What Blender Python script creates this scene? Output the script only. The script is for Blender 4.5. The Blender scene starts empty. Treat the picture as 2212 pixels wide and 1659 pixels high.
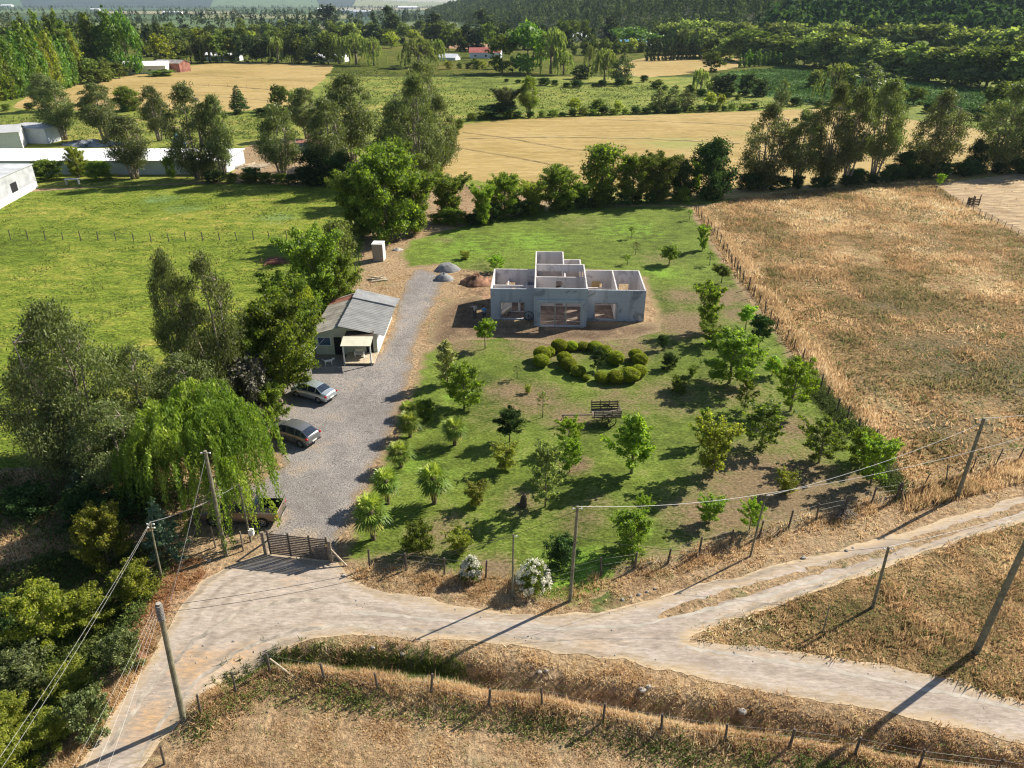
import bpy, math, random
import numpy as np
from mathutils import Vector, Matrix

R = math.radians
SC = bpy.context.scene
COL = SC.collection
rng = np.random.default_rng(7)
rnd = random.Random(11)

# ------------------------------------------------------------ camera, sky, sun, exposure
CAMH, PITCH, FPX = 33.0, R(27.41), 1588.0        # metres, radians, focal length for a 2212 wide frame
cam = bpy.data.cameras.new('camera'); camo = bpy.data.objects.new('camera', cam); COL.objects.link(camo)
camo.location = (0, 0, CAMH); camo.rotation_euler = (math.pi/2 - PITCH, 0, 0)
cam.sensor_width = 36; cam.lens = 36*FPX/2212; cam.clip_start = .5; cam.clip_end = 30000
SC.camera = camo
SUN_EL, SUN_AZ = R(36), R(31)                    # azimuth measured from +X towards +Y
W = bpy.data.worlds.new('World'); SC.world = W; W.use_nodes = True
nt = W.node_tree; bg = nt.nodes['Background']
sky = nt.nodes.new('ShaderNodeTexSky'); sky.sky_type = 'NISHITA'; sky.sun_disc = False
sky.sun_elevation = SUN_EL; sky.sun_rotation = math.pi/2 - SUN_AZ; sky.air_density = 1.0; sky.dust_density = .6
nt.links.new(sky.outputs[0], bg.inputs[0]); bg.inputs[1].default_value = .065
sl = bpy.data.lights.new('sun', 'SUN'); sl.energy = 5.0; sl.angle = R(.5); sl.color = (1, .92, .78)
so = bpy.data.objects.new('sun', sl); COL.objects.link(so)
sd = Vector((math.cos(SUN_EL)*math.cos(SUN_AZ), math.cos(SUN_EL)*math.sin(SUN_AZ), math.sin(SUN_EL)))
so.rotation_euler = sd.to_track_quat('Z', 'Y').to_euler(); so.location = (60, 60, 80)
SC.view_settings.view_transform = 'Standard'; SC.view_settings.look = 'None'; SC.view_settings.exposure = .92
SC.render.engine = 'CYCLES'
SC.cycles.max_bounces = 6; SC.cycles.diffuse_bounces = 3; SC.cycles.glossy_bounces = 2; SC.cycles.transmission_bounces = 3
SC.cycles.transparent_max_bounces = 4; SC.cycles.volume_bounces = 0; SC.cycles.caustics_reflective = False
SC.cycles.caustics_refractive = False; SC.cycles.use_denoising = True; SC.cycles.filter_width = 1.2

# ------------------------------------------------------------ photo pixel (2212x1659) -> place
cp, sp = math.cos(PITCH), math.sin(PITCH)
def rayd(u, v):
    a, b = (u-1106)/FPX, (829.5-v)/FPX
    return Vector((a, cp + b*sp, -sp + b*cp))
def P(u, v, z=0.0, terrain=False):
    d = rayd(u, v); zz = z
    for _ in range(8 if terrain else 1):
        t = (zz-CAMH)/min(d.z, -1e-4)
        p = Vector((d.x*t, d.y*t, zz))
        if terrain: zz = .5*zz + .5*float(hgt(p.x, p.y))
    if terrain: p.z = float(hgt(p.x, p.y))
    return p
def PY(u, v, Y):                                  # where the line of sight meets the upright plane y = Y
    d = rayd(u, v); t = Y/d.y
    return Vector((d.x*t, Y, CAMH + d.z*t))
def PL(pts, z=0.0): return np.array([P(u, v, z)[:2] for u, v in pts])

# ------------------------------------------------------------ value noise, distances
def vn(x, y, seed=0):
    x = np.asarray(x, float); y = np.asarray(y, float)
    xi, yi = np.floor(x), np.floor(y); fx, fy = x-xi, y-yi
    fx = fx*fx*(3-2*fx); fy = fy*fy*(3-2*fy)
    def hsh(a, b):
        s = np.sin(a*127.1 + b*311.7 + seed*74.7)*43758.5453
        return s - np.floor(s)
    return (hsh(xi, yi)*(1-fx) + hsh(xi+1, yi)*fx)*(1-fy) + (hsh(xi, yi+1)*(1-fx) + hsh(xi+1, yi+1)*fx)*fy
def seg_dist(x, y, poly, closed=False):
    """distance to a polyline and the side (cross product sign) of the nearest segment"""
    x = np.asarray(x, float); y = np.asarray(y, float)
    best = np.full(x.shape, 1e9); side = np.zeros(x.shape)
    n = len(poly)
    for i in range(n if closed else n-1):
        a, b = poly[i], poly[(i+1) % n]; dx, dy = b[0]-a[0], b[1]-a[1]; L = dx*dx+dy*dy+1e-12
        t = np.clip(((x-a[0])*dx+(y-a[1])*dy)/L, 0, 1)
        ex, ey = x-a[0]-t*dx, y-a[1]-t*dy
        d = np.hypot(ex, ey); m = d < best
        best = np.where(m, d, best); side = np.where(m, np.sign(dx*(y-a[1])-dy*(x-a[0])), side)
    return best, side
def inside(x, y, poly):
    x = np.asarray(x, float); y = np.asarray(y, float); c = np.zeros(x.shape, bool); n = len(poly)
    for i in range(n):
        x1, y1 = poly[i]; x2, y2 = poly[(i+1) % n]
        if y1 == y2: continue
        c ^= ((y1 > y) != (y2 > y)) & (x < (x2-x1)*(y-y1)/(y2-y1)+x1)
    return c
def sdf(x, y, poly):
    d, _ = seg_dist(x, y, poly, True)
    return np.where(inside(x, y, poly), d, -d)
def sm(a, b, x):
    t = np.clip((np.asarray(x, float)-a)/(b-a), 0, 1); return t*t*(3-2*t)

# ------------------------------------------------------------ terrain
DITCH = PL([(500,1470),(560,1432),(640,1420),(800,1425),(990,1447),(1100,1470),(1300,1505),(1420,1530),(1600,1558),(1800,1590),(2000,1625),(2300,1680),(2600,1740)])
BANK = PL([(430,1545),(510,1490),(583,1455),(702,1462),(817,1485),(930,1495),(1056,1520),(1172,1525),(1303,1553),(1429,1575),(1566,1597),(1706,1606),(1846,1624),(1985,1655),(2300,1720)])
FRONT = PL([(1180,1275),(1240,1275),(1299,1246),(1371,1231),(1442,1218),(1510,1199),(1578,1177),(1640,1160),(1703,1141),(1763,1125),(1823,1108),(1883,1088),(1936,1080),(2000,1062),(2101,1025),(2212,990),(2400,930)])
SCARP = PL([(395,1195),(340,1250),(300,1310),(255,1380),(225,1430),(190,1500),(120,1600),(40,1720)])
HILLFOOT = np.array([(-330,3200),(-215,2100),(-60,1400),(35,1040),(150,720),(235,600),(330,560),(520,520),(1200,420),(6000,300),(9000,9000),(-330,9000)], float)
def hgt(x, y):
    x = np.asarray(x, float); y = np.asarray(y, float)
    z = .10*(vn(x/9, y/9, 3)-.5) + .05*(vn(x/2.2, y/2.2, 5)-.5)
    near = y < 75
    if np.any(near):
        d, _ = seg_dist(x, y, DITCH); z = z - np.where(near, 1.0*np.exp(-(d/.7)**2), 0)
        d, _ = seg_dist(x, y, BANK); z = z + np.where(near, .5*np.exp(-(d/.8)**2), 0)
        d, s = seg_dist(x, y, FRONT)
        k = sm(3.0, 6.5, x)*(1-sm(40, 60, x))
        z = z + np.where(near & (s > 0), .42*k*np.where(d < 9, 1, np.clip(1-(d-9)/12, 0, 1)), 0)
        z = z + np.where(near & (s < 0), .42*k*np.clip(1-d/.35, 0, 1)**2, 0)
        d, s = seg_dist(x, y, SCARP)
        y0 = SCARP[0][1]
        z = z - np.where(near & (s < 0), 1.1*sm(0, 1.6, d)*(1-sm(14, 26, d))*(1-sm(y0-5, y0-.5, y)), 0)
    far = y > 250
    if np.any(far):
        d = sdf(x, y, HILLFOOT); d = np.maximum(d, 0)
        hh = 95*(1-np.exp(-d/330.0)) * (1 + .35*(vn(x/160, y/160, 9)-.5)) + 9*sm(0, 80, d)*(vn(x/45, y/45, 2)-.5)
        z = z + np.where(far, hh, 0)
        a = x/np.maximum(y, 1)
        z = z + sm(6800, 9500, y)*(34+62*sm(-.10, -.26, a))*(.85+.3*vn(x/1500, y/2500, 4))
    return z

# ------------------------------------------------------------ mesh helpers
def tagit(o, label=None, cat=None, group=None, kind=None):
    if label: o['label'] = label
    if cat: o['category'] = cat
    if group: o['group'] = group
    if kind: o['kind'] = kind
    return o
def mesh_np(name, V, F, mats=None, attrs=None, midx=None, smooth=False):
    V = np.asarray(V, np.float32); F = np.asarray(F, np.int32)
    me = bpy.data.meshes.new(name); k = F.shape[1]; n = len(F)
    me.vertices.add(len(V)); me.vertices.foreach_set('co', V.ravel())
    me.loops.add(n*k); me.loops.foreach_set('vertex_index', F.ravel())
    me.polygons.add(n); me.polygons.foreach_set('loop_start', np.arange(n, dtype=np.int32)*k)
    me.polygons.foreach_set('loop_total', np.full(n, k, np.int32))
    if smooth: me.polygons.foreach_set('use_smooth', np.ones(n, bool))
    for m in (mats or []): me.materials.append(m)
    if midx is not None: me.polygons.foreach_set('material_index', np.asarray(midx, np.int32))
    for an, av in (attrs or {}).items():
        at = me.attributes.new(an, 'FLOAT', 'POINT'); at.data.foreach_set('value', np.asarray(av, np.float32))
    me.update(calc_edges=True); me.validate(verbose=False)
    return me
def link(name, me, parent=None, loc=None, rz=0):
    o = bpy.data.objects.new(name, me); COL.objects.link(o)
    if parent is not None: o.parent = parent
    if loc is not None: o.location = loc
    if rz: o.rotation_euler[2] = rz
    return o
def empty(name, loc, rz=0, label=None, cat=None, group=None):
    o = bpy.data.objects.new(name, None); COL.objects.link(o); o.location = loc; o.rotation_euler[2] = rz
    o.empty_display_size = .2
    return tagit(o, label, cat, group)

class MB:
    """collects boxes, tubes, prisms; build() links them as one mesh object"""
    def __init__(s): s.v = []; s.f = []
    def add(s, vs, fs):
        b = len(s.v); s.v += [tuple(map(float, p)) for p in vs]; s.f += [tuple(i+b for i in f) for f in fs]; return s
    def box(s, x0, x1, y0, y1, z0, z1):
        v = [(x0,y0,z0),(x1,y0,z0),(x1,y1,z0),(x0,y1,z0),(x0,y0,z1),(x1,y0,z1),(x1,y1,z1),(x0,y1,z1)]
        return s.add(v, [(0,3,2,1),(4,5,6,7),(0,1,5,4),(1,2,6,5),(2,3,7,6),(3,0,4,7)])
    def hexa(s, b, t):
        """solid between bottom quad b and top quad t (4 points each, same order)"""
        return s.add(list(b)+list(t), [(0,3,2,1),(4,5,6,7),(0,1,5,4),(1,2,6,5),(2,3,7,6),(3,0,4,7)])
    def beam(s, a, b, w, h, up=(0,0,1)):
        a = Vector(a); b = Vector(b); d = (b-a).normalized(); u = Vector(up)
        if abs(d.dot(u)) > .95: u = Vector((0,1,0))
        r = d.cross(u).normalized()*w/2; u = r.cross(d).normalized()*h/2
        return s.hexa([a-r-u, a+r-u, a+r+u, a-r+u], [b-r-u, b+r-u, b+r+u, b-r+u])
    def tube(s, pts, rad, n=8, cap=True):
        pts = [Vector(p) for p in pts]; rad = rad if hasattr(rad, '__len__') else [rad]*len(pts)
        vs = []; fs = []
        for i, p in enumerate(pts):
            d = (pts[min(i+1, len(pts)-1)]-pts[max(i-1, 0)]).normalized()
            a = d.orthogonal().normalized() if abs(d.z) < .9 else d.cross(Vector((0,1,0))).normalized()
            b = d.cross(a)
            for k in range(n):
                t = 2*math.pi*k/n; vs.append(p + (a*math.cos(t)+b*math.sin(t))*rad[i])
        for i in range(len(pts)-1):
            for k in range(n):
                k2 = (k+1) % n; fs.append((i*n+k, i*n+k2, (i+1)*n+k2, (i+1)*n+k))
        if cap: fs.append(tuple(range(n))[::-1]); fs.append(tuple((len(pts)-1)*n+k for k in range(n)))
        return s.add(vs, fs)
    def disc(s, c, axis, r0, r1, w, n=16):
        """ring/cylinder of outer radius r1, hole r0, width w about axis"""
        c = Vector(c); ax = Vector(axis).normalized(); a = ax.orthogonal().normalized(); b = ax.cross(a); vs = []; fs = []
        for k in range(n):
            t = 2*math.pi*k/n; e = a*math.cos(t)+b*math.sin(t)
            vs += [c+e*r0-ax*w/2, c+e*r1-ax*w/2, c+e*r1+ax*w/2, c+e*r0+ax*w/2]
        for k in range(n):
            i, j = 4*k, 4*((k+1) % n)
            for m in range(4): fs.append((i+m, i+(m+1) % 4, j+(m+1) % 4, j+m))
        return s.add(vs, fs)
    def build(s, name, mat, parent=None, bevel=0, smooth=False, loc=None, rz=0):
        me = bpy.data.meshes.new(name); me.from_pydata(s.v, [], s.f)
        for m in (mat if isinstance(mat, (list, tuple)) else [mat]): me.materials.append(m)
        if smooth: me.polygons.foreach_set('use_smooth', [True]*len(me.polygons))
        me.update(); o = link(name, me, parent, loc, rz)
        if bevel:
            b = o.modifiers.new('bevel', 'BEVEL'); b.width = bevel; b.segments = 2; b.limit_method = 'ANGLE'
        return o

# ------------------------------------------------------------ materials
def nm(name):
    m = bpy.data.materials.new(name); m.use_nodes = True; t = m.node_tree
    return m, t, t.nodes['Principled BSDF']
def N(t, typ, **kw):
    n = t.nodes.new(typ)
    for k, v in kw.items():
        if k.startswith('i_'):
            key = k[2:]; n.inputs[int(key) if key.isdigit() else key].default_value = v
        else: setattr(n, k, v)
    return n
def L(t, a, b): t.links.new(a, b)
def c4(c): return (c[0], c[1], c[2], 1)
def noise(t, vec, scale, detail=3, rough=.6, dist=0):
    n = N(t, 'ShaderNodeTexNoise'); n.inputs['Scale'].default_value = scale; n.inputs['Detail'].default_value = detail
    n.inputs['Roughness'].default_value = rough; n.inputs['Distortion'].default_value = dist
    if vec is not None: L(t, vec, n.inputs['Vector'])
    return n.outputs['Fac']
def ramp(t, fac, stops, interp='LINEAR'):
    r = N(t, 'ShaderNodeValToRGB'); r.color_ramp.interpolation = interp; el = r.color_ramp.elements
    while len(el) > 1: el.remove(el[0])
    el[0].position = stops[0][0]; el[0].color = c4(stops[0][1])
    for p, c in stops[1:]:
        e = el.new(p); e.color = c4(c)
    L(t, fac, r.inputs[0]); return r.outputs[0]
def mixc(t, fac, a, b, mode='MIX'):
    n = N(t, 'ShaderNodeMix', data_type='RGBA', blend_type=mode)
    if isinstance(fac, (int, float)): n.inputs[0].default_value = fac
    else: L(t, fac, n.inputs[0])
    for k, s in ((6, a), (7, b)):
        if isinstance(s, tuple): n.inputs[k].default_value = c4(s)
        else: L(t, s, n.inputs[k])
    return n.outputs[2]
def mth(t, op, a, b=None, c=None, clamp=False):
    n = N(t, 'ShaderNodeMath', operation=op, use_clamp=clamp)
    for k, s in ((0, a), (1, b), (2, c)):
        if s is None: continue
        if isinstance(s, (int, float)): n.inputs[k].default_value = s
        else: L(t, s, n.inputs[k])
    return n.outputs[0]
def mapr(t, v, a, b, c=0, d=1):
    n = N(t, 'ShaderNodeMapRange'); L(t, v, n.inputs[0])
    for k, s in enumerate((a, b, c, d)): n.inputs[k+1].default_value = s
    return n.outputs[0]
def attr(t, name): return N(t, 'ShaderNodeAttribute', attribute_name=name).outputs['Fac']
def scalev(t, vec, s, rot=0):
    n = N(t, 'ShaderNodeMapping'); n.inputs['Scale'].default_value = s; n.inputs['Rotation'].default_value = (0, 0, rot); L(t, vec, n.inputs[0]); return n.outputs[0]
def bump(t, b, h, strength, dist):
    n = N(t, 'ShaderNodeBump'); n.inputs['Strength'].default_value = strength; n.inputs['Distance'].default_value = dist
    L(t, h, n.inputs['Height']); L(t, n.outputs[0], b.inputs['Normal'])
def plain(name, col, rough=.6, metal=0, var=.15, scale=6, bmp=0, spec=.3, coat=0):
    m, t, b = nm(name); tc = N(t, 'ShaderNodeTexCoord').outputs['Object']
    nz = noise(t, tc, scale, 4); c2 = tuple(max(0, x*(1-var*1.6)) for x in col); c1 = tuple(min(1, x*(1+var)) for x in col)
    L(t, ramp(t, nz, [(.3, c2), (.7, c1)]), b.inputs['Base Color'])
    b.inputs['Roughness'].default_value = rough; b.inputs['Metallic'].default_value = metal
    b.inputs['Specular IOR Level'].default_value = spec; b.inputs['Coat Weight'].default_value = coat
    if bmp: bump(t, b, noise(t, tc, scale*6, 3), bmp, .02)
    return m

def ground_mat(name, big, fine, soil=None, soil_amt=0.0, bigs=.06, mids=.5, fines=5, bstr=.6, bdist=.06, stretch=(1, 1, 1), rot=0, edge=None, edge_w=.8, speck=None, attr2=None, sens=1.0, tint=None, tracks=None):
    """big: colour stops driven by large patches; fine: 2 value multipliers for fine speckle; soil: colour shown where the
    'dry' attribute plus noise is high; edge: colour the sheet frays into at its border"""
    m, t, b = nm(name); tc = N(t, 'ShaderNodeTexCoord').outputs['Object']
    st = scalev(t, tc, stretch, rot)
    n1 = noise(t, tc, bigs, 4, .6, .4); n2 = noise(t, st, mids, 5, .68, .3); n3 = noise(t, st, fines, 4, .7)
    mix12 = mth(t, 'MULTIPLY_ADD', n2, .55, mth(t, 'MULTIPLY', n1, .45))
    col = ramp(t, mapr(t, mix12, .36, .64), big)
    f = mapr(t, n3, .33, .67, fine[0], fine[1]); fm = N(t, 'ShaderNodeCombineColor')
    for k in range(3): L(t, f, fm.inputs[k])
    if soil is not None:
        a = attr(t, 'dry'); k = mth(t, 'ADD', a, mth(t, 'MULTIPLY', mth(t, 'SUBTRACT', mth(t, 'MULTIPLY_ADD', n2, .6, mth(t, 'MULTIPLY', n3, .4)), .5), 2.2*sens))
        col = mixc(t, mapr(t, k, .30-soil_amt, .80-soil_amt), col, soil)
    if attr2 is not None:
        a = attr(t, 'lush'); k = mth(t, 'ADD', a, mth(t, 'MULTIPLY', mth(t, 'SUBTRACT', n2, .5), 1.6))
        col = mixc(t, mapr(t, k, .35, .8), col, attr2)
    if speck is not None:
        v = N(t, 'ShaderNodeTexVoronoi'); v.inputs['Scale'].default_value = speck[1]; L(t, tc, v.inputs['Vector'])
        k = mapr(t, v.outputs['Distance'], .08, speck[2], 1, 0)
        col = mixc(t, mth(t, 'MULTIPLY', k, mapr(t, n2, .45, .6)), col, speck[0])
    if edge is not None:
        s = attr(t, 'sd'); k = mth(t, 'ADD', mth(t, 'DIVIDE', s, edge_w), mth(t, 'MULTIPLY', mth(t, 'SUBTRACT', n3, .5), 3.0))
        k = mth(t, 'ADD', k, mth(t, 'MULTIPLY', mth(t, 'SUBTRACT', n2, .5), 2.0))
        col = mixc(t, mapr(t, k, .2, 1.1), edge, col)
    if tracks is not None:
        # wheel ruts worn into the surface, parallel to the road's edges
        s_ = mth(t, 'ADD', attr(t, 'sd'), mth(t, 'MULTIPLY', mth(t, 'SUBTRACT', n2, .5), .9))
        k = mth(t, 'SINE', mth(t, 'MULTIPLY', s_, 5.2)); k = mapr(t, k, .1, .9)
        k = mth(t, 'MULTIPLY', k, mapr(t, n1, .40, .62)); col = mixc(t, mth(t, 'MULTIPLY', k, .8), col, tracks)
    col = mixc(t, 1.0, col, fm.outputs[0], 'MULTIPLY')
    L(t, col, b.inputs['Base Color']); b.inputs['Roughness'].default_value = .95; b.inputs['Specular IOR Level'].default_value = .12
    if bstr: bump(t, b, mth(t, 'ADD', n3, mth(t, 'MULTIPLY', n2, 1.5)), bstr, bdist)
    return m

SOIL = (.30, .21, .14)
DRYG = (.40, .29, .16)
# ------------------------------------------------------------ the ground: one sheet, and conformal sheets laid on it
def lines(a, b, step, lo, hi, g):
    c = list(np.arange(a, b+1e-6, step)); s = step
    while c[-1] < hi: s *= g; c.append(c[-1]+s)
    s = step; l = []
    x = a
    while x > lo: s *= g; x -= s; l.append(x)
    return np.array(l[::-1]+c)
XS = lines(-78, 78, .4, -9000, 9000, 1.075)
YS = lines(21, 122, .4, -60, 12000, 1.05)
GX, GY = np.meshgrid(XS, YS); GZ = hgt(GX, GY)
NX = len(XS)
def sheet(name, poly, mat, level, warp=.35, wscale=1.3, dry=(), lush=(), kind='structure', minsd=None):
    """cut the region poly out of the ground grid, lifted a little; poly None = the whole grid"""
    if poly is None:
        i0, i1, j0, j1 = 0, len(XS)-1, 0, len(YS)-1
    else:
        mrg = max(1.0, warp*2)
        i0 = max(0, np.searchsorted(XS, poly[:,0].min()-mrg)-2); i1 = min(len(XS)-1, np.searchsorted(XS, poly[:,0].max()+mrg)+2)
        j0 = max(0, np.searchsorted(YS, poly[:,1].min()-mrg)-2); j1 = min(len(YS)-1, np.searchsorted(YS, poly[:,1].max()+mrg)+2)
    X = GX[j0:j1+1, i0:i1+1]; Y = GY[j0:j1+1, i0:i1+1]; Z = GZ[j0:j1+1, i0:i1+1]
    h, w = X.shape; x, y = X.ravel(), Y.ravel()
    z = Z.ravel() + level*(.004+.00008*np.clip(y-60, 0, 1e5)+np.clip(y-1000, 0, 1e5)*.00008)
    idx = np.arange(h*w).reshape(h, w)
    q = np.stack([idx[:-1,:-1], idx[:-1,1:], idx[1:,1:], idx[1:,:-1]], -1).reshape(-1, 4)
    T = np.concatenate([q[:, [0,1,2]], q[:, [0,2,3]]])
    at = {}
    def blobs(bl):
        v = np.zeros(len(x))
        for (u, vv, ru, k) in bl:
            c = P(u, vv); px = FPX/Vector((c.x, c.y, CAMH)).length; r = ru/px
            v = np.maximum(v, k*np.exp(-(((x-c.x)**2+(y-c.y)**2)/(r*r))))
        return v
    if poly is not None:
        s = sdf(x, y, poly) + warp*(2*vn(x/wscale, y/wscale, 1)-1) + warp*.5*(2*vn(x/wscale*2.7, y/wscale*2.7, 8)-1)
        n_in = (s[T] > 0).sum(1)
        full = T[n_in == 3]; V = [np.stack([x, y, z], 1)]; S = [s]; F = [full]; nb = len(x)
        DR, LU = blobs(dry), blobs(lush); D = [DR]; U = [LU]
        def lerp(a, b):
            t = (s[a]/(s[a]-s[b]))[:, None]
            p = V[0][a]*(1-t)+V[0][b]*t; tt = t[:, 0]
            return p, DR[a]*(1-tt)+DR[b]*tt, LU[a]*(1-tt)+LU[b]*tt
        for k in range(3):
            a, b_, c = T[:, k], T[:, (k+1) % 3], T[:, (k+2) % 3]
            m = (n_in == 1) & (s[a] > 0)
            if m.any():
                p, d1, l1 = lerp(a[m], b_[m]); q2, d2, l2 = lerp(a[m], c[m]); n = m.sum()
                V += [p, q2]; S += [np.zeros(2*n)]; D += [d1, d2]; U += [l1, l2]
                F.append(np.stack([a[m], nb+np.arange(n), nb+n+np.arange(n)], 1)); nb += 2*n
            m = (n_in == 2) & (s[a] <= 0)
            if m.any():
                p, d1, l1 = lerp(b_[m], a[m]); q2, d2, l2 = lerp(c[m], a[m]); n = m.sum()
                V += [p, q2]; S += [np.zeros(2*n)]; D += [d1, d2]; U += [l1, l2]
                ip, iq = nb+np.arange(n), nb+n+np.arange(n)
                F.append(np.stack([b_[m], c[m], iq], 1)); F.append(np.stack([b_[m], iq, ip], 1)); nb += 2*n
        V = np.concatenate(V); S = np.concatenate(S); F = np.concatenate(F); D = np.concatenate(D); U = np.concatenate(U)
        used = np.zeros(len(V), bool); used[F.ravel()] = True; remap = np.cumsum(used)-1
        V, S, D, U, F = V[used], S[used], D[used], U[used], remap[F]
        at = {'sd': S, 'dry': D, 'lush': U}
    else:
        V = np.stack([x, y, z], 1); F = T; at = {'dry': blobs(dry), 'lush': blobs(lush)}
    me = mesh_np(name, V, F, [mat], at, smooth=True)
    o = link(name, me); tagit(o, kind=kind); return o

# region outlines, photo pixels on flat ground
PG = {}
PG['meadow'] = PL([(-700,420),(60,410),(240,402),(500,392),(735,398),(760,440),(880,440),(925,385),(1240,440),(1490,445),(1700,425),(2030,392),(2300,372),(2900,330),(2900,60),(1500,60),(-900,60)])
PG['pasture'] = PL([(-500,470),(-20,452),(60,415),(240,404),(500,396),(735,400),(770,470),(790,520),(770,600),(700,690),(660,790),(600,880),(430,960),(250,990),(150,1015),(0,1012),(-500,1010)])
PG['lawn'] = PL([(738,1212),(752,1150),(775,1100),(800,1035),(828,985),(855,940),(862,900),(880,862),(895,830),(905,795),(912,768),(940,748),(1000,728),(1060,715),(1180,722),(1300,720),(1400,705),(1420,690),(1405,650),(1395,600),(1300,585),(1100,585),(1050,590),(990,583),(960,572),(880,578),(860,555),(880,520),(950,500),(1060,470),(1250,445),(1490,445),(1508,480),(1560,560),(1620,645),(1700,750),(1760,845),(1820,915),(1880,975),(1906,1020),(1930,1075),(1880,1090),(1760,1128),(1640,1162),(1510,1200),(1440,1222),(1370,1240),(1330,1262),(1290,1290),(1235,1312),(1160,1300),(1060,1262),(960,1248),(880,1236),(800,1235)])
PG['driveway'] = PL([(575,1192),(560,1150),(500,1140),(420,1120),(430,1060),(560,1040),(605,1005),(600,965),(592,920),(575,880),(592,855),(620,830),(648,800),(660,775),(690,765),(820,768),(848,710),(862,650),(876,612),(890,590),(905,580),(945,590),(960,610),(945,640),(915,700),(895,750),(888,800),(872,850),(855,905),(838,950),(815,990),(795,1040),(775,1090),(755,1130),(738,1165),(728,1212),(650,1210)])
PG['road'] = PL([(585,1190),(650,1205),(725,1215),(748,1238),(790,1268),(870,1285),(960,1302),(1060,1317),(1120,1328),(1180,1331),(1250,1326),(1330,1316),(1400,1301),(1500,1270),(1600,1243),(1700,1215),(1800,1189),(1900,1163),(2000,1135),(2100,1103),(2212,1070),(2400,1010),(2400,1070),(2212,1128),(2100,1160),(2000,1192),(1900,1230),(1800,1264),(1700,1300),(1600,1336),(1540,1355),(1500,1374),(1485,1386),(1600,1396),(1720,1408),(1850,1428),(1950,1445),(2050,1465),(2130,1492),(2212,1515),(2400,1565),(2400,1660),(2212,1602),(2100,1580),(2000,1560),(1900,1537),(1800,1517),(1650,1491),(1550,1472),(1450,1452),(1350,1430),(1250,1413),(1150,1401),(1050,1391),(950,1385),(850,1378),(760,1374),(680,1383),(610,1402),(540,1432),(480,1465),(425,1515),(385,1570),(340,1612),(300,1659),(250,1740),(60,1740),(160,1659),(210,1590),(255,1520),(300,1455),(340,1395),(370,1340),(405,1290),(440,1250),(500,1222),(555,1200)])
PG['strip'] = PL([(1395,1352),(1500,1322),(1600,1294),(1700,1263),(1800,1233),(1900,1206),(2000,1172),(2100,1141),(2212,1104),(2400,1041),(2400,1025),(2212,1087),(2100,1124),(2000,1155),(1900,1187),(1800,1212),(1700,1240),(1600,1268),(1500,1297),(1430,1322)])
PG['wild'] = PL([(1503,450),(1600,428),(1800,405),(2010,392),(2060,430),(2212,512),(2500,650),(2800,900),(2400,935),(2212,982),(2100,1022),(1945,1072),(1908,1020),(1885,975),(1820,912),(1765,842),(1700,745),(1625,645),(1560,555),(1520,490)])
PG['verge'] = PL([(1500,1380),(1545,1352),(1605,1334),(1705,1298),(1805,1262),(1905,1228),(2005,1190),(2105,1158),(2212,1126),(2500,1030),(2500,1600),(2212,1517),(2130,1494),(2050,1467),(1950,1447),(1850,1430),(1720,1410),(1600,1398)])
PG['mown'] = PL([(2020,398),(2120,385),(2300,362),(2600,340),(2600,600),(2212,500),(2060,425)])
PG['stubble1'] = PL([(1003,268),(1100,258),(1250,253),(1450,247),(1620,240),(1785,235),(1900,250),(1990,262),(2100,275),(2300,330),(2300,365),(2000,395),(1750,420),(1500,432),(1240,430),(1100,400),(925,378),(960,320)])
PG['stubble2'] = PL([(25,235),(60,205),(120,190),(200,178),(300,160),(380,150),(420,138),(530,135),(722,141),(700,170),(660,205),(645,232),(500,241),(330,236),(150,238)])
PG['crop'] = PL([(1555,160),(1600,153),(1680,148),(1760,152),(1830,162),(1990,180),(2110,196),(2250,215),(2250,260),(2100,246),(1980,226),(1850,238),(1740,222),(1640,206),(1560,196)])
PG['tan1'] = PL([(1325,150),(1370,128),(1450,118),(1600,122),(1640,130),(1580,150),(1500,158),(1400,168),(1360,165)])
PG['orange'] = PL([(945,105),(960,96),(1090,93),(1110,97),(1100,103),(1040,106)])
PG['yard'] = PL([(505,392),(515,330),(560,300),(660,300),(760,310),(760,396),(640,402)])

dbl = [(1600,850,110,.5),(1680,1060,170,1.0),(1560,1130,150,.75),(1780,1080,110,.9),(1480,700,90,.9),(1000,748,60,.7),(1180,745,110,.75),(1340,745,100,.7),(1480,640,60,.7),
       (1250,1130,90,.5),(1150,860,90,.75),(1230,900,80,.7),(1330,860,80,.55),(1240,1010,40,.9),(1130,1090,70,.55),(960,1150,90,.6),(1700,930,80,.75),(1690,700,40,.7),(1560,640,70,.9),
       (1440,860,120,.55),(1060,900,90,.3),(1100,845,60,.8),(900,1230,80,.8),(1060,1250,80,.9),(1420,1215,60,.5),(1600,680,60,.7),(1860,1060,70,.8),(1420,560,60,.45),(1260,480,90,.35),(960,520,30,.6),(1050,575,60,.35),(820,1220,50,.7),(1300,1090,50,.4)]
lbl = [(1000,535,150,.55),(1150,520,120,.6),(1350,495,120,.55),(1000,860,40,.9),(880,1000,70,.5),(960,1010,80,.35),(1240,1230,90,.9),(1380,1150,60,.6),(1430,590,60,.7),(1330,740,30,.4)]

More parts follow.
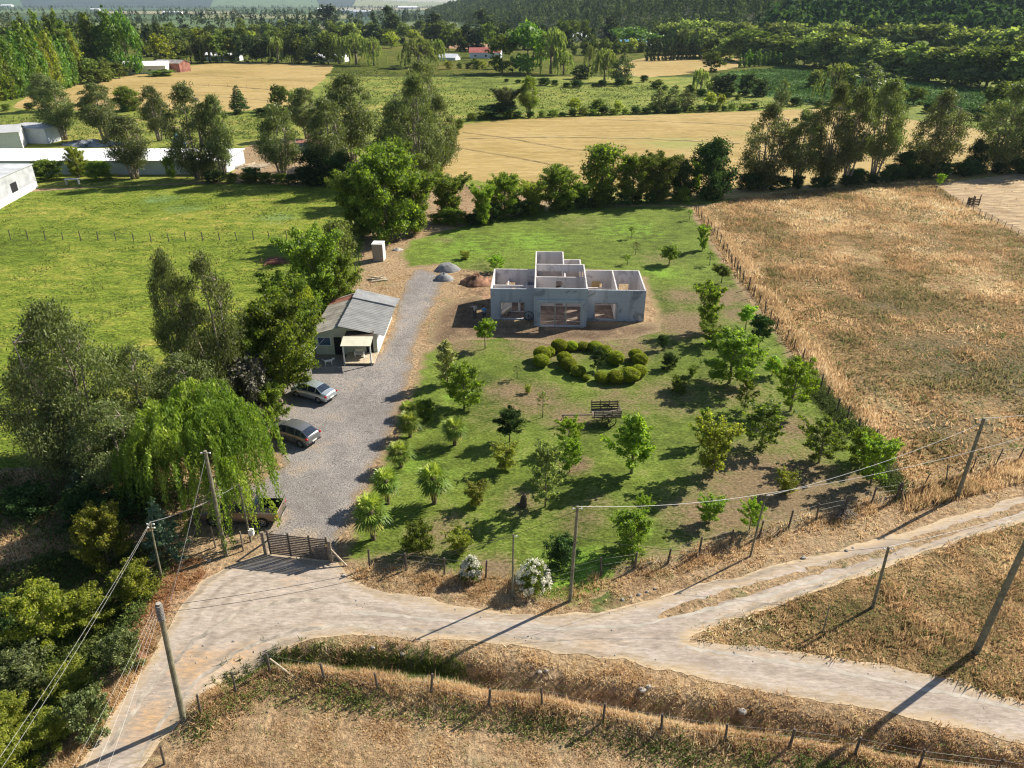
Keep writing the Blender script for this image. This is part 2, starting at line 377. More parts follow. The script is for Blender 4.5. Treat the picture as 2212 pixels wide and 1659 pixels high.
M = {}
M['ground'] = ground_mat('bare_ground', [(0, (0.161,0.107,0.0633)), (.3, (0.252,0.172,0.098)), (.55, (0.323,0.227,0.133)), (.8, (0.266,0.2,0.12)), (1, (0.167,0.145,0.0704))], (.55, 1.45), soil=(.34,.21,.13), soil_amt=-.1, bstr=1, bdist=.12, attr2=(.09,.12,.035), fines=3.2, mids=.8)
M['meadow'] = ground_mat('meadow', [(0, (0.089,0.114,0.0206)), (.35, (0.153,0.195,0.0328)), (.6, (0.216,0.24,0.0468)), (.85, (0.292,0.263,0.0702)), (1, (0.382,0.297,0.103))], (.55, 1.4), bigs=.015, mids=.12, fines=.9, bstr=1, bdist=.5)
M['pasture'] = ground_mat('pasture', [(0, (0.0805,0.119,0.0149)), (.35, (0.134,0.186,0.0212)), (.6, (0.194,0.237,0.032)), (.8, (0.269,0.269,0.048)), (1, (0.349,0.287,0.085))], (.45, 1.5), soil=(.25,.21,.08), soil_amt=-.45, bigs=.05, mids=.45, fines=2.6, bstr=1, bdist=.22, stretch=(.7, 1.3, 1), attr2=(.15,.24,.08))
M['lawn'] = ground_mat('lawn', [(0, (0.0619,0.0852,0.0173)), (.35, (0.0954,0.131,0.0211)), (.65, (0.13,0.18,0.0287)), (1, (0.18,0.221,0.0479))], (.5, 1.45), soil=(.19,.14,.08), soil_amt=.07, bigs=.09, mids=.7, fines=4.5, bstr=.9, bdist=.08, edge=(.27,.20,.11), edge_w=.8, attr2=(.17,.29,.035), stretch=(.8,1.2,1))
M['gravel'] = ground_mat('gravel', [(0, (0.175,0.156,0.146)), (.4, (0.224,0.207,0.196)), (.7, (0.273,0.25,0.236)), (1, (0.3,0.259,0.22))], (.4, 1.45), soil=(.33,.26,.19), soil_amt=-.05, bigs=.12, mids=.6, fines=9, bstr=.8, bdist=.05, edge=(.25,.19,.13), edge_w=.8, speck=((.09,.085,.08), 5.5, .33))
M['road'] = ground_mat('dirt', [(0, (0.278,0.23,0.191)), (.4, (0.363,0.306,0.256)), (.7, (0.41,0.351,0.299)), (1, (0.386,0.296,0.211))], (.72, 1.2), soil=(.42,.28,.16), soil_amt=-.15, bigs=.09, mids=.5, fines=3.5, bstr=.5, bdist=.05, edge=(.48,.37,.24), edge_w=.7, stretch=(.5,1.6,1), rot=R(8), tracks=(.27,.225,.18))
M['wild'] = ground_mat('wild_grass', [(0, (0.109,0.0846,0.0331)), (.3, (0.187,0.127,0.058)), (.55, (0.287,0.186,0.0909)), (.8, (0.362,0.262,0.132)), (1, (0.212,0.203,0.0828))], (.45, 1.5), bigs=.05, mids=.35, fines=2.6, bstr=1, bdist=.3, attr2=(.13,.11,.06))
M['mown'] = ground_mat('mown_field', [(0, (0.289,0.204,0.128)), (.5, (0.408,0.306,0.187)), (1, (0.493,0.391,0.255))], (.6, 1.35), bigs=.05, mids=.6, fines=1.2, bstr=1, bdist=.3, stretch=(.3,1.5,1), rot=R(35))
M['stubble'] = ground_mat('stubble', [(0, (0.244,0.196,0.0648)), (.3, (0.325,0.235,0.0864)), (.55, (0.379,0.278,0.112)), (.8, (0.415,0.307,0.137)), (1, (0.271,0.238,0.072))], (.68, 1.28), bigs=.022, mids=.22, fines=1.4, bstr=.8, bdist=.2, stretch=(.22,1.5,1), rot=R(-9), attr2=(.27,.27,.085))
M['crop'] = ground_mat('crop', [(0, (0.0312,0.0702,0.0158)), (.5, (0.0624,0.13,0.0252)), (.8, (0.109,0.205,0.0432)), (1, (0.343,0.367,0.144))], (.5, 1.6), bigs=.03, mids=.5, fines=1.2, bstr=1, bdist=.8)
M['orange'] = plain('orange_soil', (.38,.22,.13), .95, var=.3, scale=.05)

sheet('ground', None, M['ground'], 0, dry=[(450,1280,90,.9),(330,1300,60,1.0),(960,700,60,.7),(1060,640,30,.9),(300,1440,70,.7),(1040,620,60,.5)],
      lush=[(925,700,30,.5),(960,650,40,.45),(1010,720,40,.5),(830,610,30,.5),(1200,1560,120,.35),(700,1600,120,.3),(700,1440,140,.6),(900,1445,80,.5),(150,1350,160,.6),(250,1560,150,.6),(60,1550,140,.8),(800,1220,50,.5),(1300,1290,60,.8),(1430,1240,50,.5)])
M['hill'] = ground_mat('hill_ground', [(0, (.03,.045,.018)), (.6, (.055,.07,.028)), (.85, (.10,.10,.045)), (1, (.24,.18,.11))], (.6, 1.4), bigs=.02, mids=.1, fines=.5, bstr=1, bdist=.8)
M['valley'] = ground_mat('valley_ground', [(0, (.03,.05,.02)), (.45, (.055,.09,.032)), (.8, (.10,.125,.05)), (1, (.16,.16,.08))], (.7, 1.25), bigs=.004, mids=.02, fines=.1, bstr=.5, bdist=1)
sheet('valley_floor', np.array([(-9000,420),(-1500,420),(-600,400),(600,400),(1500,420),(9000,2000),(9000,12000),(-9000,12000)], float), M['valley'], 1, warp=5, wscale=60)
sheet('distant_ridge', np.array([(-9000,5600),(-200,6300),(1500,6300),(9000,5200),(9000,12000),(-9000,12000)], float), plain('ridge_woods', (.018,.032,.020), .95, var=.3, scale=.002), 2, warp=60, wscale=700)
sheet('hillside', HILLFOOT, M['hill'], 2, warp=5, wscale=30)
sheet('meadow', PG['meadow'], M['meadow'], 1, warp=.6, wscale=6)
sheet('pasture', PG['pasture'], M['pasture'], 2, lush=[(400,450,60,.6),(600,470,70,.6),(350,430,50,.7)], dry=[(300,870,60,.7),(430,960,70,.7),(60,640,50,.5),(760,740,40,.5)])
sheet('lawn', PG['lawn'], M['lawn'], 2, dry=dbl, lush=lbl)
sheet('driveway', PG['driveway'], M['gravel'], 3, warp=.3, dry=[(600,870,50,.8),(560,1130,70,1.0),(690,960,50,.5),(730,900,40,.45),(760,840,35,.45),(700,1060,40,.4),(880,700,30,.35),(650,1010,40,.5),(740,1150,30,.4),(640,1190,80,.9),(900,620,30,.3)])
sheet('dirt_road', PG['road'], M['road'], 4, warp=.22, dry=[(420,1440,70,.9),(520,1420,60,.8),(700,1330,60,.4),(330,1560,80,.8),(640,1240,60,.6),(880,1370,100,.5)])
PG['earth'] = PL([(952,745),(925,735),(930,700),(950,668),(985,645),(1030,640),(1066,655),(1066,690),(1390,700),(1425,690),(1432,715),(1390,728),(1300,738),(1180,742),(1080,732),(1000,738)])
M['earth'] = ground_mat('shaded_brown_earth', [(0, (.10,.07,.045)), (.5, (.16,.11,.07)), (.8, (.22,.155,.095)), (1, (.28,.21,.12))], (.55, 1.4), soil=(.24,.15,.09), bigs=.2, mids=.8, fines=4, bstr=1, bdist=.08, edge=(.25,.19,.11), edge_w=1.2)  # brown earth with extra shade put into its colour under the house's shadow
sheet('shaded_bare_earth', PG['earth'], M['earth'], 5, warp=.5, wscale=1.5)
sheet('grass_strip', PG['strip'], M['ground'], 5, warp=.22, wscale=.8, lush=[(1600,1280,80,.4)])
sheet('wild_field', PG['wild'], M['wild'], 2, lush=[(2150,800,230,.75),(1900,650,110,.7),(2050,930,140,.7),(1760,600,70,.6),(1850,830,80,.6),(2000,520,90,.5)])
sheet('roadside_verge', PG['verge'], M['wild'], 2)
sheet('mown_field', PG['mown'], M['mown'], 3)
sheet('stubble_field', PG['stubble1'], M['stubble'], 2, warp=.8, wscale=4, lush=[(1450,310,120,.75),(1280,425,160,.8),(1080,405,70,.8),(1600,290,90,.5),(1150,340,60,.3)])
sheet('stubble_field', PG['stubble2'], M['stubble'], 2, warp=1, wscale=6)
sheet('crop_field', PG['crop'], M['crop'], 2, warp=1.5, wscale=8)
sheet('fallow_field', PG['tan1'], M['stubble'], 2, warp=2, wscale=12)
sheet('bare_field', PG['orange'], M['orange'], 2, warp=3, wscale=20)
sheet('farmyard', PG['yard'], M['ground'], 3, warp=1, wscale=4)

# strips of distant fields on the valley floor
FC = [(.13,.16,.06),(.06,.11,.04),(.22,.21,.11),(.09,.14,.05),(.045,.085,.045),(.19,.20,.09),(.26,.24,.15),(.035,.075,.04)]
FM = []
for i, c in enumerate(FC): FM.append(plain('field_colour', c, .95, var=.18, scale=.01))
k = 0
for (u0, u1, v0, v1, ci) in [(-200,330,62,50,0),(340,560,60,44,3),(180,420,42,34,1),(430,760,40,31,5),(560,860,52,43,4),(770,1000,44,36,7),(600,800,62,54,2),(-200,170,46,36,7),(200,520,30,25,6),(540,820,29,23,1),(830,1010,33,25,4),(-300,180,28,22,3),(700,960,22,17,6),(100,420,22,17,4),(860,1000,58,48,0),(450,700,16.5,13,3),(-300,60,17,13,1),(760,1010,15.5,12.5,5)]:
    sheet('valley_field', PL([(u0,v0),(u1,v0+1),(u1-15,v1+.6),(u0+15,v1)]), FM[ci], 3, warp=6, wscale=90)

def track(pts, w, mat, label_name='field_track', lift=.16, seed=1, step=1.5):
    """a worn line across a field, following the ground"""
    r = random.Random(seed); W_ = [P(u, v) for u, v in pts]; out = []
    for a, b in zip(W_, W_[1:]):
        n = max(2, int((b-a).length/step)); out += [a.lerp(b, i/n) for i in range(n)]
    out.append(W_[-1]); vs, fs = [], []
    for i, p in enumerate(out):
        d = (out[min(i+1, len(out)-1)]-out[max(i-1, 0)]).normalized(); s = Vector((-d.y, d.x, 0)); ww = w*r.uniform(.6, 1.5)/2; o = s*r.gauss(0, w*.2)
        for k in (-1, 1): q = p+o+s*ww*k; vs.append((q.x, q.y, float(hgt(q.x, q.y))+lift))
        if i: fs.append((2*i-2, 2*i-1, 2*i+1, 2*i))
    mb = MB(); mb.add(vs, fs); o = mb.build(label_name, mat); return tagit(o, kind='structure')
TRK = plain('worn_track', (.17,.125,.06), .95, var=.35, scale=.3); TRG = plain('worn_pale_track', (.42,.33,.18), .95, var=.25, scale=.3)
for i, (pts, w, m) in enumerate([([(1000,286),(1060,294),(1130,305),(1220,322),(1290,328),(1400,345),(1560,372)], .35, TRK), ([(965,316),(1040,328),(1120,342),(1200,358),(1240,360)], .35, TRK), ([(1290,258),(1420,262),(1560,268),(1720,280)], .5, TRG), ([(1000,300),(1200,296),(1400,300),(1600,310)], .6, TRG),
    ([(380,158),(520,168),(690,176)], .7, TRG), ([(200,215),(420,205),(640,222)], .7, TRG), ([(320,180),(480,186),(660,200)], .6, TRK)]):
    track(pts, w, m, seed=i, lift=.03 if i == 9 else .16)
MG = plain('compact_gravel', (.30,.285,.265), .95, var=.25, scale=2, bmp=.6)
RUT = plain('rut_dirt', (.35,.305,.25), .95, var=.35, scale=1.2, bmp=.5); RUTP = plain('pale_dust', (.40,.36,.305), .95, var=.2, scale=1.0)
for i, (pts, w, m) in enumerate([([(300,1640),(350,1560),(420,1475),(520,1405),(640,1362),(760,1350),(900,1362),(1060,1370),(1200,1382)], .22, RUT), ([(215,1640),(270,1560),(340,1465),(420,1385),(520,1322),(640,1295),(760,1300)], .25, RUT), ([(1480,1400),(1620,1420),(1780,1445),(1950,1478),(2150,1520),(2300,1555)], .22, RUTP),
    ([(760,1320),(900,1335),(1060,1348),(1220,1358),(1380,1352),(1500,1325),(1640,1290),(1800,1243)], .22, RUTP), ([(1500,1352),(1620,1316),(1760,1270),(1900,1216),(2050,1168),(2212,1115)], .14, RUT)]):
    track(pts, w, m, 'wheel_rut', .021, 50+i, .45)
# ------------------------------------------------------------ leaves, bark
def leafmat(name, dark, mid, light, trans=.35, tr_tint=(1.25, 1.35, .55), rough=.55):
    m, t, b = nm(name); out = t.nodes['Material Output']
    col = ramp(t, attr(t, 'tone'), [(.05, dark), (.5, mid), (.95, light)])
    oi = N(t, 'ShaderNodeObjectInfo').outputs['Random']
    hs = N(t, 'ShaderNodeHueSaturation'); L(t, col, hs.inputs['Color']); L(t, mapr(t, oi, 0, 1, .72, 1.25), hs.inputs['Value'])
    L(t, mapr(t, oi, 0, 1, .487, .512), hs.inputs['Hue'])
    L(t, hs.outputs[0], b.inputs['Base Color']); b.inputs['Roughness'].default_value = rough; b.inputs['Specular IOR Level'].default_value = .35 if rough < .9 else .05
    tb = N(t, 'ShaderNodeBsdfTranslucent'); L(t, mixc(t, 1.0, hs.outputs[0], tr_tint, 'MULTIPLY'), tb.inputs[0])
    mx = N(t, 'ShaderNodeMixShader'); mx.inputs[0].default_value = trans
    L(t, b.outputs[0], mx.inputs[1]); L(t, tb.outputs[0], mx.inputs[2]); L(t, mx.outputs[0], out.inputs[0])
    return m
LM = {
 'euc': leafmat('grey_green_leaves', (.05,.065,.024), (.12,.15,.05), (.30,.33,.14), .36),
 'green': leafmat('green_leaves', (.05,.085,.016), (.145,.205,.03), (.34,.40,.06), .55),
 'young': leafmat('young_leaves', (.07,.12,.018), (.18,.26,.03), (.38,.46,.06), .58),
 'bright': leafmat('bright_leaves', (0.116,0.221,0.018), (0.248,0.394,0.03), (0.462,0.567,0.06), .45),
 'gold': leafmat('golden_leaves', (.10,.13,.022), (.25,.28,.045), (.50,.48,.10), .6),
 'willow': leafmat('willow_leaves', (0.0675,0.128,0.018), (0.15,0.232,0.033), (0.36,0.435,0.0675), .4),
 'palewillow': leafmat('pale_willow_leaves', (.09,.12,.045), (.22,.27,.10), (.44,.48,.20), .5, rough=.95),
 'poplar': leafmat('poplar_leaves', (0.0495,0.116,0.0162), (0.116,0.215,0.027), (0.264,0.347,0.0473), .35),
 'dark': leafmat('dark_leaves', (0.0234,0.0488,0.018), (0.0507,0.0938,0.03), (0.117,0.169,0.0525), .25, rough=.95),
 'box': leafmat('clipped_leaves', (.13,.17,.014), (.29,.34,.025), (.52,.55,.07), .55),
 'palm': leafmat('palm_leaves', (0.075,0.135,0.027), (0.18,0.27,0.045), (0.45,0.51,0.135), .35, rough=.4),
 'palmdry': leafmat('dry_palm_leaves', (0.27,0.225,0.06), (0.45,0.42,0.09), (0.63,0.57,0.15), .35),
 'purple': leafmat('purple_grey_leaves', (.06,.055,.045), (.12,.115,.085), (.25,.24,.19), .25),
 'wattle': leafmat('blue_green_leaves', (0.066,0.116,0.075), (0.149,0.231,0.135), (0.297,0.413,0.255), .3),
 'ornament': leafmat('cream_leaves', (0.15,0.225,0.045), (0.42,0.45,0.15), (0.85,0.85,0.51), .4),
 'hydr': leafmat('white_blossom', (.50,.48,.38), (.68,.66,.55), (.85,.83,.74), .15, (1,1,1)),
 'far': leafmat('distant_leaves', (0.066,0.092,0.0266), (0.132,0.172,0.0427), (0.252,0.299,0.0712), .3, rough=.95),
 'fardark': leafmat('distant_dark_leaves', (.025,.042,.022), (.065,.095,.04), (.20,.24,.10), .25, rough=.95),
}
BARK = plain('grey_bark', (.22,.18,.14), .9, var=.35, scale=5, bmp=.6)
PALEBARK = plain('pale_bark', (.30,.25,.20), .85, var=.35, scale=4, bmp=.4)
PALMBARK = plain('palm_bark', (.16,.12,.085), .95, var=.5, scale=12, bmp=1)

def quads_from(cen, size, aspect, r, nbias=None, down=0.0, drift=None):
    """rhombic leaves at cen; size (n,), length axis random (down: how much it hangs)"""
    n = len(cen)
    a = r.normal(size=(n, 3)); a[:, 2] -= down*3; a /= np.linalg.norm(a, axis=1)[:, None]
    b = r.normal(size=(n, 3))
    if nbias is not None: b = np.cross(a, nbias + .6*r.normal(size=(n, 3)))
    b -= (b*a).sum(1)[:, None]*a; b /= np.linalg.norm(b, axis=1)[:, None]+1e-9
    s = size[:, None]; l = a*s*.5; w = b*s*.5*aspect
    V = np.stack([cen-l, cen+w, cen+l, cen-w], 1).reshape(-1, 3)
    F = np.arange(4*n).reshape(n, 4)
    return V, F
def cloud(clumps, n, leaf, seed, aspect=.6, sub=14, spread=.22, shell=.55, down=0.1, var=.5, bias=.35):
    """leaves in sub-clusters over the skins of ellipsoid clumps; returns V, F, tone"""
    r = np.random.default_rng(seed); cl = np.array(clumps, float)
    vol = (cl[:, 3]*cl[:, 4]*cl[:, 5])**(2/3); pr = vol/vol.sum()
    ns = max(4, n//sub); ci = r.choice(len(cl), ns, p=pr)
    d = r.normal(size=(ns, 3)); d /= np.linalg.norm(d, axis=1)[:, None]
    rad = shell + (1-shell)*r.random(ns)**.6
    sc = cl[ci, :3] + d*cl[ci, 3:6]*rad[:, None]
    tsub = r.random(ns); si = np.repeat(np.arange(ns), sub)
    ext = cl[ci, 3:6].mean(1)[si]*spread
    cen = sc[si] + r.normal(size=(len(si), 3))*ext[:, None]*np.array([1, 1, .7])
    out = (cen-cl[ci[si], :3])/cl[ci[si], 3:6]; out /= np.linalg.norm(out, axis=1)[:, None]+1e-9
    out[:, 2] += .5
    size = leaf*(1+var*(r.random(len(cen))*2-1))
    V, F = quads_from(cen, size, aspect, r, out*(1 if bias else 0)+ (0 if bias else r.normal(size=out.shape)), down)
    tone = np.clip(.55*tsub[si]+.45*r.random(len(si)), 0, 1)
    return V, F, np.repeat(tone, 4)
def rand_clumps(r, n, w, h, z0, cr, shape='egg'):
    out = []
    for i in range(n):
        t = (i+.5)/n; a = i*2.4+r.random()*1.2
        if shape == 'egg': rr = w/2*math.sin(math.pi*min(1, .12+t*.82))**.7
        elif shape == 'cone': rr = w/2*(1.02-t)
        elif shape == 'vase': rr = w/2*(.35+.65*t)*(1 if t < .8 else .8)
        else: rr = w/2*math.sqrt(max(0, 1-(t*1.02-.0)**2))
        k = (.35+.65*math.sqrt(r.random()))*(.8+.45*r.random()); q = cr*(.5+.85*r.random()); t = min(1, max(0, t+.09*r.normal()))
        rad = max(0, rr-q*.6)*k
        out.append((math.cos(a)*rad, math.sin(a)*rad, z0+(h-z0-q*.7)*t+q*.3, q*1.05, q*1.05, q*.8))
    return out
def branch_clumps(r, nb, w, h, z0, q, up=(20, 62), per=4, shape='egg', th=.14):
    out = []; br = []
    for i in range(nb):
        t = (i+.5)/nb; a = i*2.4+.7*r.random(); zo = z0+(h*.86-z0)*t*.92
        env = {'egg': math.sin(math.pi*min(1, .18+.78*t))**.7, 'cone': 1.05-.98*t, 'vase': .45+.55*t, 'dome': math.sqrt(max(0, 1-(t*.95)**2))}[shape]
        rad = w/2*env*(.65+.5*r.random()); el = R(up[0]+(up[1]-up[0])*(t**.8)*(.7+.5*r.random()))
        rise = min(rad*math.tan(el), h-zo); d = Vector((math.cos(a)*rad, math.sin(a)*rad, max(.05*h, rise*.8)))
        o = Vector((0, 0, zo)); br.append((o, o+d))
        for k in range(per):
            s = .35+.65*(k+.6)/per; c = o+d*s; qq = q*(1.15-.6*s)*(.7+.6*r.random())
            out.append((c.x, c.y, c.z, qq, qq, qq*.85))
    for k in range(4): out.append((0, 0, h*(.7+.08*k), q*(.8-.12*k), q*(.8-.12*k), q))
    return out, br
def branchy(key, lm, h, w, z0, nb, q, nleaf, leaf, seed, tr=.06, bark=BARK, shape='egg', up=(20, 62), per=4, aspect=.6, down=.1, spread=.42, shell=.25, sub=12):
    r = np.random.default_rng(seed); cl, br = branch_clumps(r, nb, w, h, z0, q, up, per, shape)
    V, F, T = cloud(cl, nleaf, leaf, seed+1, aspect, sub=sub, spread=spread, shell=shell, down=down)
    mb = MB(); mb.tube([(0, 0, -.25), (.02*h*.2, 0, h*.3), (0, .02*h*.2, h*.6), (0, 0, h*.92)], [tr*1.25, tr, tr*.6, tr*.15], 8)
    for o, e in br: mb.tube([o-Vector((0, 0, .03*h)), o.lerp(e, .55)+Vector((0, 0, -.02*h)), e], [tr*.38, tr*.25, tr*.06], 4, cap=False)
    make_proto(key, V, F, T, lm, mb, bark, h, w)
def limbs(mb, clumps, base_r, fork, r, n=7, lean=(0, 0), h=None):
    top = max(c[2] for c in clumps)
    tip = Vector((lean[0]*.8, lean[1]*.8, top*.88)); tr = lambda z: Vector((lean[0]*(z/top)**1.5*.8, lean[1]*(z/top)**1.5*.8, z))
    pts = [tr(top*.88*i/6)+Vector((r.normal()*.03*i*base_r*3, r.normal()*.03*i*base_r*3, 0)) for i in range(7)]
    pts[0].z = -.25
    mb.tube(pts, [base_r*(1.25 if i == 0 else 1)*(1-i/6*.85) for i in range(7)], n)
    idx = list(range(len(clumps))); r.shuffle(idx)
    for i in idx[:fork]:
        c = Vector(clumps[i][:3]); z = max(top*.15, min(c.z*.7, c.z-.12*top)); s = tr(z)
        m = s.lerp(c, .5)+Vector((0, 0, .06*top))
        mb.tube([s, m, c], [base_r*.5*(1-z/top*.6), base_r*.3, base_r*.1], 5, cap=False)

PROTO = {}
def make_proto(key, crownV, crownF, tone, lm, trunk, bark, h, w, extra=None):
    me = mesh_np(key+'_crown', crownV, crownF, [LM[lm]], {'tone': tone})
    tm = None
    if trunk is not None:
        tm = bpy.data.meshes.new(key+'_trunk'); tm.from_pydata(trunk.v, [], trunk.f); tm.materials.append(bark)
        tm.polygons.foreach_set('use_smooth', [True]*len(tm.polygons)); tm.update()
    zs = crownV[:, 2]; xs = np.abs(crownV[:, 0])
    PROTO[key] = dict(crown=me, trunk=tm, h=float(np.quantile(zs, .998)), w=float(np.quantile(crownV[:,0], .99)-np.quantile(crownV[:,0], .01)), lm=lm, extra=extra)
def broad(key, lm, h, w, z0, ncl, cr, nleaf, leaf, seed, tr=.1, bark=BARK, shape='egg', fork=6, aspect=.6, down=.1, spread=.22, shell=.55, lean=(0,0), sub=14, var=.5):
    r = np.random.default_rng(seed); cl = rand_clumps(r, ncl, w, h, z0, cr, shape)
    if lean != (0,0): cl = [(c[0]+lean[0]*(c[2]/h)**1.5, c[1]+lean[1]*(c[2]/h)**1.5)+c[2:] for c in cl]
    V, F, T = cloud(cl, nleaf, leaf, seed+1, aspect, sub=sub, spread=spread, shell=shell, down=down, var=var)
    mb = MB(); limbs(mb, cl, tr, fork, r, lean=lean)
    make_proto(key, V, F, T, lm, mb, bark, h, w)
def merge(parts):
    Vs, Fs, Ts = [], [], []; b = 0
    for V, F, T in parts: Vs.append(V); Fs.append(F+b); Ts.append(T); b += len(V)
    return np.concatenate(Vs), np.concatenate(Fs), np.concatenate(Ts)

# eucalyptus: several leaning stems, airy hanging foliage high up
def euc(key, h, w, stems, nleaf, leaf, seed, z0=.28, lm='euc', cr=None, ncl=60, top=.25):
    """several stems rising close together into an upright, gappy oval crown"""
    r = np.random.default_rng(seed); mb = MB(); cl = []; cr = cr or w*.13
    env = lambda t: w/2*(math.sin(math.pi*min(1, .14+.78*t))**.75)*(1 if t < .6 else 1-(1-top)*((t-.6)/.4)**1.6)
    for i in range(ncl):
        t = (i+.5)/ncl; a = i*2.4+r.random(); q = cr*(.55+.75*r.random())*(1.1-.4*t)
        if vn(math.cos(a)*2+9, t*6+seed, seed) < .26: continue
        rad = max(0, env(t)-q*.5)*(.25+.75*math.sqrt(r.random())); cl.append((math.cos(a)*rad, math.sin(a)*rad, h*(z0+(1-z0)*t)-q*.3, q, q, q*1.25))
    C = np.array(cl)
    for s in range(stems):
        a = 2*math.pi*s/stems+r.random(); hh = h*(.95 if s == 0 else .55+.35*r.random()); ln = w*.5*(.08 if s == 0 else .25+.4*r.random())
        tip = Vector((math.cos(a)*ln, math.sin(a)*ln, hh)); b0 = Vector((math.cos(a)*.05*w, math.sin(a)*.05*w, -.3))
        pts = [b0.lerp(tip, t)+Vector((r.normal(), r.normal(), 0))*.010*h*t for t in np.linspace(0, 1, 7)]
        mb.tube(pts, [h*.0105*(1.3 if i == 0 else 1-i/6*.85) for i in range(7)], 6)
        for p in pts[2:]:
            d = np.linalg.norm(C[:, :3]-np.array(p), axis=1)
            for j in np.argsort(d)[:3]: mb.tube([p-Vector((0, 0, .02*h)), C[j, :3]], [h*.004, h*.0012], 4, cap=False)
    V, F, T = cloud(cl, nleaf, leaf, seed+1, .34, sub=12, spread=.36, shell=.3, down=.7, bias=0)
    make_proto(key, V, F, T, lm, mb, PALEBARK, h, w)
euc('euc_a', 15, 8, 5, 38000, .22, 21, z0=.12, cr=.95, ncl=80); euc('euc_b', 15, 6, 3, 22000, .22, 22, z0=.22, cr=.8, ncl=52, top=.15); euc('euc_c', 18, 7, 5, 16000, .36, 23, z0=.25, cr=.95, ncl=56)
euc('euc_d', 18, 9, 6, 22000, .36, 24, z0=.14, cr=1.15, ncl=80)
def euc_far(key, seed, lm='euc'): euc(key, 17, 9, 4, 3000, .95, seed, z0=.1, lm=lm, cr=1.4, ncl=40)
euc_far('eucfar_a', 31); euc_far('eucfar_b', 32)
branchy('rob_a', 'green', 11, 10, .9, 36, .95, 26000, .30, 41, tr=.2, per=5, up=(12, 55))
branchy('rob_b', 'green', 10, 8, .7, 30, .8, 20000, .29, 42, tr=.17, shape='vase', per=5, up=(25, 65))
branchy('brt_a', 'bright', 5.0, 3.4, .9, 30, .27, 7500, .17, 43, tr=.07, shape='cone', up=(30, 62), per=5)
branchy('brt_b', 'bright', 4.6, 4.8, .8, 26, .33, 9000, .17, 44, tr=.08, up=(15, 58), per=5)
branchy('sml_a', 'young', 4.2, 3.4, .5, 26, .34, 8500, .15, 45, tr=.06)
branchy('sml_b', 'young', 4.2, 3.4, .4, 24, .30, 7500, .15, 46, tr=.06, shape='vase', up=(30, 68))
branchy('lol_a', 'young', 3.2, 1.9, 1.3, 16, .28, 4400, .13, 47, tr=.045)
branchy('rnd_a', 'dark', 3.4, 2.7, 1.1, 18, .36, 6000, .16, 48, tr=.06, up=(10, 60))
branchy('lit_a', 'gold', 3.2, 2.5, .3, 20, .28, 4600, .13, 49, tr=.045, up=(30, 70), shape='vase')
branchy('wisp_a', 'palewillow', 4.2, 2.2, .4, 30, .2, 4600, .13, 50, tr=.04, up=(40, 72), spread=.5, down=.2)
branchy('sap_a', 'palewillow', 2.6, 1.2, .9, 12, .15, 600, .09, 51, tr=.028, up=(35, 65))
branchy('sap_b', 'bright', 2.4, .9, .8, 10, .16, 800, .10, 52, tr=.028, up=(35, 65))
branchy('orn_a', 'ornament', 4.5, 2.0, .4, 24, .3, 5500, .15, 53, tr=.06, up=(35, 65))
branchy('shr_a', 'green', 2.2, 2.6, .0, 26, .28, 8500, .11, 54, tr=.03, shape='dome', up=(25, 75))
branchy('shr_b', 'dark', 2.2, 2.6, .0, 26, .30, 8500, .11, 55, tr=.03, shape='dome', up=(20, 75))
branchy('shr_g', 'gold', 3.0, 3.4, .0, 30, .34, 15000, .115, 56, tr=.04, shape='dome', up=(25, 75), spread=.38)
branchy('shr_p', 'purple', 3.4, 3.4, .1, 24, .42, 7000, .17, 57, tr=.05, shape='dome')
branchy('wat_a', 'wattle', 4.2, 3.2, .3, 30, .2, 5200, .15, 58, tr=.05, up=(5, 55), spread=.5, shape='cone')
broad('lau_a', 'dark', 8, 7, .3, 34, 1.15, 15000, .32, 59, tr=.16, fork=8, spread=.3)
branchy('oli_a', 'palewillow', 7, 5, .6, 28, .7, 9000, .26, 60, tr=.12, down=.2, up=(30, 65))
broad('far_a', 'far', 12, 10, 1.0, 14, 2.3, 1700, 1.05, 61, tr=.25, fork=4)
broad('far_b', 'far', 12, 9, 1.0, 12, 2.2, 1500, 1.0, 62, tr=.25, fork=4, shape='vase')
broad('far_p', 'palewillow', 12, 11, .6, 16, 2.3, 2400, .9, 63, tr=.25, fork=4, down=.2, shape='dome')
broad('far_g', 'gold', 12, 9, .6, 14, 2.1, 1700, .9, 64, tr=.25, fork=4)
broad('far_br', 'poplar', 13, 11, .6, 16, 2.4, 2600, .85, 65, tr=.25, fork=4)
broad('fard_a', 'fardark', 15, 9, .6, 14, 2.2, 1700, 1.05, 66, tr=.25, fork=2, shape='cone')
broad('fard_b', 'fardark', 12, 9, .3, 14, 2.2, 1700, 1.0, 67, tr=.25, fork=2)
def column(key, lm, h, w, nleaf, leaf, seed):
    r = np.random.default_rng(seed); cl = []; n = 26
    for i in range(n):
        t = i/(n-1); ww = w/2*math.sin(math.pi*(.12+.86*t))**.6; a = r.random()*6.28; q = ww*.62
        cl.append((math.cos(a)*ww*.45, math.sin(a)*ww*.45, .6+t*(h-1.4), q, q, q*1.6))
    V, F, T = cloud(cl, nleaf, leaf, seed, .55, sub=12, spread=.35, shell=.5, down=-.5)
    mb = MB(); mb.tube([(0,0,-.3), (0,0,h*.5), (0,0,h*.9)], [w*.06, w*.04, w*.01], 6)
    make_proto(key, V, F, T, lm, mb, BARK, h, w)
column('pop_a', 'poplar', 20, 4.2, 3800, .75, 71); column('pop_b', 'poplar', 20, 4.8, 3800, .75, 72)
column('hedgepop', 'poplar', 8, 2.4, 700, .6, 73); column('cyp', 'fardark', 15, 4.5, 1100, .9, 74)
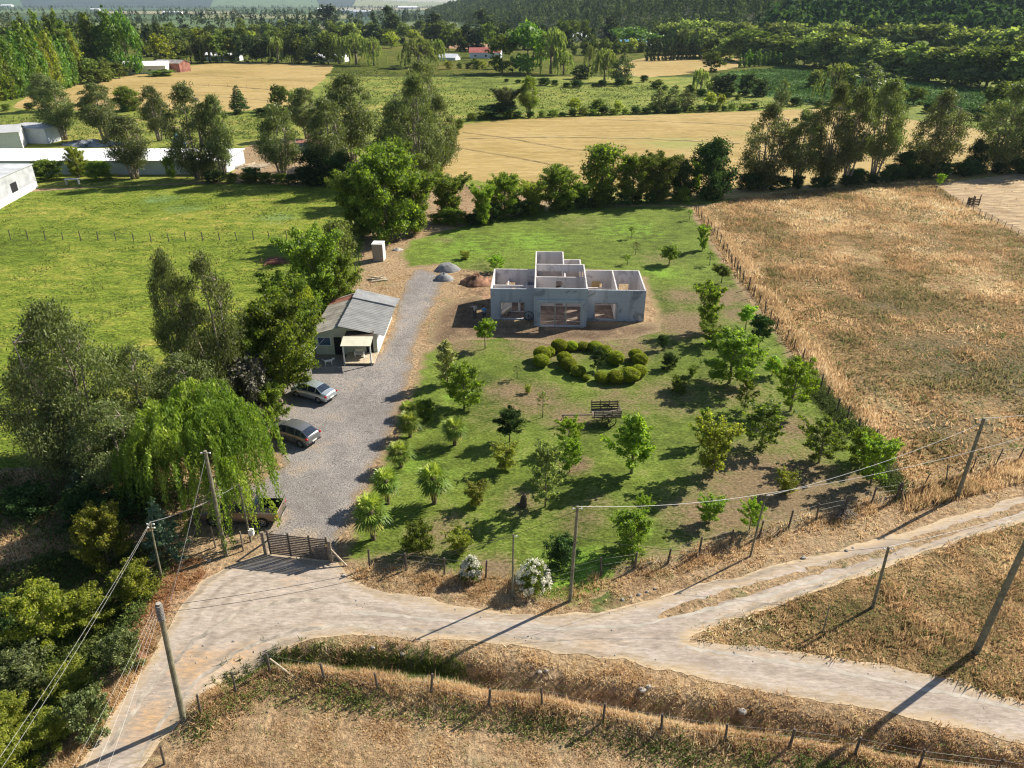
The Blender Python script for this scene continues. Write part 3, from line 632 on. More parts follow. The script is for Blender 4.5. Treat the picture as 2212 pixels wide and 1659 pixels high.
# conifer with tiers
def conifer(key, h, w, seed, nleaf=2600, leaf=.28):
    r = np.random.default_rng(seed); mb = MB(); mb.tube([(0,0,-.2), (0,0,h*.6), (0,0,h*.98)], [h*.02, h*.012, h*.003], 6); cl = []
    for i in range(13):
        t = .2+.78*i/12; rr = w/2*(1.08-t)**.8; k = 6
        for j in range(k):
            a = j*6.28/k+i*.6; p = Vector((math.cos(a)*rr*.7, math.sin(a)*rr*.7, h*t-.05*rr)); cl.append((p.x, p.y, p.z, rr*.38, rr*.38, h*.022))
            mb.tube([(0, 0, h*t), (p.x*1.3, p.y*1.3, p.z)], [h*.004, h*.001], 4, cap=False)
    V, F, T = cloud(cl, nleaf, leaf, seed, .35, sub=8, spread=.3, shell=.2); make_proto(key, V, F, T, 'dark', mb, BARK, h, w)
conifer('pine', 10, 7, 81, 4200, .5)
# weeping willow: arching boughs, hanging strands
def willow(key, lm, h, w, strands, leaf, seed, lpm=5.0, hang=(.25, .75), nb=30):
    r = np.random.default_rng(seed); C, tn = [], []; mb = MB(); ends = []
    for i in range(nb):
        a = i*2.4+.5*r.normal(); e = (.12+.88*math.sqrt((i+.5)/nb))*(.85+.25*r.random()); el = math.sqrt(max(.02, 1-min(1, e)**2))
        ends.append((math.cos(a)*e*w*.40, math.sin(a)*e*w*.40, h*(.50+.44*el+.05*r.normal()), r.random(), .55+.6*r.random()))
    mb.tube([(0,0,-.3), (.1,0,h*.2), (-.05,.1,h*.42)], [h*.05, h*.038, h*.028], 9)
    for (x, y, z, q, g) in ends: mb.tube([(-.05,.1,h*.36), (x*.45, y*.45, z*.80), (x, y, z*.96)], [h*.014, h*.008, h*.002], 5, cap=False)
    rope = None
    for k in range(strands):
        if k % 6 == 0: j_ = r.integers(nb); s = w*.085; rope = (r.normal()*s, r.normal()*s, r.random(), r.random())
        x, y, z, q, g = ends[j_]; s = w*.085; dx, dy = rope[0]+r.normal()*w*.010, rope[1]+r.normal()*w*.010; q = .5*q+.5*rope[2]
        p = np.array([x+dx, y+dy, z+h*.05-.9*(dx*dx+dy*dy)/(w*.14)+r.normal()*s*.15]); rad = math.hypot(p[0], p[1])/(w/2)
        ln = h*(hang[0]+(hang[1]-hang[0])*(.75*rope[3]+.25*r.random()))*g*(.45+.65*min(1, rad)); ln = min(ln, p[2]-.5)
        if ln <= .3: continue
        n = int(ln*lpm)+2; t = np.linspace(0, 1, n); o = np.array([p[0]-x*.7, p[1]-y*.7, 0]); o = o/(np.linalg.norm(o)+1e-6)
        pts = p+o*(np.sqrt(t)*h*.05)[:, None]+np.stack([r.normal(size=n)*.06, r.normal(size=n)*.06, -ln*t**1.35], 1)
        C.append(pts); tn.append(np.clip(.8*q+.1*r.random()+.25*r.random(n)-.1*t, 0, 1))
    cen = np.concatenate(C); tone = np.concatenate(tn); n = len(cen)
    V, F = quads_from(cen, leaf*(.6+.8*r.random(n)), .34, r, None, down=.9)
    make_proto(key, V, F, np.repeat(tone, 4), lm, mb, BARK, h, w)
willow('wil_a', 'willow', 10, 10.5, 2700, .25, 91, lpm=8, hang=(.2, .62))
willow('wil_far', 'palewillow', 12, 12, 520, .95, 92, lpm=1.5, hang=(.12, .42))
willow('wil_b', 'willow', 6, 5, 600, .26, 93, lpm=5)
# fan palm
def palm(key, h, w, seed):
    r = np.random.default_rng(seed); mb = MB(); n = 10
    mb.tube([(0, 0, -.2)]+[(0.02*math.sin(i), 0, h*.62*i/n) for i in range(1, n+1)], [.2]+[.15+.035*(i % 2) for i in range(n)], 9)
    V, F, T = [], [], []; b = 0
    def fan(a, el, L_, R_, tone):
        nonlocal b
        o = Vector((0, 0, h*.60)); d = Vector((math.cos(a)*math.cos(el), math.sin(a)*math.cos(el), math.sin(el)))
        side = Vector((-math.sin(a), math.cos(a), 0)); nrm = d.cross(side)
        hub = o+d*L_+Vector((0, 0, -.06*L_)); V.extend([o-side*.02, o+side*.02, hub+side*.02, hub-side*.02]); F.append((b, b+1, b+2, b+3)); T.extend([tone*.6]*4); b += 4
        m = 15
        for i in range(m):
            t = (i/(m-1)-.5)*R(205); bd = (d*math.cos(t)+side*math.sin(t)).normalized(); wv = (side*math.cos(t)-d*math.sin(t)).normalized()*.045*R_*1.6
            Ls = R_*(1-.22*abs(t)/1.8)*(.9+.2*r.random()); tip = hub+bd*Ls+Vector((0, 0, -.22*Ls*(1+.8*r.random())))+nrm*.04; mid = hub+bd*Ls*.5+nrm*.05*(1 if i % 2 else -1)
            tt = np.clip(tone+.25*(r.random()-.5), 0, 1)
            V.extend([hub, mid+wv, tip, mid-wv]); F.append((b, b+1, b+2, b+3)); T.extend([tt]*4); b += 4
    for i in range(26):
        t = i/25; el = R(78-108*t)+.08*r.normal(); fan(i*2.4, el, w*.22*(.7+.5*r.random()), w*.30, .95-.75*t)
    main = (np.array([tuple(v) for v in V]), np.array(F), np.array(T)); V, F, T = [], [], []; b = 0
    for i in range(9): fan(i*2.4+.7, R(-42-25*r.random()), w*.18, w*.26, r.random())
    dry = mesh_np(key+'_dry', np.array([tuple(v) for v in V]), np.array(F), [LM['palmdry']], {'tone': np.array(T)})
    make_proto(key, *main, 'palm', mb, PALMBARK, h, w, extra=dry)
palm('palm_a', 2.9, 2.7, 101); palm('palm_b', 2.7, 2.6, 102)
# clipped ball
def ball(key, seed):
    r = np.random.default_rng(seed); n = 8500; d = r.normal(size=(n, 3)); d /= np.linalg.norm(d, axis=1)[:, None]; d = d[d[:, 2] > -.85]
    bump_ = 1+.09*(vn(d[:, 0]*3+9, d[:, 1]*3+d[:, 2]*3+9, seed)-.5)*2
    cen = d*np.array([.5, .5, .40])*(bump_*(1-.07*r.random(len(d))))[:, None]+np.array([0, 0, .42])
    V, F = quads_from(cen, .055*(.7+.6*r.random(len(cen))), .6, r, d)
    tone = np.clip(.5*vn(d[:, 0]*7, d[:, 1]*7+d[:, 2]*5, seed)+.5*r.random(len(d)), 0, 1)
    mb = MB(); mb.tube([(0,0,-.05), (0,0,.5)], [.03, .02], 6)
    r2 = np.random.default_rng(seed+1)
    for i in range(60):
        q = r2.normal(size=3); q /= np.linalg.norm(q); mb.tube([(0,0,.3), tuple(q*.42+np.array([0,0,.47]))], [.012, .004], 3, cap=False)
    d3 = d*np.array([.43, .43, .34])+np.array([0, 0, .42]); V3, F3 = quads_from(d3[::2], np.full(len(d3[::2]), .085), .8, r, d[::2]); 
    V, F, T = merge([(V, F, np.repeat(tone, 4)), (V3, F3, np.full(len(V3), .05))])
    make_proto(key, V, F, T, 'box', mb, BARK, .84, 1)
ball('ball_a', 111); ball('ball_b', 112)

TONE_NAMES = {}
def plant(name, key, loc, h, w, label, cat='tree', group=None, rz=None, lm=None, lean=None, crown_name='crown'):
    p = PROTO[key]; sz = h/p['h']; sx = w/p['w']
    e = empty(name, loc, rnd.random()*6.28 if rz is None else rz, label, cat, group)
    e.scale = (sx, sx, sz)
    if lean: e.rotation_euler[0], e.rotation_euler[1] = lean; e.rotation_euler[2] = 0
    me = p['crown']
    if lm and lm != p['lm']:
        k = (key, lm)
        if k not in TONE_NAMES:
            me2 = me.copy(); me2.materials.clear(); me2.materials.append(LM[lm]); TONE_NAMES[k] = me2
        me = TONE_NAMES[k]
    link(crown_name, me, e)
    if p['trunk']: link('trunk', p['trunk'], e)
    if p['extra']: link('dry_frond_skirt', p['extra'], e)
    return e
def at_px(name, key, u, vb, vt, wpx, label, cat='tree', group=None, lm=None, lean=None, hmin=.3, **kw):
    """a plant whose foot is at (u, vb) and whose top reaches vt, crown wpx wide, all in photo pixels at its own distance"""
    g = P(u, vb, terrain=True); top = PY(u, vt, g.y); dist = g.y*cp+(CAMH-g.z)*sp
    h = max(hmin, top.z-g.z); w = .93*wpx*dist/FPX
    return plant(name, key, g, h, w, label, cat, group, lm=lm, lean=lean, **kw)
# ------------------------------------------------------------ trees and shrubs of the garden
G_LAWN = 'trees and shrubs planted on the lawn'
for a in [
 ('small_tree','lol_a',1048,754,690,46,'small round-headed tree on a bare trunk in front of the concrete house','tree',None),
 ('flowering_shrub','orn_a',967,830,737,44,'tall cream-flowered shrub beside the gravel drive below the house','shrub',None),
 ('bushy_tree','sml_a',1003,884,790,82,'broad bushy tree just below the cream-flowered shrub','tree',None),
 ('small_tree','rnd_a',1101,955,884,62,'dark round-headed small tree with bare trunk between palms and cart','tree',None),
 ('shrub','lit_a',1092,1014,958,56,'pale round shrub just below the dark round-headed tree','shrub',None),
 ('small_tree','brt_b',1228,968,905,60,'bright green little tree in front of the cart shaft','tree',None),
 ('small_tree','sml_a',1230,1020,948,52,'green little tree directly below the one at the cart shaft','tree',None),
 ('wispy_tree','wisp_a',1178,1095,958,74,'tall wispy grey-green tree behind the tree stump','tree',None),
 ('bright_tree','brt_a',1364,1022,897,92,'bright yellow-green pointed tree in mid lawn, below the cart','tree',None),
 ('shrub','lit_a',1028,1092,1045,46,'small pale shrub left of the tree stump','shrub',None),
 ('shrub','shr_a',905,1192,1132,66,'round green shrub just inside the front fence, left of the others','shrub',None),
 ('shrub','lit_a',995,1194,1145,56,'olive shrub second from the left inside the front fence','shrub',None),
 ('shrub','shr_b',1214,1226,1164,82,'dark shrub on the lawn right behind the tall power pole','shrub',None),
 ('shrub','shr_a',1362,1186,1108,78,'large green shrub on the lawn right of the tall power pole','shrub',None),
 ('shrub','brt_b',1388,1112,1074,44,'small bright shrub just above the large green shrub','shrub',None),
 ('shrub','sml_b',1531,1130,1074,62,'loose green shrub on the brown patch left of the thin leaning pole','shrub',None),
 ('shrub','brt_b',1618,1146,1084,52,'bright green shrub beside the thin leaning pole','shrub',None),
 ('tall_tree','sml_b',1538,1025,905,92,'tall full tree right of the pointed bright tree','tree','gold'),
 ('sapling','brt_a',1518,960,882,44,'bright leafy shoot tree touching the tall full tree','tree',None),
 ('small_tree','wisp_a',1643,968,872,84,'grey-green slender tree on the right part of the lawn','tree','green'),
 ('bushy_tree','brt_b',1768,1000,915,104,'low wide bright bushy tree near the corner of the right fence','tree','green'),
 ('shrub','sml_b',1880,1045,945,80,'tall green shrub growing against the corner of the right fence','shrub',None),
 ('shrub','shr_a',1860,1000,930,60,'green shrub on the fence line just above the corner','shrub',None),
 ('sapling','lit_a',1697,1068,1020,46,'thin yellowish sapling on the bare brown patch','tree',None),
 ('bright_tree','brt_b',1707,888,783,100,'bright yellow-green spreading tree beside the right fence','tree',None),
 ('small_tree','wisp_a',1607,886,815,42,'slim grey-green tree left of the spreading bright tree','tree','green'),
 ('small_tree','brt_a',1667,812,769,40,'little bright tree above the spreading one by the right fence','tree',None),
 ('bushy_tree','sml_a',1575,828,718,118,'biggest green bushy tree on the right of the lawn','tree',None),
 ('bushy_tree','sml_b',1524,716,614,64,'tall green tree right of the concrete house','tree',None),
 ('shrub','sml_b',1535,745,700,60,'green shrub at the foot of the tree right of the concrete house','shrub',None),
 ('small_tree','lol_a',1610,712,661,44,'small tree with yellow top beside the right fence','tree','bright'),
 ('small_tree','rnd_a',1638,752,682,50,'dark small tree with bare trunk beside the yellow-topped one','tree',None),
 ('shrub','shr_b',1445,796,764,37,'dark round shrub right of the clipped balls','shrub',None),
 ('shrub','rnd_a',1430,756,724,26,'small dark upright shrub between house and clipped balls','shrub',None),
 ('shrub','shr_a',1465,846,814,40,'low green shrub below the dark round one','shrub',None),
 ('sapling','sap_a',1117,818,786,24,'thin sapling left of the ring of clipped balls','tree',None),
 ('sapling','sap_a',1172,902,840,28,'bare-stemmed wispy sapling left of the cart','tree',None),
 ('small_tree','rnd_a',1445,572,530,44,'round-headed small tree alone on the back lawn','tree','green'),
 ('small_tree','lol_a',1558,611,571,44,'round small tree close to the right fence behind the house','tree','green'),
 ('sapling','sap_b',1363,516,489,16,'tiny bright sapling farthest back on the back lawn','tree',None),
 ('sapling','sap_a',1373,550,519,20,'tiny pale sapling in the middle of the back lawn','tree',None),
 ('sapling','sap_b',1355,572,550,16,'tiny sapling nearest the house on the back lawn','tree',None),
 ('shrub','brt_b',1072,588,553,40,'bright shrub peeping over the left wing of the concrete house','shrub',None),
 ('shrub','lit_a',1005,560,543,24,'small olive shrub alone on the left of the back lawn','shrub',None),
 ('small_tree','sml_b',1517,541,486,32,'slim green tree at the far end of the right fence','tree',None),
 ('sapling','sap_a',1533,573,540,24,'thin sapling below the slim tree at the far fence end','tree','green'),
 ('sapling','sap_b',1489,476,451,14,'tiny bright sapling in the far corner of the back lawn','tree',None),
 ('trailing_shrub','wisp_a',1290,803,752,36,'dark straggly shrub in the middle of the clipped balls','shrub','dark'),
 ('sapling','sap_a',930,885,862,12,'very thin sapling at the left edge of the lawn','tree',None),
 ('shrub','shr_a',918,905,865,46,'low bright shrub behind the uppermost palm','shrub','green'),
 ('shrub','lit_a',1140,850,832,16,'tiny weed-like shrub on the bare patch left of the cart','shrub',None),
 ('shrub','sml_b',1495,812,790,26,'small loose shrub between the dark shrubs and big bushy tree','shrub',None),
 ]:
    at_px(a[0], a[1], *a[2:6], a[6], a[7], G_LAWN, lm=a[8])
for i, (u, vb, vt, w, k, lb) in enumerate([(886,944,889,56,'palm_b','topmost fan palm along the gravel drive'),(983,962,902,60,'palm_a','yellowish fan palm standing right of the row of palms'),
   (866,1010,953,62,'palm_b','second fan palm from the top along the drive'),(838,1088,1010,68,'palm_a','third fan palm from the top along the drive'),
   (938,1088,1002,74,'palm_a','tall dark-skirted fan palm in the lawn beside the row'),(807,1165,1066,80,'palm_b','lowest fan palm, on a bare trunk near the gate'),(882,900,868,42,'palm_b','smallest fan palm in the tree shade by the drive')]):
    at_px('fan_palm', k, u, vb, vt, w, lb, 'palm tree', 'fan palms beside the gravel drive')
# ring of clipped balls: zoom coordinates turned to photo pixels
balls = [(410,460,215),(425,375,215),(512,322,180),(665,255,212),(840,238,170),(1010,232,155),(1170,245,175),(1310,305,165),(1390,375,150),(1460,432,212),(738,425,190),(800,515,205),(930,600,205),(1045,660,112),(1275,685,180),(1470,695,212),(1650,668,252),(1785,610,222),(1805,455,205),(1750,375,185)]
blab = ['front ball at the left end of the outer ring','second ball from the left end of the outer ring','third ball from the left end of the outer ring','large ball at the upper left of the ring','ball right of the large upper left one','small ball at the top of the ring',
 'ball at the top right of the ring','ball behind the straggly dark shrub','ball just below the one behind the straggly shrub','wide ball right of the straggly dark shrub','upper ball of the inner left trio','middle ball of the inner left trio','lowest ball of the inner left trio','tiny ball between the trio and the lower row',
 'leftmost ball of the lower right row','second ball of the lower right row','largest ball, at the lower right of the ring','ball at the right end of the lower row','upper ball on the right edge of the ring','topmost ball on the right edge of the ring']
for i, (bx, by, bw) in enumerate(balls):
    u, v, w = 1105.9+bx*.15276, 721.9+by*.15276, bw*.15276
    at_px('clipped_bush', 'ball_a' if i % 2 else 'ball_b', u, v-2, v-w*(.72+.16*rnd.random()), w*(1.10+.18*rnd.random()), 'clipped yellow-green '+blab[i], 'clipped bush', 'clipped balls in a ring on the lawn')
for i, (u, vb, vt, w, lb) in enumerate([(1018,1248,1201,46,'smaller white hydrangea left of the thin pole'),(1153,1268,1205,78,'larger white hydrangea between the two front poles')]):
    g = P(u, vb, terrain=True); dist = (g.y*cp+CAMH*sp); ww = w*dist/FPX; hh = PY(u, vt, g.y).z-g.z
    r = np.random.default_rng(300+i); e = empty('hydrangea_bush', g, 0, lb, 'flowering shrub', 'white hydrangeas at the front fence'); cl = rand_clumps(r, 12, ww, hh*.9, .1, ww*.2, 'dome')
    V, F, T = cloud(cl, 2200, .13, 310+i); link('foliage', mesh_np('hydrangea_leaves', V, F, [LM['green']], {'tone': T}), e)
    d = r.normal(size=(95, 3)); d[:, 2] = np.abs(d[:, 2]); d /= np.linalg.norm(d, axis=1)[:, None]; bc = [(x*ww*.46, y*ww*.46, .25+z*hh*.78, .12, .12, .09) for x, y, z in d]
    V, F, T = cloud(bc, 5200, .05, 320+i, .9, sub=6, spread=.35, shell=.8); link('blossom', mesh_np('hydrangea_blossom', V, F, [LM['hydr']], {'tone': T}), e)

# ------------------------------------------------------------ the green belt left of the drive
for a in [
 ('weeping_willow','wil_a',462,1092,856,325,'big weeping willow draped over the pickup beside the gate','willow',None),
 ('eucalyptus_tree','euc_a',205,1025,655,225,'dark leaning eucalyptus at the left, its head above the green pasture','tree',None),
 ('eucalyptus_tree','euc_b',120,990,785,150,'low spreading eucalyptus on the pasture edge at far left','tree',None),
 ('eucalyptus_tree','euc_b',275,1060,870,150,'dark grey-green eucalyptus just left of the weeping willow','tree',None),
 ('eucalyptus_tree','euc_a',425,905,543,105,'tall thin eucalyptus, left one of the pair above the belt','tree',None),
 ('eucalyptus_tree','euc_b',500,900,548,118,'tall pale-stemmed eucalyptus, right one of the pair above the belt','tree',None),
 ('eucalyptus_tree','euc_b',430,960,765,145,'bushy eucalyptus filling the belt behind the weeping willow','tree',None),
 ('bushy_tree','shr_p',552,905,772,100,'purplish grey bushy tree just above the weeping willow','tree',None),
 ('leafy_tree','rob_a',612,855,640,155,'big bright green tree left of the small white cottage','tree',None),
 ('leafy_tree','rob_b',655,790,655,95,'green tree touching the cottage roof','tree',None),
 ('weeping_willow','wil_b',658,740,607,78,'small yellow-green willow behind the cottage','willow','gold'),
 ('leafy_tree','rob_b',690,690,498,115,'tall green tree behind the small willow','tree',None),
 ('leafy_tree','rob_a',738,670,545,85,'green tree left of the tall box hut','tree',None),
 ('olive_tree','oli_a',738,600,475,62,'narrow grey-green tree at the upper end of the belt','tree',None),
 ('leafy_tree','rob_b',560,800,680,90,'green tree behind the pair of tall eucalyptus','tree',None),
 ('leafy_tree','shr_a',590,905,830,70,'green bush at the upper edge of the parking place','shrub',None),
 ('shrub','wat_a',548,945,870,80,'grey-leaved shrub between silver car and willow','shrub',None),
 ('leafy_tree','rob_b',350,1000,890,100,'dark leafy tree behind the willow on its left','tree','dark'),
 ('silver_shrub','wat_a',195,1060,905,75,'pale blue-leaved young tree in the deep shade at left','tree',None),
 ('eucalyptus_tree','euc_b',340,985,745,125,'dark eucalyptus between the leaning one and the thin pair','tree',None),
 ('leafy_tree','rob_b',630,735,592,100,'dark green tree right behind the small yellow-green willow','tree',None),
 ('leafy_tree','rob_a',560,870,700,120,'green tree between the thin eucalyptus pair and the cottage tree','tree',None),
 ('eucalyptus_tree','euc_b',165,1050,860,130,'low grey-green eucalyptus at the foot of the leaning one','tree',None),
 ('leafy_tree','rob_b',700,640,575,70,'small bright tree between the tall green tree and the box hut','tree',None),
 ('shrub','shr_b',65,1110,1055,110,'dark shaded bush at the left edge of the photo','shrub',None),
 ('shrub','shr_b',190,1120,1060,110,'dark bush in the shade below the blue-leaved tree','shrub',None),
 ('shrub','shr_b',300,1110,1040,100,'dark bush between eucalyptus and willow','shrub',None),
 ('shrub','shr_g',238,1222,1100,108,'golden green feathery bush left of the small pole','shrub',None),
 ('wattle_tree','wat_a',362,1205,1080,92,'blue-green wattle beside the small pole','tree',None),
 ('shrub','shr_g',110,1385,1275,130,'large golden green bush below the shaded ground','shrub',None),
 ('shrub','shr_g',205,1352,1280,100,'golden bush on the bank beside the rusty dry heap','shrub',None),
 ('shrub','shr_a',300,1290,1225,85,'fresh green bush right below the wattle','shrub','gold'),
 ('shrub','shr_a',60,1480,1418,100,'green bush at the left edge, below the large golden one','shrub','euc'),
 ('shrub','shr_a',160,1495,1445,100,'green bush at the foot of the bank above the road','shrub','gold'),
 ('shrub','shr_g',20,1572,1515,100,'yellowish bush at the left edge near the bottom','shrub',None),
 ('shrub','shr_g',115,1600,1550,95,'dark green bush at the bottom left by the wires','shrub',None),
 ('shrub','shr_a',205,1580,1500,90,'small green bush at the roadside of the left bank','shrub','euc'),
 ('shrub','shr_g',30,1690,1605,120,'pale bush in the bottom left corner','shrub',None),
 ('shrub','shr_a',275,1440,1370,80,'small green bush under the thick pole wires','shrub','euc'),
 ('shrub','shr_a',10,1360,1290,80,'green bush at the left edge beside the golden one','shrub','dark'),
 ]:
    at_px(a[0], a[1], *a[2:6], a[6], a[7], 'trees and bushes of the belt left of the drive', lm=a[8])

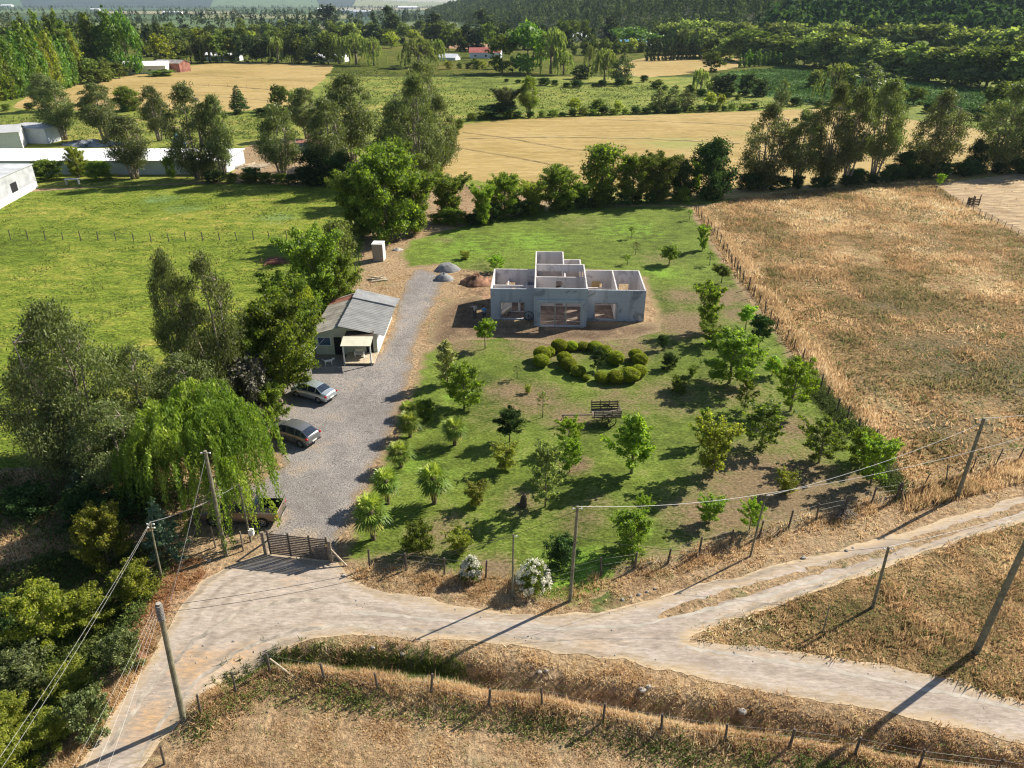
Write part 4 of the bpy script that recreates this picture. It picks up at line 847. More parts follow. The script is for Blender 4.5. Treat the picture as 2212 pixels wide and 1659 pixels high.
# ------------------------------------------------------------ middle distance
G = 'trees around the farm and fields'
for a in [
 ('leafy_tree','rob_a',838,520,318,150,'tallest bright green tree of the clump behind the box hut','tree',None),
 ('leafy_tree','rob_b',782,515,372,105,'green tree at the left of the clump behind the box hut','tree',None),
 ('leafy_tree','rob_b',895,505,375,95,'green tree at the right of the clump behind the box hut','tree',None),
 ('leafy_tree','rob_a',850,440,300,110,'dark green tree behind the clump at the corner of the tan field','tree',None),
 ('eucalyptus_tree','euc_d',905,400,158,125,'huge dark eucalyptus at the left corner of the tan field','tree',None),
 ('eucalyptus_tree','euc_d',950,370,205,90,'dark eucalyptus at the very edge of the tan field','tree',None),
 ('eucalyptus_tree','euc_c',868,390,215,100,'dark eucalyptus left of the huge one','tree',None),
 ('eucalyptus_tree','euc_c',915,300,132,80,'narrow eucalyptus top rising behind the huge one','tree',None),
 ('eucalyptus_tree','euc_c',765,360,160,112,'broad dark eucalyptus behind the farmyard','tree',None),
 ('eucalyptus_tree','euc_c',718,394,213,95,'airy eucalyptus right of the plank yard','tree',None),
 ('eucalyptus_tree','euc_c',613,390,225,92,'slender eucalyptus at the edge of the plank yard','tree',None),
 ('eucalyptus_tree','euc_c',665,300,190,70,'dark eucalyptus behind the blue shed','tree',None),
 ('leafy_tree','lau_a',683,398,322,84,'low dark tree in the farmyard by the brown drum','tree',None),
 ('leafy_tree','lau_a',735,400,330,84,'low very dark tree at the right end of the farmyard','tree',None),
 ('eucalyptus_tree','euc_d',432,388,180,122,'large eucalyptus in front of the long white shed','tree',None),
 ('eucalyptus_tree','euc_c',487,388,205,62,'thin eucalyptus at the right end of the long white shed','tree',None),
 ('eucalyptus_tree','euc_c',292,386,250,92,'dense eucalyptus in front of the long shed, left of the large one','tree',None),
 ('eucalyptus_tree','euc_c',345,305,186,58,'eucalyptus with bare trunk behind the long shed','tree',None),
 ('eucalyptus_tree','euc_c',228,303,180,84,'broad eucalyptus behind the scrap heap','tree',None),
 ('eucalyptus_tree','euc_c',138,302,172,84,'leaning eucalyptus behind the left huts','tree',None),
 ('eucalyptus_tree','euc_c',105,240,158,60,'dark eucalyptus at the end of the poplar row','tree',None),
 ('leafy_tree','lau_a',278,240,187,62,'dark green round tree before the left tan field','tree','green'),
 ('pine_tree','pine',518,244,185,40,'small tiered pine standing alone before the left tan field','pine tree',None),
 ('leafy_tree','far_a',606,240,181,44,'bright tree right of the lone pine','tree',None),
 ('weeping_willow','wil_far',641,248,191,34,'pale thin willow beside the bright tree','willow',None),
 ('leafy_tree','rob_a',172,384,317,40,'yellow-green small tree before the long shed wall','tree','gold'),
 ('shrub','shr_b',105,388,345,70,'dark bush left of the small yellow-green tree by the shed','shrub','green'),
 ('shrub','shr_b',215,388,348,60,'dark bush right of the small yellow-green tree by the shed','shrub','green'),
 ('shrub','shr_a',371,386,337,26,'little bush against the long shed wall','shrub',None),
 ('shrub','shr_b',545,392,362,46,'dark bush in front of the plank yard','shrub',None),
 # hedge row in front of the tan field
 ('leafy_tree','rob_b',970,478,378,76,'leftmost green tree of the row behind the back lawn','tree',None),
 ('leafy_tree','rob_b',1042,486,400,50,'narrow light tree in front of the row behind the back lawn','tree','young'),
 ('leafy_tree','rob_a',1090,468,376,82,'second broad tree of the row behind the back lawn','tree','young'),
 ('leafy_tree','rob_b',1150,462,392,55,'low tree in the row behind the back lawn','tree','gold'),
 ('leafy_tree','rob_a',1207,456,357,84,'broad tree of the row directly behind the house','tree',None),
 ('leafy_tree','rob_b',1255,450,395,44,'low tree between the two tallest of the row','tree','young'),
 ('slender_tree','oli_a',1298,440,312,84,'tall airy slender tree standing out of the row behind the house','tree','green'),
 ('leafy_tree','rob_a',1365,438,334,80,'full dark green tree right of the slender one','tree',None),
 ('leafy_tree','rob_b',1422,436,332,80,'full tree left of the dark round evergreen','tree','far'),
 ('leafy_tree','lau_a',1470,432,345,60,'dark tree touching the round evergreen','tree',None),
 ('round_evergreen','lau_a',1530,428,299,98,'big dark round evergreen at the end of the back lawn','tree',None),
 ('sapling','rob_b',1503,412,345,26,'bright young tree in front of the round evergreen','tree','bright'),
 ('eucalyptus_tree','euc_d',1645,408,222,108,'leftmost eucalyptus of the dark row along the tan field','tree',None),
 ('eucalyptus_tree','euc_c',1718,404,238,80,'second eucalyptus of the dark row along the tan field','tree',None),
 ('eucalyptus_tree','euc_d',1778,402,177,96,'third eucalyptus of the dark row along the tan field','tree',None),
 ('eucalyptus_tree','euc_c',1826,399,189,76,'fourth eucalyptus of the dark row along the tan field','tree',None),
 ('eucalyptus_tree','euc_c',1885,392,170,84,'fifth eucalyptus of the dark row, tallest','tree',None),
 ('eucalyptus_tree','euc_d',2005,378,194,116,'broad eucalyptus after the gap in the dark row','tree',None),
 ('eucalyptus_tree','euc_d',2152,370,177,132,'broad dark eucalyptus near the right edge','tree',None),
 ('eucalyptus_tree','lau_a',2222,372,205,90,'very dark tree at the right edge','tree',None),
 ('leafy_tree','lau_a',1950,384,325,60,'low dark tree filling the gap in the eucalyptus row','tree',None),
 ('leafy_tree','lau_a',2100,374,300,40,'small dark tree between the last two eucalyptus','tree',None),
 ('sapling','brt_b',2028,402,375,20,'bright sapling at the edge of the mown field','tree',None),
 ('shrub','shr_b',1850,392,365,60,'dark undergrowth bush among the eucalyptus stems','shrub',None),
 ('shrub','shr_b',1925,386,355,50,'dark bush right of the fifth eucalyptus','shrub',None),
 # behind
 ('leafy_tree','rob_b',1094,252,190,56,'left tree of the trio at the corner of the green field','tree','euc'),
 ('leafy_tree','euc_c',1142,252,164,44,'tallest tree of the trio at the corner of the green field','tree','green'),
 ('shrub','shr_b',1075,254,226,95,'dark low bush under the trio','shrub',None),
 ('small_tree','far_g',1241,246,210,32,'thin young tree on the field edge, leftmost','tree',None),
 ('small_tree','far_a',1293,246,212,30,'thin young tree on the field edge, middle','tree',None),
 ('small_tree','far_g',1334,246,217,22,'thin young tree on the field edge, rightmost','tree',None),
 ('leafy_tree','eucfar_a',1422,243,190,36,'left tree of the group at the right end of the field edge','tree',None),
 ('leafy_tree','eucfar_b',1452,242,187,38,'middle tree of the group at the right end of the field edge','tree',None),
 ('leafy_tree','eucfar_a',1480,240,192,34,'right tree of the group at the right end of the field edge','tree',None),
 ('small_tree','far_g',1534,236,198,28,'light young tree right of the field edge group','tree',None),
 ('small_tree','far_g',1556,236,203,22,'smaller light young tree beside it at the field edge','tree',None),
 ('leafy_tree','fard_b',1570,204,159,40,'dark round bush tree before the crop, second of three','tree',None),
 ('leafy_tree','fard_b',1545,204,163,34,'dark round bush tree before the crop, first of three','tree',None),
 ('leafy_tree','wil_far',1512,205,147,44,'pale green tree left of the dark bush trees','tree',None),
 ('leafy_tree','fard_b',1611,206,157,32,'dark bush tree before the crop, third of three','tree',None),
 ('leafy_tree','fard_b',1641,208,171,38,'low dark bush tree right of the three','tree',None),
 ('leafy_tree','eucfar_b',1688,230,169,32,'dark upright tree in front of the crop','tree',None),
 ('round_tree','far_a',1536,154,108,46,'lone round tree at the edge of the pale field','tree',None),
 ('leafy_tree','far_a',1973,227,186,46,'round tree in the crop behind the eucalyptus','tree',None),
 ('leafy_tree','wil_far',1800,218,135,92,'grey willow tangled in front of the crop, left','willow',None),
 ('leafy_tree','eucfar_a',1862,222,132,90,'grey-brown tree in the crop, right of the tangled willow','tree',None),
 ('leafy_tree','far_p',1760,190,150,40,'small pale tree at the back of the crop','tree',None),
 ('leafy_tree','far_b',2140,240,175,60,'blue-green tree behind the last eucalyptus','tree',None),
 # middle clump
 ('leafy_tree','far_br',1140,158,46,84,'big bright tree in the middle clump beside the red roof','tree',None),
 ('weeping_willow','wil_far',1190,160,60,84,'tall pale willow of the middle clump','willow',None),
 ('leafy_tree','far_br',1085,158,72,60,'dark green tree left in the middle clump','tree','green'),
 ('weeping_willow','wil_far',1217,162,108,52,'low willow right in the middle clump','willow',None),
 ('weeping_willow','wil_far',1272,150,96,24,'thin willow standing right of the middle clump','willow',None),
 ('weeping_willow','wil_far',1305,178,104,62,'grey willow of the second clump in the meadow','willow',None),
 ('leafy_tree','eucfar_a',1345,180,116,50,'dark tree at the right of the second clump','tree',None),
 ('shrub','fard_b',1258,170,140,44,'dark bush between the two meadow clumps','shrub',None),
 ('weeping_willow','wil_far',770,140,72,72,'left willow at the far corner of the left tan field','willow',None),
 ('weeping_willow','wil_far',808,142,80,52,'right willow at the far corner of the left tan field','willow',None),
 ('weeping_willow','wil_far',905,146,80,84,'spreading willow left of the red roof','willow',None),
 ('weeping_willow','wil_far',946,142,84,44,'smaller willow touching the spreading one','willow',None),
 ('leafy_tree','far_g',845,104,67,38,'yellow-green round tree among the far belt','tree',None),
 ('tall_conifer','cyp',846,92,13,42,'tall dark conifer left in the far belt gap','conifer',None),
 ('tall_conifer','cyp',812,90,25,20,'narrow conifer beside the tall one','conifer',None),
 ('tall_conifer','fard_b',713,64,9,40,'dark round tree crown against the far plain','tree',None),
 ('tall_conifer','fard_a',940,90,28,48,'dark spiky conifer before the bare orange field','conifer',None),
 ('weeping_willow','wil_far',1034,108,64,30,'light willow above the red roof','willow',None),
 ('leafy_tree','eucfar_b',855,150,140,36,'low bush between the far willows','shrub',None),
 ('tall_conifer','cyp',1045,90,20,56,'dark tall conifer before the wooded hill','conifer',None),
 ('leafy_tree','far_p',1480,118,62,56,'pale willow-like tree at the hill foot','tree',None),
 ('leafy_tree','far_br',1360,110,58,84,'wide light green tree before the wooded hill','tree',None),
 ('leafy_tree','fard_a',1318,100,32,42,'dark pointed tree behind the wide light one','tree',None),
 ('leafy_tree','far_g',440,112,64,52,'bright round tree left in the far belt','tree','green'),
 ('shrub','far_b',345,164,149,62,'green hedge-like bush in front of the white roofed building','shrub','green'),
 ('leafy_tree','fard_b',1965,150,120,30,'small dark tree before the willow belt','tree',None),
 ]:
    at_px(a[0], a[1], *a[2:6], a[6], a[7], G, lm=a[8])

ORD = ['first','second','third','fourth','fifth','sixth','seventh','eighth','ninth','tenth','eleventh','twelfth']
def ordn(i):
    if i < 12: return ORD[i]
    n = i+1; return '%d%s' % (n, 'th' if 10 < n % 100 < 14 else {1:'st',2:'nd',3:'rd'}.get(n % 10, 'th'))
def row(pts, n, hmin, hmax, keys, wk, phrase, group, seed, jit=.5, cat='tree', name='leafy_tree', lms=(None,), names=None):
    """trees along a line of photo pixels, counted from the left; wk = width / height"""
    r = random.Random(seed); L_ = [0]
    for a, b in zip(pts, pts[1:]): L_.append(L_[-1]+math.hypot(b[0]-a[0], b[1]-a[1]))
    us = []
    for i in range(n):
        s = L_[-1]*(i+.5+jit*(r.random()-.5))/n; k = max(j for j in range(len(pts)-1) if L_[j] <= s); t = (s-L_[k])/(L_[k+1]-L_[k])
        us.append((pts[k][0]+(pts[k+1][0]-pts[k][0])*t, pts[k][1]+(pts[k+1][1]-pts[k][1])*t+jit*2*(r.random()-.5)))
    for i, (u, v) in enumerate(us):
        g = P(u, v, terrain=True); h = hmin+(hmax-hmin)*r.random(); key = r.choice(keys)
        kn = {'pop_a': 'poplar_tree', 'pop_b': 'poplar_tree', 'cyp': 'tall_conifer', 'fard_a': 'tall_conifer', 'wil_far': 'weeping_willow', 'hedgepop': 'poplar_tree'}.get(key, name)
        c2 = {'poplar_tree': 'poplar', 'tall_conifer': 'conifer', 'weeping_willow': 'willow'}.get(kn, cat)
        plant(kn, key, g, h, h*wk*(.8+.45*r.random()), '%s from left %s' % (ordn(i), phrase), c2, group, lm=r.choice(lms))
row([(-20,222),(40,213),(95,203),(150,190),(180,180)], 16, 17, 23, ['pop_a','pop_b'], .24, 'in the front row of tall green poplars, upper left', 'poplars at the upper left', 1, .3, lms=(None,None,'gold','green'))
row([(-10,190),(60,182),(130,170),(185,160)], 11, 19, 26, ['pop_a','pop_b'], .24, 'in the back row of tall poplars, upper left', 'poplars at the upper left', 2, .5, lms=(None,'green'))
row([(60,140),(160,136)], 4, 26, 33, ['pop_a','cyp'], .2, 'of the tallest thin trees behind the poplars', 'poplars at the upper left', 3, .5, lms=('green','far'))
row([(205,166),(245,166),(310,160)], 5, 22, 34, ['pop_a','pop_b','far_br'], .28, 'of the tall poplars behind the pale farm sheds', 'poplars at the upper left', 4, .5, lms=('green','poplar'))
row([(185,182),(230,176),(262,168)], 5, 7, 12, ['far_a','far_b'], .9, 'of the low dark trees right of the poplars', 'low trees right of the poplars', 5)
row([(340,148),(390,136),(520,134),(620,136),(745,138)], 19, 12, 18, ['far_a','far_b','eucfar_a','far_p','far_g','wil_far'], .75, 'in the dark belt along the far side of the left tan field', 'belt along the left tan field', 6, lms=(None,None,'far','fardark'))
row([(300,125),(420,118),(560,116),(770,120)], 22, 12, 21, ['far_a','far_b','eucfar_b','fard_b','far_g','far_p'], .7, 'in the second belt behind the left tan field', 'second belt behind the left tan field', 7, lms=(None,'far','fardark'))
row([(170,108),(330,98),(560,94),(800,96),(1010,98)], 34, 11, 19, ['far_a','eucfar_a','fard_b','far_p','far_g'], .8, 'in the third, farther tree belt', 'third tree belt', 8, lms=(None,'far'))
row([(-10,82),(160,78),(330,74),(700,72),(960,74)], 34, 9, 17, ['far_a','fard_b','fard_a','eucfar_b','far_p'], .8, 'in the fourth belt before the open plain', 'fourth tree belt', 9, lms=(None,'fardark'))
row([(-10,120),(120,114),(220,110)], 9, 14, 22, ['far_a','eucfar_b'], .8, 'of the trees behind the poplar rows', 'trees behind the poplars', 10)
row([(960,112),(1060,110),(1240,104),(1290,98)], 16, 12, 22, ['far_a','fard_b','fard_a','far_p'], .7, 'in the belt between red roof and wooded hill', 'belt before the wooded hill', 11)
row([(1230,118),(1300,120),(1400,112)], 8, 7, 12, ['far_b','far_g'], .8, 'of the low trees by the far white houses', 'trees by the far white houses', 12)
row([(1395,131),(1440,131),(1515,128)], 15, 11, 15, ['cyp'], .28, 'of the close-set dark cypresses left of the willow belt', 'dark cypress screen', 13, .3)
row([(1592,147),(1650,143),(1718,141)], 12, 7, 9.5, ['hedgepop'], .36, 'of the small poplars hedging the crop', 'small poplar hedge', 14, .3)
row([(1400,106),(1500,110),(1600,114),(1700,118),(1800,122),(1900,128),(2000,136),(2120,148),(2240,160)], 28, 17, 23, ['far_p','far_p','far_a'], 1.15, 'in the back row of the pale willow belt', 'pale willow belt', 15, lms=('palewillow',))
row([(1500,122),(1600,132),(1700,138),(1800,148),(1900,164),(2000,174),(2100,186),(2240,202)], 24, 13, 19, ['far_p','far_p','far_b'], 1.25, 'in the front row of the pale willow belt', 'pale willow belt', 16, lms=('palewillow','palewillow','far'))
row([(960,150),(1010,148),(1075,150)], 6, 3, 6, ['far_b','far_g'], 1.1, 'of the bushes around the red roofed house', 'bushes by the red roof', 17)
row([(1010,262),(1060,258),(1180,254)], 7, 1.6, 2.6, ['shr_a','shr_b'], 1.3, 'of the low bushes on the left of the tan field hedge', 'tan field hedge', 18, cat='shrub', name='shrub')
row([(1180,253),(1300,249),(1450,245),(1640,236)], 20, 1.4, 2.8, ['shr_a','shr_b'], 1.5, 'of the low bushes on the right of the tan field hedge', 'tan field hedge', 19, cat='shrub', name='shrub')
row([(1075,176),(1150,182),(1240,190),(1340,186),(1400,176)], 12, 1.5, 3.5, ['shr_b'], 1.6, 'of the dark bushes at the foot of the meadow clumps', 'bushes below the meadow clumps', 20, cat='shrub', name='shrub')
row([(0,240),(80,238),(200,244),(330,242),(480,248),(600,250),(700,262)], 17, 1.6, 3.5, ['shr_b','shr_a'], 1.5, 'of the bushes along the near edge of the left tan field', 'bushes along the left tan field', 21, cat='shrub', name='shrub')
row([(430,392),(520,396),(600,398),(735,402)], 10, 1.5, 3.2, ['shr_b','shr_a'], 1.4, 'of the bushes along the shed and yard front', 'bushes at the farmyard front', 22, cat='shrub', name='shrub')
row([(925,480),(1000,488),(1100,472),(1200,458),(1300,446),(1400,440),(1490,436)], 22, 1.6, 3.2, ['shr_b','shr_a'], 1.2, 'of the undergrowth bushes behind the back lawn', 'undergrowth behind the back lawn', 23, cat='shrub', name='shrub')
row([(1590,412),(1700,408),(1800,404),(1900,395),(2000,386),(2100,378),(2200,374)], 20, 1.6, 3.6, ['shr_b'], 1.2, 'of the undergrowth bushes below the eucalyptus row', 'undergrowth of the eucalyptus row', 24, cat='shrub', name='shrub')
row([(1700,228),(1800,236),(1900,236),(2000,244),(2120,262),(2212,275)], 13, 2, 4, ['far_b','shr_b'], 1.5, 'of the bushes along the near edge of the crop', 'bushes along the crop', 25, cat='shrub', name='shrub')
row([(1400,190),(1470,200),(1530,212),(1600,216)], 8, 2, 4, ['far_b','shr_b'], 1.4, 'of the bushes left of the crop', 'bushes left of the crop', 26, cat='shrub', name='shrub')
row([(925,395),(940,360),(965,320),(995,275)], 9, 2, 4.2, ['shr_b','shr_a'], 1.1, 'of the bushes along the left side of the tan field', 'bushes left of the tan field', 27, cat='shrub', name='shrub')

# ------------------------------------------------------------ the woods nobody could count
def woods(name, pts, h0, h1, seed, lm='fardark', nq=64, quad=2.0, label=None):
    r = np.random.default_rng(seed); n = len(pts); z = hgt(pts[:, 0], pts[:, 1])
    h = h0+(h1-h0)*r.random(n); w = h*(.35+.3*r.random(n)); tt = r.random(n)
    d = r.normal(size=(n, nq, 3)); d /= np.linalg.norm(d, axis=2)[..., None]
    pointy = (r.random(n) < .55)[:, None]
    zz = .5+.5*d[..., 2]; taper = np.where(pointy, 1.15*(1-zz)+.12, 1.0)
    c = np.stack([pts[:, 0][:, None]+d[..., 0]*w[:, None]*.5*taper, pts[:, 1][:, None]+d[..., 1]*w[:, None]*.5*taper, z[:, None]+h[:, None]*(.1+.88*zz)], -1).reshape(-1, 3)
    c += r.normal(size=c.shape)*.35
    s = np.repeat(h, nq)*quad/14*(.6+.8*r.random(n*nq))
    V, F = quads_from(c, s, .75, r, d.reshape(-1, 3)+np.array([0, 0, .4]))
    T = np.clip(.6*np.repeat(tt, nq)+.4*r.random(n*nq), 0, 1)
    o = link(name, mesh_np(name, V, F, [LM[lm]], {'tone': np.repeat(T, 4)})); return tagit(o, label, 'wood', kind='stuff')
r = np.random.default_rng(500)
cand = np.stack([r.uniform(-260, 1100, 60000), r.uniform(380, 2600, 60000)], 1)
s = sdf(cand[:, 0], cand[:, 1], HILLFOOT); ang = cand[:, 0]/cand[:, 1]
zc = hgt(cand[:, 0], cand[:, 1]); el = (zc-CAMH)/cand[:, 1]
ok = (s > -6) & (s < 420) & (ang < .78) & (ang > -.12) & (el < .012)
ok &= ~((vn(cand[:, 0]/55, cand[:, 1]/55, 6) > .80) & (s > 40))
woods('hill_forest', cand[ok][:5600], 10, 19, 501, nq=60, label='dense dark forest covering the hill at the upper right')
cand = np.stack([r.uniform(150, 640, 5000), r.uniform(440, 680, 5000)], 1)
s = sdf(cand[:, 0], cand[:, 1], HILLFOOT); ok = (s > -14) & (s < 60) & (cand[:, 0] > 200)
woods('pine_wood', cand[ok][:900], 20, 29, 502, lm='dark', nq=90, label='tall dark wood behind the willow belt at the upper right')
V_ = []
for k, (u0, u1, v, nn, th) in enumerate([(-100,340,50,80,14),(150,520,44,50,10),(430,1000,43,70,10),(-100,480,34,90,18),(400,900,31.5,90,16),(560,990,35,70,14),(-100,760,24,150,26),(700,1000,22.5,70,24),(-100,1000,17.5,420,50),(-100,1000,13,600,120),(-100,1010,10.5,700,200),(-100,1010,8.5,900,400),(300,1000,38,60,8),(820,980,47,40,8),(-100,1000,54,110,12),(-100,960,61,120,12)]):
    for i in range(nn):
        u = u0+(u1-u0)*r.random()
        if vn(u/23.0, v*1.0, 40+k) < .40: continue
        g = P(u, v); V_.append((g.x+r.normal()*th*.3, g.y+r.normal()*th*(1+g.y/900)))
woods('plain_tree_lines', np.array(V_), 8, 20, 503, lm='fardark', nq=40, quad=2.8, label='tree lines and groves scattered over the distant plain')
# ------------------------------------------------------------ grass and weeds with real blades
def grassmat(name, stops, trans=.3):
    m, t, b = nm(name); out = t.nodes['Material Output']; col = ramp(t, attr(t, 'tone'), stops)
    L(t, col, b.inputs['Base Color']); b.inputs['Roughness'].default_value = .8; b.inputs['Specular IOR Level'].default_value = .15
    tb = N(t, 'ShaderNodeBsdfTranslucent'); L(t, col, tb.inputs[0]); mx = N(t, 'ShaderNodeMixShader'); mx.inputs[0].default_value = trans
    L(t, b.outputs[0], mx.inputs[1]); L(t, tb.outputs[0], mx.inputs[2]); L(t, mx.outputs[0], out.inputs[0]); return m
GM = {
 'dry': grassmat('dry_grass_blades', [(0, (.16,.16,.07)), (.14, (.28,.24,.11)), (.32, (.44,.29,.15)), (.5, (.62,.42,.23)), (.7, (.72,.54,.31)), (.88, (.80,.66,.42)), (1, (.84,.78,.60))], .5),
 'rust': grassmat('rusty_straw', [(0, (.22,.12,.06)), (.5, (.48,.27,.13)), (1, (.66,.48,.28))], .4),
 'green': grassmat('green_grass_blades', [(0, (.04,.065,.014)), (.35, (.095,.14,.028)), (.65, (.17,.22,.05)), (.85, (.27,.28,.09)), (1, (.38,.34,.17))]),
 'lawn': grassmat('lawn_blades', [(0, (.05,.085,.015)), (.4, (.10,.165,.022)), (.75, (.16,.25,.035)), (1, (.28,.30,.09))]),
 'weed': grassmat('weed_leaves', [(0, (.04,.06,.015)), (.45, (.11,.155,.035)), (.8, (.22,.26,.07)), (1, (.36,.36,.15))], .4),
 'crop': grassmat('crop_leaves', [(0, (.03,.07,.015)), (.5, (.07,.14,.03)), (.85, (.14,.24,.06)), (1, (.50,.58,.40))]),
 'pale': grassmat('pale_flower_heads', [(0, (.40,.40,.30)), (1, (.75,.73,.62))]),
}
def scatter_pts(poly, n, seed, dens=None, thr=.35, avoid=(), line=None, width=1.0):
    r = np.random.default_rng(seed)
    if line is not None:
        seg = np.diff(line, axis=0); ln = np.hypot(seg[:, 0], seg[:, 1]); k = r.choice(len(ln), n, p=ln/ln.sum()); t = r.random(n)[:, None]
        p = line[k]+seg[k]*t+r.normal(size=(n, 2))*width*.5
    else:
        lo, hi = poly.min(0), poly.max(0); p = lo+(hi-lo)*r.random((int(n*2.2), 2)); p = p[inside(p[:, 0], p[:, 1], poly)][:n]
    # leave out what lies well outside the photo on every side
    p = p[(p[:, 1] > 18) & (np.abs(p[:, 0]) < p[:, 1]*.86+14)]
    if dens: p = p[vn(p[:, 0]/dens, p[:, 1]/dens, seed) > thr*r.random(len(p))*2]
    for a in avoid: p = p[sdf(p[:, 0], p[:, 1], a) < .1]
    return p, r
def blades(name, mat, pts, r, h, w, nb=3, spread=.12, lean=.5, tone_scale=9, tone_w=.6, label=None, cat='grass', lift=0.0, seedt=3, tone_shift=0, tone_fn=None):
    n = len(pts); b = np.repeat(np.arange(n), nb); m = len(b)
    base = pts[b]+r.normal(size=(m, 2))*spread; z = hgt(base[:, 0], base[:, 1])+lift-.02
    hp = np.clip(.15+1.5*vn(pts[:, 0]/tone_scale*1.9+7, pts[:, 1]/tone_scale*1.9, seedt+5)**1.3, .15, 1.3)
    a = r.random(m)*6.283; hh = (h[0]+(h[1]-h[0])*r.random(n)*hp)[b]*(.6+.6*r.random(m)); ww = w*(.5+r.random(m))
    la = r.random(m)*6.283; ll = hh*lean*r.random(m)
    A = np.stack([base[:, 0]+np.cos(a)*ww/2, base[:, 1]+np.sin(a)*ww/2, z], 1); B = np.stack([base[:, 0]-np.cos(a)*ww/2, base[:, 1]-np.sin(a)*ww/2, z], 1)
    T_ = np.stack([base[:, 0]+np.cos(la)*ll, base[:, 1]+np.sin(la)*ll, z+hh], 1)
    V = np.stack([A, B, T_], 1).reshape(-1, 3); F = np.arange(3*m).reshape(m, 3)
    nz = .6*vn(pts[:, 0]/tone_scale, pts[:, 1]/tone_scale, seedt)+.4*vn(pts[:, 0]/tone_scale*3.7, pts[:, 1]/tone_scale*3.7, seedt+1)
    nz = np.clip((nz-.5)*1.6+.5+tone_shift, 0, 1)
    if tone_fn is not None: nz = tone_fn(pts, nz)
    tone = np.clip(tone_w*nz[b]+(1-tone_w)*r.random(m), 0, 1)
    o = link(name, mesh_np(name, V, F, [GM[mat]], {'tone': np.repeat(tone, 3)})); return tagit(o, label, cat, kind='stuff')
def leafy(name, mat, pts, r, h, leaf, nl=6, spread=.25, label=None, tone_scale=6, cat='weeds'):
    n = len(pts); b = np.repeat(np.arange(n), nl); m = len(b)
    hh = (h[0]+(h[1]-h[0])*r.random(n))[b]
    xy = pts[b]+r.normal(size=(m, 2))*spread; z = hgt(xy[:, 0], xy[:, 1])+hh*r.random(m)**.7
    V, F = quads_from(np.stack([xy[:, 0], xy[:, 1], z], 1), leaf*(.5+r.random(m)), .55, r, np.tile([0., 0., 1.], (m, 1)))
    nz = vn(pts[:, 0]/tone_scale, pts[:, 1]/tone_scale, 77)
    tone = np.clip(.5*nz[b]+.5*r.random(m), 0, 1)
    o = link(name, mesh_np(name, V, F, [GM[mat]], {'tone': np.repeat(tone, 4)})); return tagit(o, label, cat, kind='stuff')
ROAD = [PG['road'], PG['driveway']]
# wild field right of the garden
DK = [(2150,800,240,-.34),(1900,650,120,-.30),(2050,930,150,-.32),(1760,600,80,-.28),(1850,830,90,-.28),(2000,520,100,-.2),(1700,520,60,-.22),(1960,760,70,.3),(1650,560,70,.22),(1780,700,60,.22),(2080,760,50,.2)]
DKW = [(P(u, v), ru/(FPX/math.hypot(P(u, v).length, CAMH)), k) for u, v, ru, k in DK]
def wild_tone(pts, nz):
    for c, r_, k in DKW: nz = nz+k*np.exp(-(((pts[:, 0]-c.x)**2+(pts[:, 1]-c.y)**2)/(r_*r_)))*(.5+vn(pts[:, 0]/3, pts[:, 1]/3, 12))
    return np.clip(nz, 0, 1)
p, r = scatter_pts(PG['wild'], 80000, 601, 3.5, .5)
blades('dry_grass', 'dry', p, r, (.05, .6), .15, 3, .22, 1.3, 7, .72, tone_fn=wild_tone, label='tall dry grass of the wild field right of the garden fence')
p, r = scatter_pts(PG['wild'], 15000, 602, 5, .8)
leafy('weeds', 'weed', p, r, (.1, .5), .2, 6, .3, label='green and grey weeds growing through the dry field')
p, r = scatter_pts(PG['wild'], 5200, 603, 6, .9); leafy('flower_heads', 'pale', p, r, (.5, .9), .085, 3, .5, label='pale seed heads scattered over the dry field')
p, r = scatter_pts(PG['verge'], 15000, 604, 2, .35)
blades('dry_grass', 'dry', p, r, (.05, .5), .07, 4, .14, 1.2, 3.5, .65, label='dry grass on the wedge of land between the two roads')
p, r = scatter_pts(PG['verge'], 5200, 605, 2.5, .9); leafy('weeds', 'weed', p, r, (.05, .35), .12, 8, .2, label='green weeds between the two roads')
# strips along roads and fences
low_edge = PL([(430,1528),(480,1478),(545,1440),(620,1410),(700,1392),(850,1388),(1000,1398),(1150,1412),(1250,1425),(1350,1442),(1450,1465),(1550,1482),(1650,1503),(1800,1530),(1900,1550),(2000,1573),(2100,1592),(2212,1616),(2400,1660)])
p, r = scatter_pts(None, 12000, 606, 1.2, .6, line=low_edge+np.array([.25, -.9]), width=1.5, avoid=ROAD)
blades('dry_grass', 'dry', p, r, (.05, .36), .05, 4, .1, 1.2, 2.5, .6, tone_shift=.14, label='dry grass along the road above the ditch')
p, r = scatter_pts(None, 13000, 607, line=BANK, width=1.3, avoid=ROAD)
blades('dry_grass', 'dry', p, r, (.08, .42), .05, 4, .1, 1.0, 2.5, .5, tone_shift=.2, label='pale straw on the bank under the lower fence')
p, r = scatter_pts(None, 3600, 608, 1.2, .8, line=BANK+np.array([-.1, -1.25]), width=.9)
leafy('weeds', 'weed', p, r, (.08, .42), .12, 8, .16, label='green weeds in the shade below the bank')
p, r = scatter_pts(None, 3600, 609, 1.5, .5, line=DITCH[:5], width=.9); blades('grass', 'green', p, r, (.25, .55), .05, 7, .1, .5, 3, .5, tone_shift=-.15, label='lush green grass in the ditch at the bend')
p, r = scatter_pts(None, 1800, 610, 1.3, .8, line=DITCH[4:], width=.7); leafy('weeds', 'weed', p, r, (.05, .3), .1, 8, .15, label='weeds in the dark ditch along the road')
tanp = PL([(330,1760),(430,1570),(520,1508),(600,1490),(800,1525),(1000,1555),(1300,1590),(1500,1620),(1700,1645),(1900,1680),(2000,1760)])
